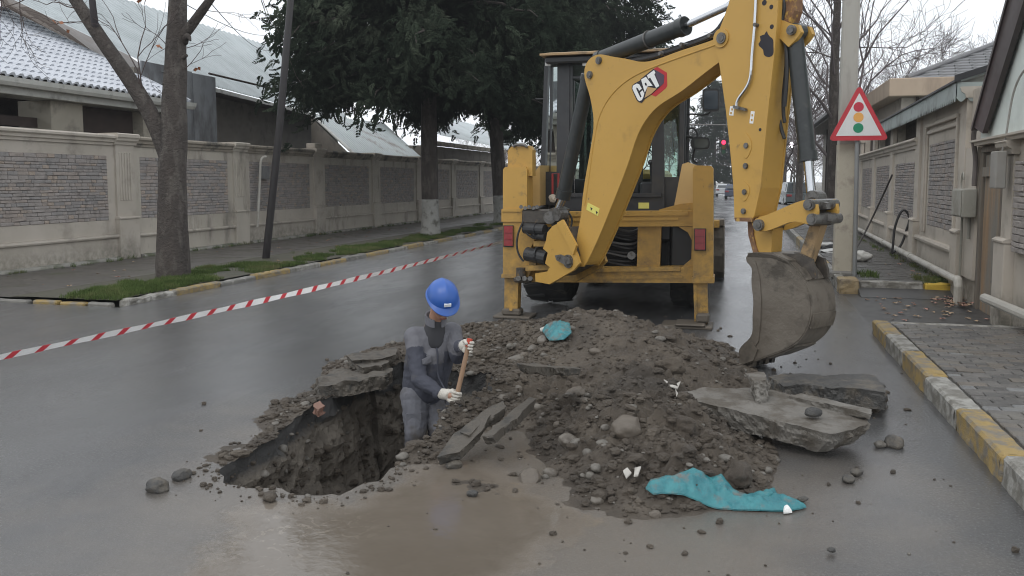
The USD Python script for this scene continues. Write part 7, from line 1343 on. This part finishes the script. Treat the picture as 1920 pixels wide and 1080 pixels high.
# rod, cable loop and litter by the right wall
t = thing('metal_rod', 'dark metal rod leaning against the right wall', 'rod'); b = MB(); b.tube(smooth_path([at_x(1605, 466, 2.35), at_x(1630, 420, 2.75), at_x(1673, 328, 3.05)], 5), .019, 8); obj('rod', b, pm('rod_dark', (0.035, 0.03, 0.028), (0.055, 0.048, 0.045)), t)
t = thing('cable_loop', 'black cable bent in a tall loop on the right pavement by the wall', 'cable'); b = MB(); b.tube(smooth_path([at_y(*q, 18.6) for q in ((1672, 476), (1676, 440), (1684, 408), (1695, 394), (1703, 402), (1700, 430), (1690, 458), (1673, 474))], 6), .024, 8); obj('cable', b, blk, t, smooth=True)
for i, (px, py, y, r_, m, lab) in enumerate(((1548, 459, 20.5, (.26, .14, .07), pm('foam_white', (0.5, 0.5, 0.49), (0.42, 0.42, 0.4), 6), 'white foam piece on the pavement left of the concrete pole'), (1556, 472, 19.2, (.18, .2, .05), pm('foam_white', (0.5, 0.5, 0.49)), 'flat white board on the pavement left of the concrete pole'), (1560, 462, 19.8, (.2, .15, .09), blk, 'black rag between the white pieces by the concrete pole'))):
    p = at_y(px, py, y); v, f = chunk(r_, 70 + i, 3, .2, 1.0); obj('litter', (v @ rot([0, 0, 1], .5 + i).T + [p[0], p[1], .165 + r_[2] * .8], f), m, label=lab, cat='litter', smooth=40)
p = at_y(1612, 480, 17.2); v, f = chunk((.22, .16, .12), 81, 3, .3); obj('sack', (v + [p[0], p[1], .27], f), pm('sack_white', (0.42, 0.41, 0.38), (0.5, 0.49, 0.46), 8, bump=.4), label='small white sack on the pavement behind the sign post', cat='sack', smooth=50)
# fallen leaves
def leafm(s): 
    a = np.linspace(0, 2 * math.pi, 8)[:-1]; r_ = np.array([1, .55, .9, .5, 1, .6, .8]); V = np.c_[np.cos(a) * r_ * .04, np.sin(a) * r_ * .035, np.abs(np.sin(a * 1.5 + s)) * .014]; return np.vstack([V, [[0, 0, .002]]]), np.array([[7, k, (k + 1) % 7] for k in range(7)])
lv = UsdGeom.PointInstancer.Define(stage, '/World/fallen_leaves'); pr_ = [obj('leaf', leafm(k), pm(n_, c, d, 30), lv) for k, (n_, c, d) in enumerate((('leaf_pinkish', (0.30, 0.15, 0.12), (0.4, 0.24, 0.19)), ('leaf_tan', (0.34, 0.24, 0.15), (0.42, 0.3, 0.2)), ('leaf_brown', (0.12, 0.07, 0.04), (0.18, 0.11, 0.07))))]
c0 = at_z(1785, 570, 0.0); P = np.vstack([np.c_[r8.normal(c0[0] + .05, .14, 60), r8.normal(c0[1], .28, 60), .012 + .03 * r8.rand(60)], np.c_[r8.uniform(1.7, 3.0, 40), r8.uniform(11, 13.4, 40), np.full(40, .01)], np.c_[r8.uniform(-12.3, -8.3, 90), r8.uniform(9.8, 28, 90), np.full(90, .085)], np.c_[r8.uniform(1.9, 3.1, 40), r8.uniform(14, 24, 40), np.full(40, .185)]])
instancer('/World/fallen_leaves', pr_, P, .6 + .9 * r8.rand(len(P)), r8.rand(len(P)) * 6.28, r8.randint(0, 3, len(P))); keys(lv, 'scattered dry leaves, thickest at the corner of the right wall', 'leaves', kind='stuff')
# weeds at the wall corner
wd = UsdGeom.PointInstancer.Define(stage, '/World/weeds'); pr_ = [obj('weed_tuft', blades(20 + k, 14), gm, wd) for k in range(2)]
P = np.vstack([np.c_[r8.uniform(2.6, 3.0, 40), r8.normal(14.1, .25, 40), np.full(40, .17)], np.c_[r8.uniform(1.85, 2.1, 25), r8.normal(14.7, .2, 25), np.full(25, .17)], np.c_[r8.normal(-12.38, .05, 160), r8.uniform(10, 40, 160), np.full(160, .05)], np.c_[r8.normal(3.0, .04, 60) , r8.uniform(14, 26, 60), np.full(60, .17)]])
instancer('/World/weeds', pr_, P, .5 + r8.rand(len(P)) * .9, r8.rand(len(P)) * 6.28, r8.randint(0, 2, len(P))); keys(wd, 'sparse low weeds along the foot of the walls', 'weeds', kind='stuff')
# cars
def car(label, loc, rz, paint, suv=False):
    t = thing('parked_car', label, 'car', loc, rz); h = 1.62 if suv else 1.42; L = 4.3
    body = [(-L / 2, .35), (-L / 2 + .05, .85), (-L / 2 + .2, .95), (-.75 + (-.0 if suv else .1), 1.0), (L / 2 - .9, .98), (L / 2 - .1, .85), (L / 2, .6), (L / 2 - .03, .32), (L / 2 - .4, .26), (-L / 2 + .3, .26)]
    roof = [(-L / 2 + .15, .95), (-L / 2 + (.35 if suv else .75), h - .04), (-.6, h), (.35, h - .03), (1.15, .98)]
    b = MB(); b.add(*prism(body, (-.84, 0, 0), (0, 1, 0), Z, (1.68, 0, 0))); obj('body', b, paint, t)
    P = sg.Polygon(roof); v, f = prism(P, (-.78, 0, 0), (0, 1, 0), Z, (1.56, 0, 0)); k = (v[:, 2] - .95) / (h - .95); v[:, 0] *= 1 - .16 * np.clip(k, 0, 1); obj('cabin', (v, f), paint, t)
    gl_ = pm('car_glass', (0.02, 0.025, 0.03), rough=(0.05, 0.1))
    for s in (-1, 1):
        b = MB(); V = np.array([(s * (.787 - .1 * kk), yy, zz) for yy, zz, kk in ((-1.55, 1.03, .1), (-1.3, h - .12, .95), (.25, h - .12, .95), (.85, 1.03, .1))]); b.add(np.vstack([V, V + [s * .006, 0, 0]]), np.array([[0, 1, 2, 3], [7, 6, 5, 4]])); obj('side_window', b, gl_, t)
    for y0, y1, nm in ((-L / 2 + .17, -L / 2 + (.36 if suv else .72), 'rear_window'), (1.17, .42, 'windscreen')):
        s = -1 if y0 < 0 else 1; V = np.array([(-.66, y0 + s * .01, 1.02), (.66, y0 + s * .01, 1.02), (.56, y1 + s * .03, h - .1), (-.56, y1 + s * .03, h - .1)]); b = MB(); b.add(V, np.array([[0, 1, 2, 3]])); obj(nm, b, gl_, t)
    for x in (-.74, .74):
        for y in (-1.3, 1.32): b = MB(); b.cyl((x - .1, y, .31), (x + .1, y, .31), .31, 18); w_ = obj('wheel', b, rub, t); b = MB(); s = 1 if x > 0 else -1; b.cyl((x + s * .1, y, .31), (x + s * .112, y, .31), .19, 12); obj('rim', b, iron, t)
    for x in (-.62, .62): b = MB(); b.box((x - .16, -L / 2 - .012, .68), (x + .16, -L / 2 + .06, .82), .01); obj('tail_light', b, red_l, t); b = MB(); b.box((x - .16, L / 2 - .12, .62), (x + .16, L / 2 + .004, .76), .01); obj('headlight', b, white_p, t)
p = at_y(1482, 383, 60); car('dark green car parked at the right side beyond the digger link', (p[0] + .2, 60, 0.02), 0.1, pm('paint_dark_green', (0.02, 0.035, 0.036), (0.026, 0.042, 0.044), 2, rough=(0.15, 0.25), coat=.6), True)
p = at_y(1357, 365, 100); car('small pale car far down the street', (p[0], 100, 0), 0, pm('paint_silver', (0.36, 0.37, 0.38), (0.42, 0.43, 0.44), 2, rough=(0.2, 0.3), coat=.5))
p = at_y(1352, 368, 84); car('dark blue car half hidden by the digger stick', (p[0] + 1.2, 84, 0), 0, pm('paint_dark_blue', (0.02, 0.026, 0.05), rough=(0.15, 0.25), coat=.5))
# traffic light with its red lamp lit, and a lit double street lamp
tl_ = thing('traffic_light', 'traffic light on a mast arm showing red down the street', 'traffic light'); q = at_y(1357, 267, 60)
b = MB(); b.tube([(-8.6, 60, 0), (-8.6, 60, 5.4)], .09, 10); obj('mast', b, iron, tl_); b = MB(); b.tube(smooth_path([(-8.6, 60, 5.2), (-5, 60, 5.5), (q[0] + .3, 60, 5.45)], 5), .05, 8); b.tube([(q[0], 60.1, 5.46), (q[0], 60.1, q[2] + .3)], .03, 6); obj('arm', b, iron, tl_)
b = MB(); b.box((q[0] - .17, 60.0, q[2] - .75), (q[0] + .17, 60.2, q[2] + .25), .03); obj('housing', b, blk, tl_)
for k, (nm, m) in enumerate((('red_lamp', glow('lamp_red_lit', (1.0, 0.03, 0.08), 3.0)), ('amber_lamp', pm('lamp_amber_off', (0.10, 0.06, 0.01))), ('green_lamp', pm('lamp_green_off', (0.01, 0.06, 0.03))))): b = MB(); b.cyl((q[0], 59.94, q[2] - .32 * k), (q[0], 59.995, q[2] - .32 * k), .14, 16); obj(nm, b, m, tl_)
sl_ = thing('street_lamp', 'street lamp with two bright lit heads right of the stick', 'street lamp'); q = at_y(1491, 272, 58)
b = MB(); b.tube([(q[0], 58, 0), (q[0], 58, q[2] + .3)], .06, 8); obj('post', b, iron, sl_); b = MB(); b.tube([(q[0] - .3, 58, q[2] + .25), (q[0] + .3, 58, q[2] + .25)], .03, 6); obj('crossarm', b, iron, sl_)
for s in (-1, 1): b = MB(); b.add(trimesh.creation.icosphere(2, .16 if s < 0 else .11).apply_translation((q[0] + s * .23, 57.9, q[2]))); obj('lamp', b, glow('lamp_white_lit', (1.0, 0.93, 1.0), 7.0), sl_)
# overhead wires
for i, (a, c_) in enumerate((((380, -12), (520, 92)), ((300, -20), (540, 60)), ((480, -30), (520, 40)))):
    p, q = at_d(*a, 18), at_d(*c_, 42); t = thing('overhead_wire', ['lowest thin black wire crossing the sky left of the leaning pole', 'middle thin black wire crossing the sky left of the leaning pole', 'uppermost short black wire left of the leaning pole'][i], 'wire'); b = MB(); b.tube([p + (q - p) * s - Z * 0.5 * math.sin(math.pi * s) for s in np.linspace(-.6, 1.8, 24)], .011, 5); obj('wire', b, blk, t)
# ------------------------------------------------------------------ damp air
hz = usdkit.material(stage, '/World/Looks/haze', {'v': ('principled_volume', {'color': (0.9, 0.92, 0.95), 'density': 0.0006, 'anisotropy': 0.2})}, [], volume='v.volume')
obj('haze', bevel_box(np.array([-260.0, -60, -1.2]), np.array([260.0, 520, 26])), hz, kind='stuff')
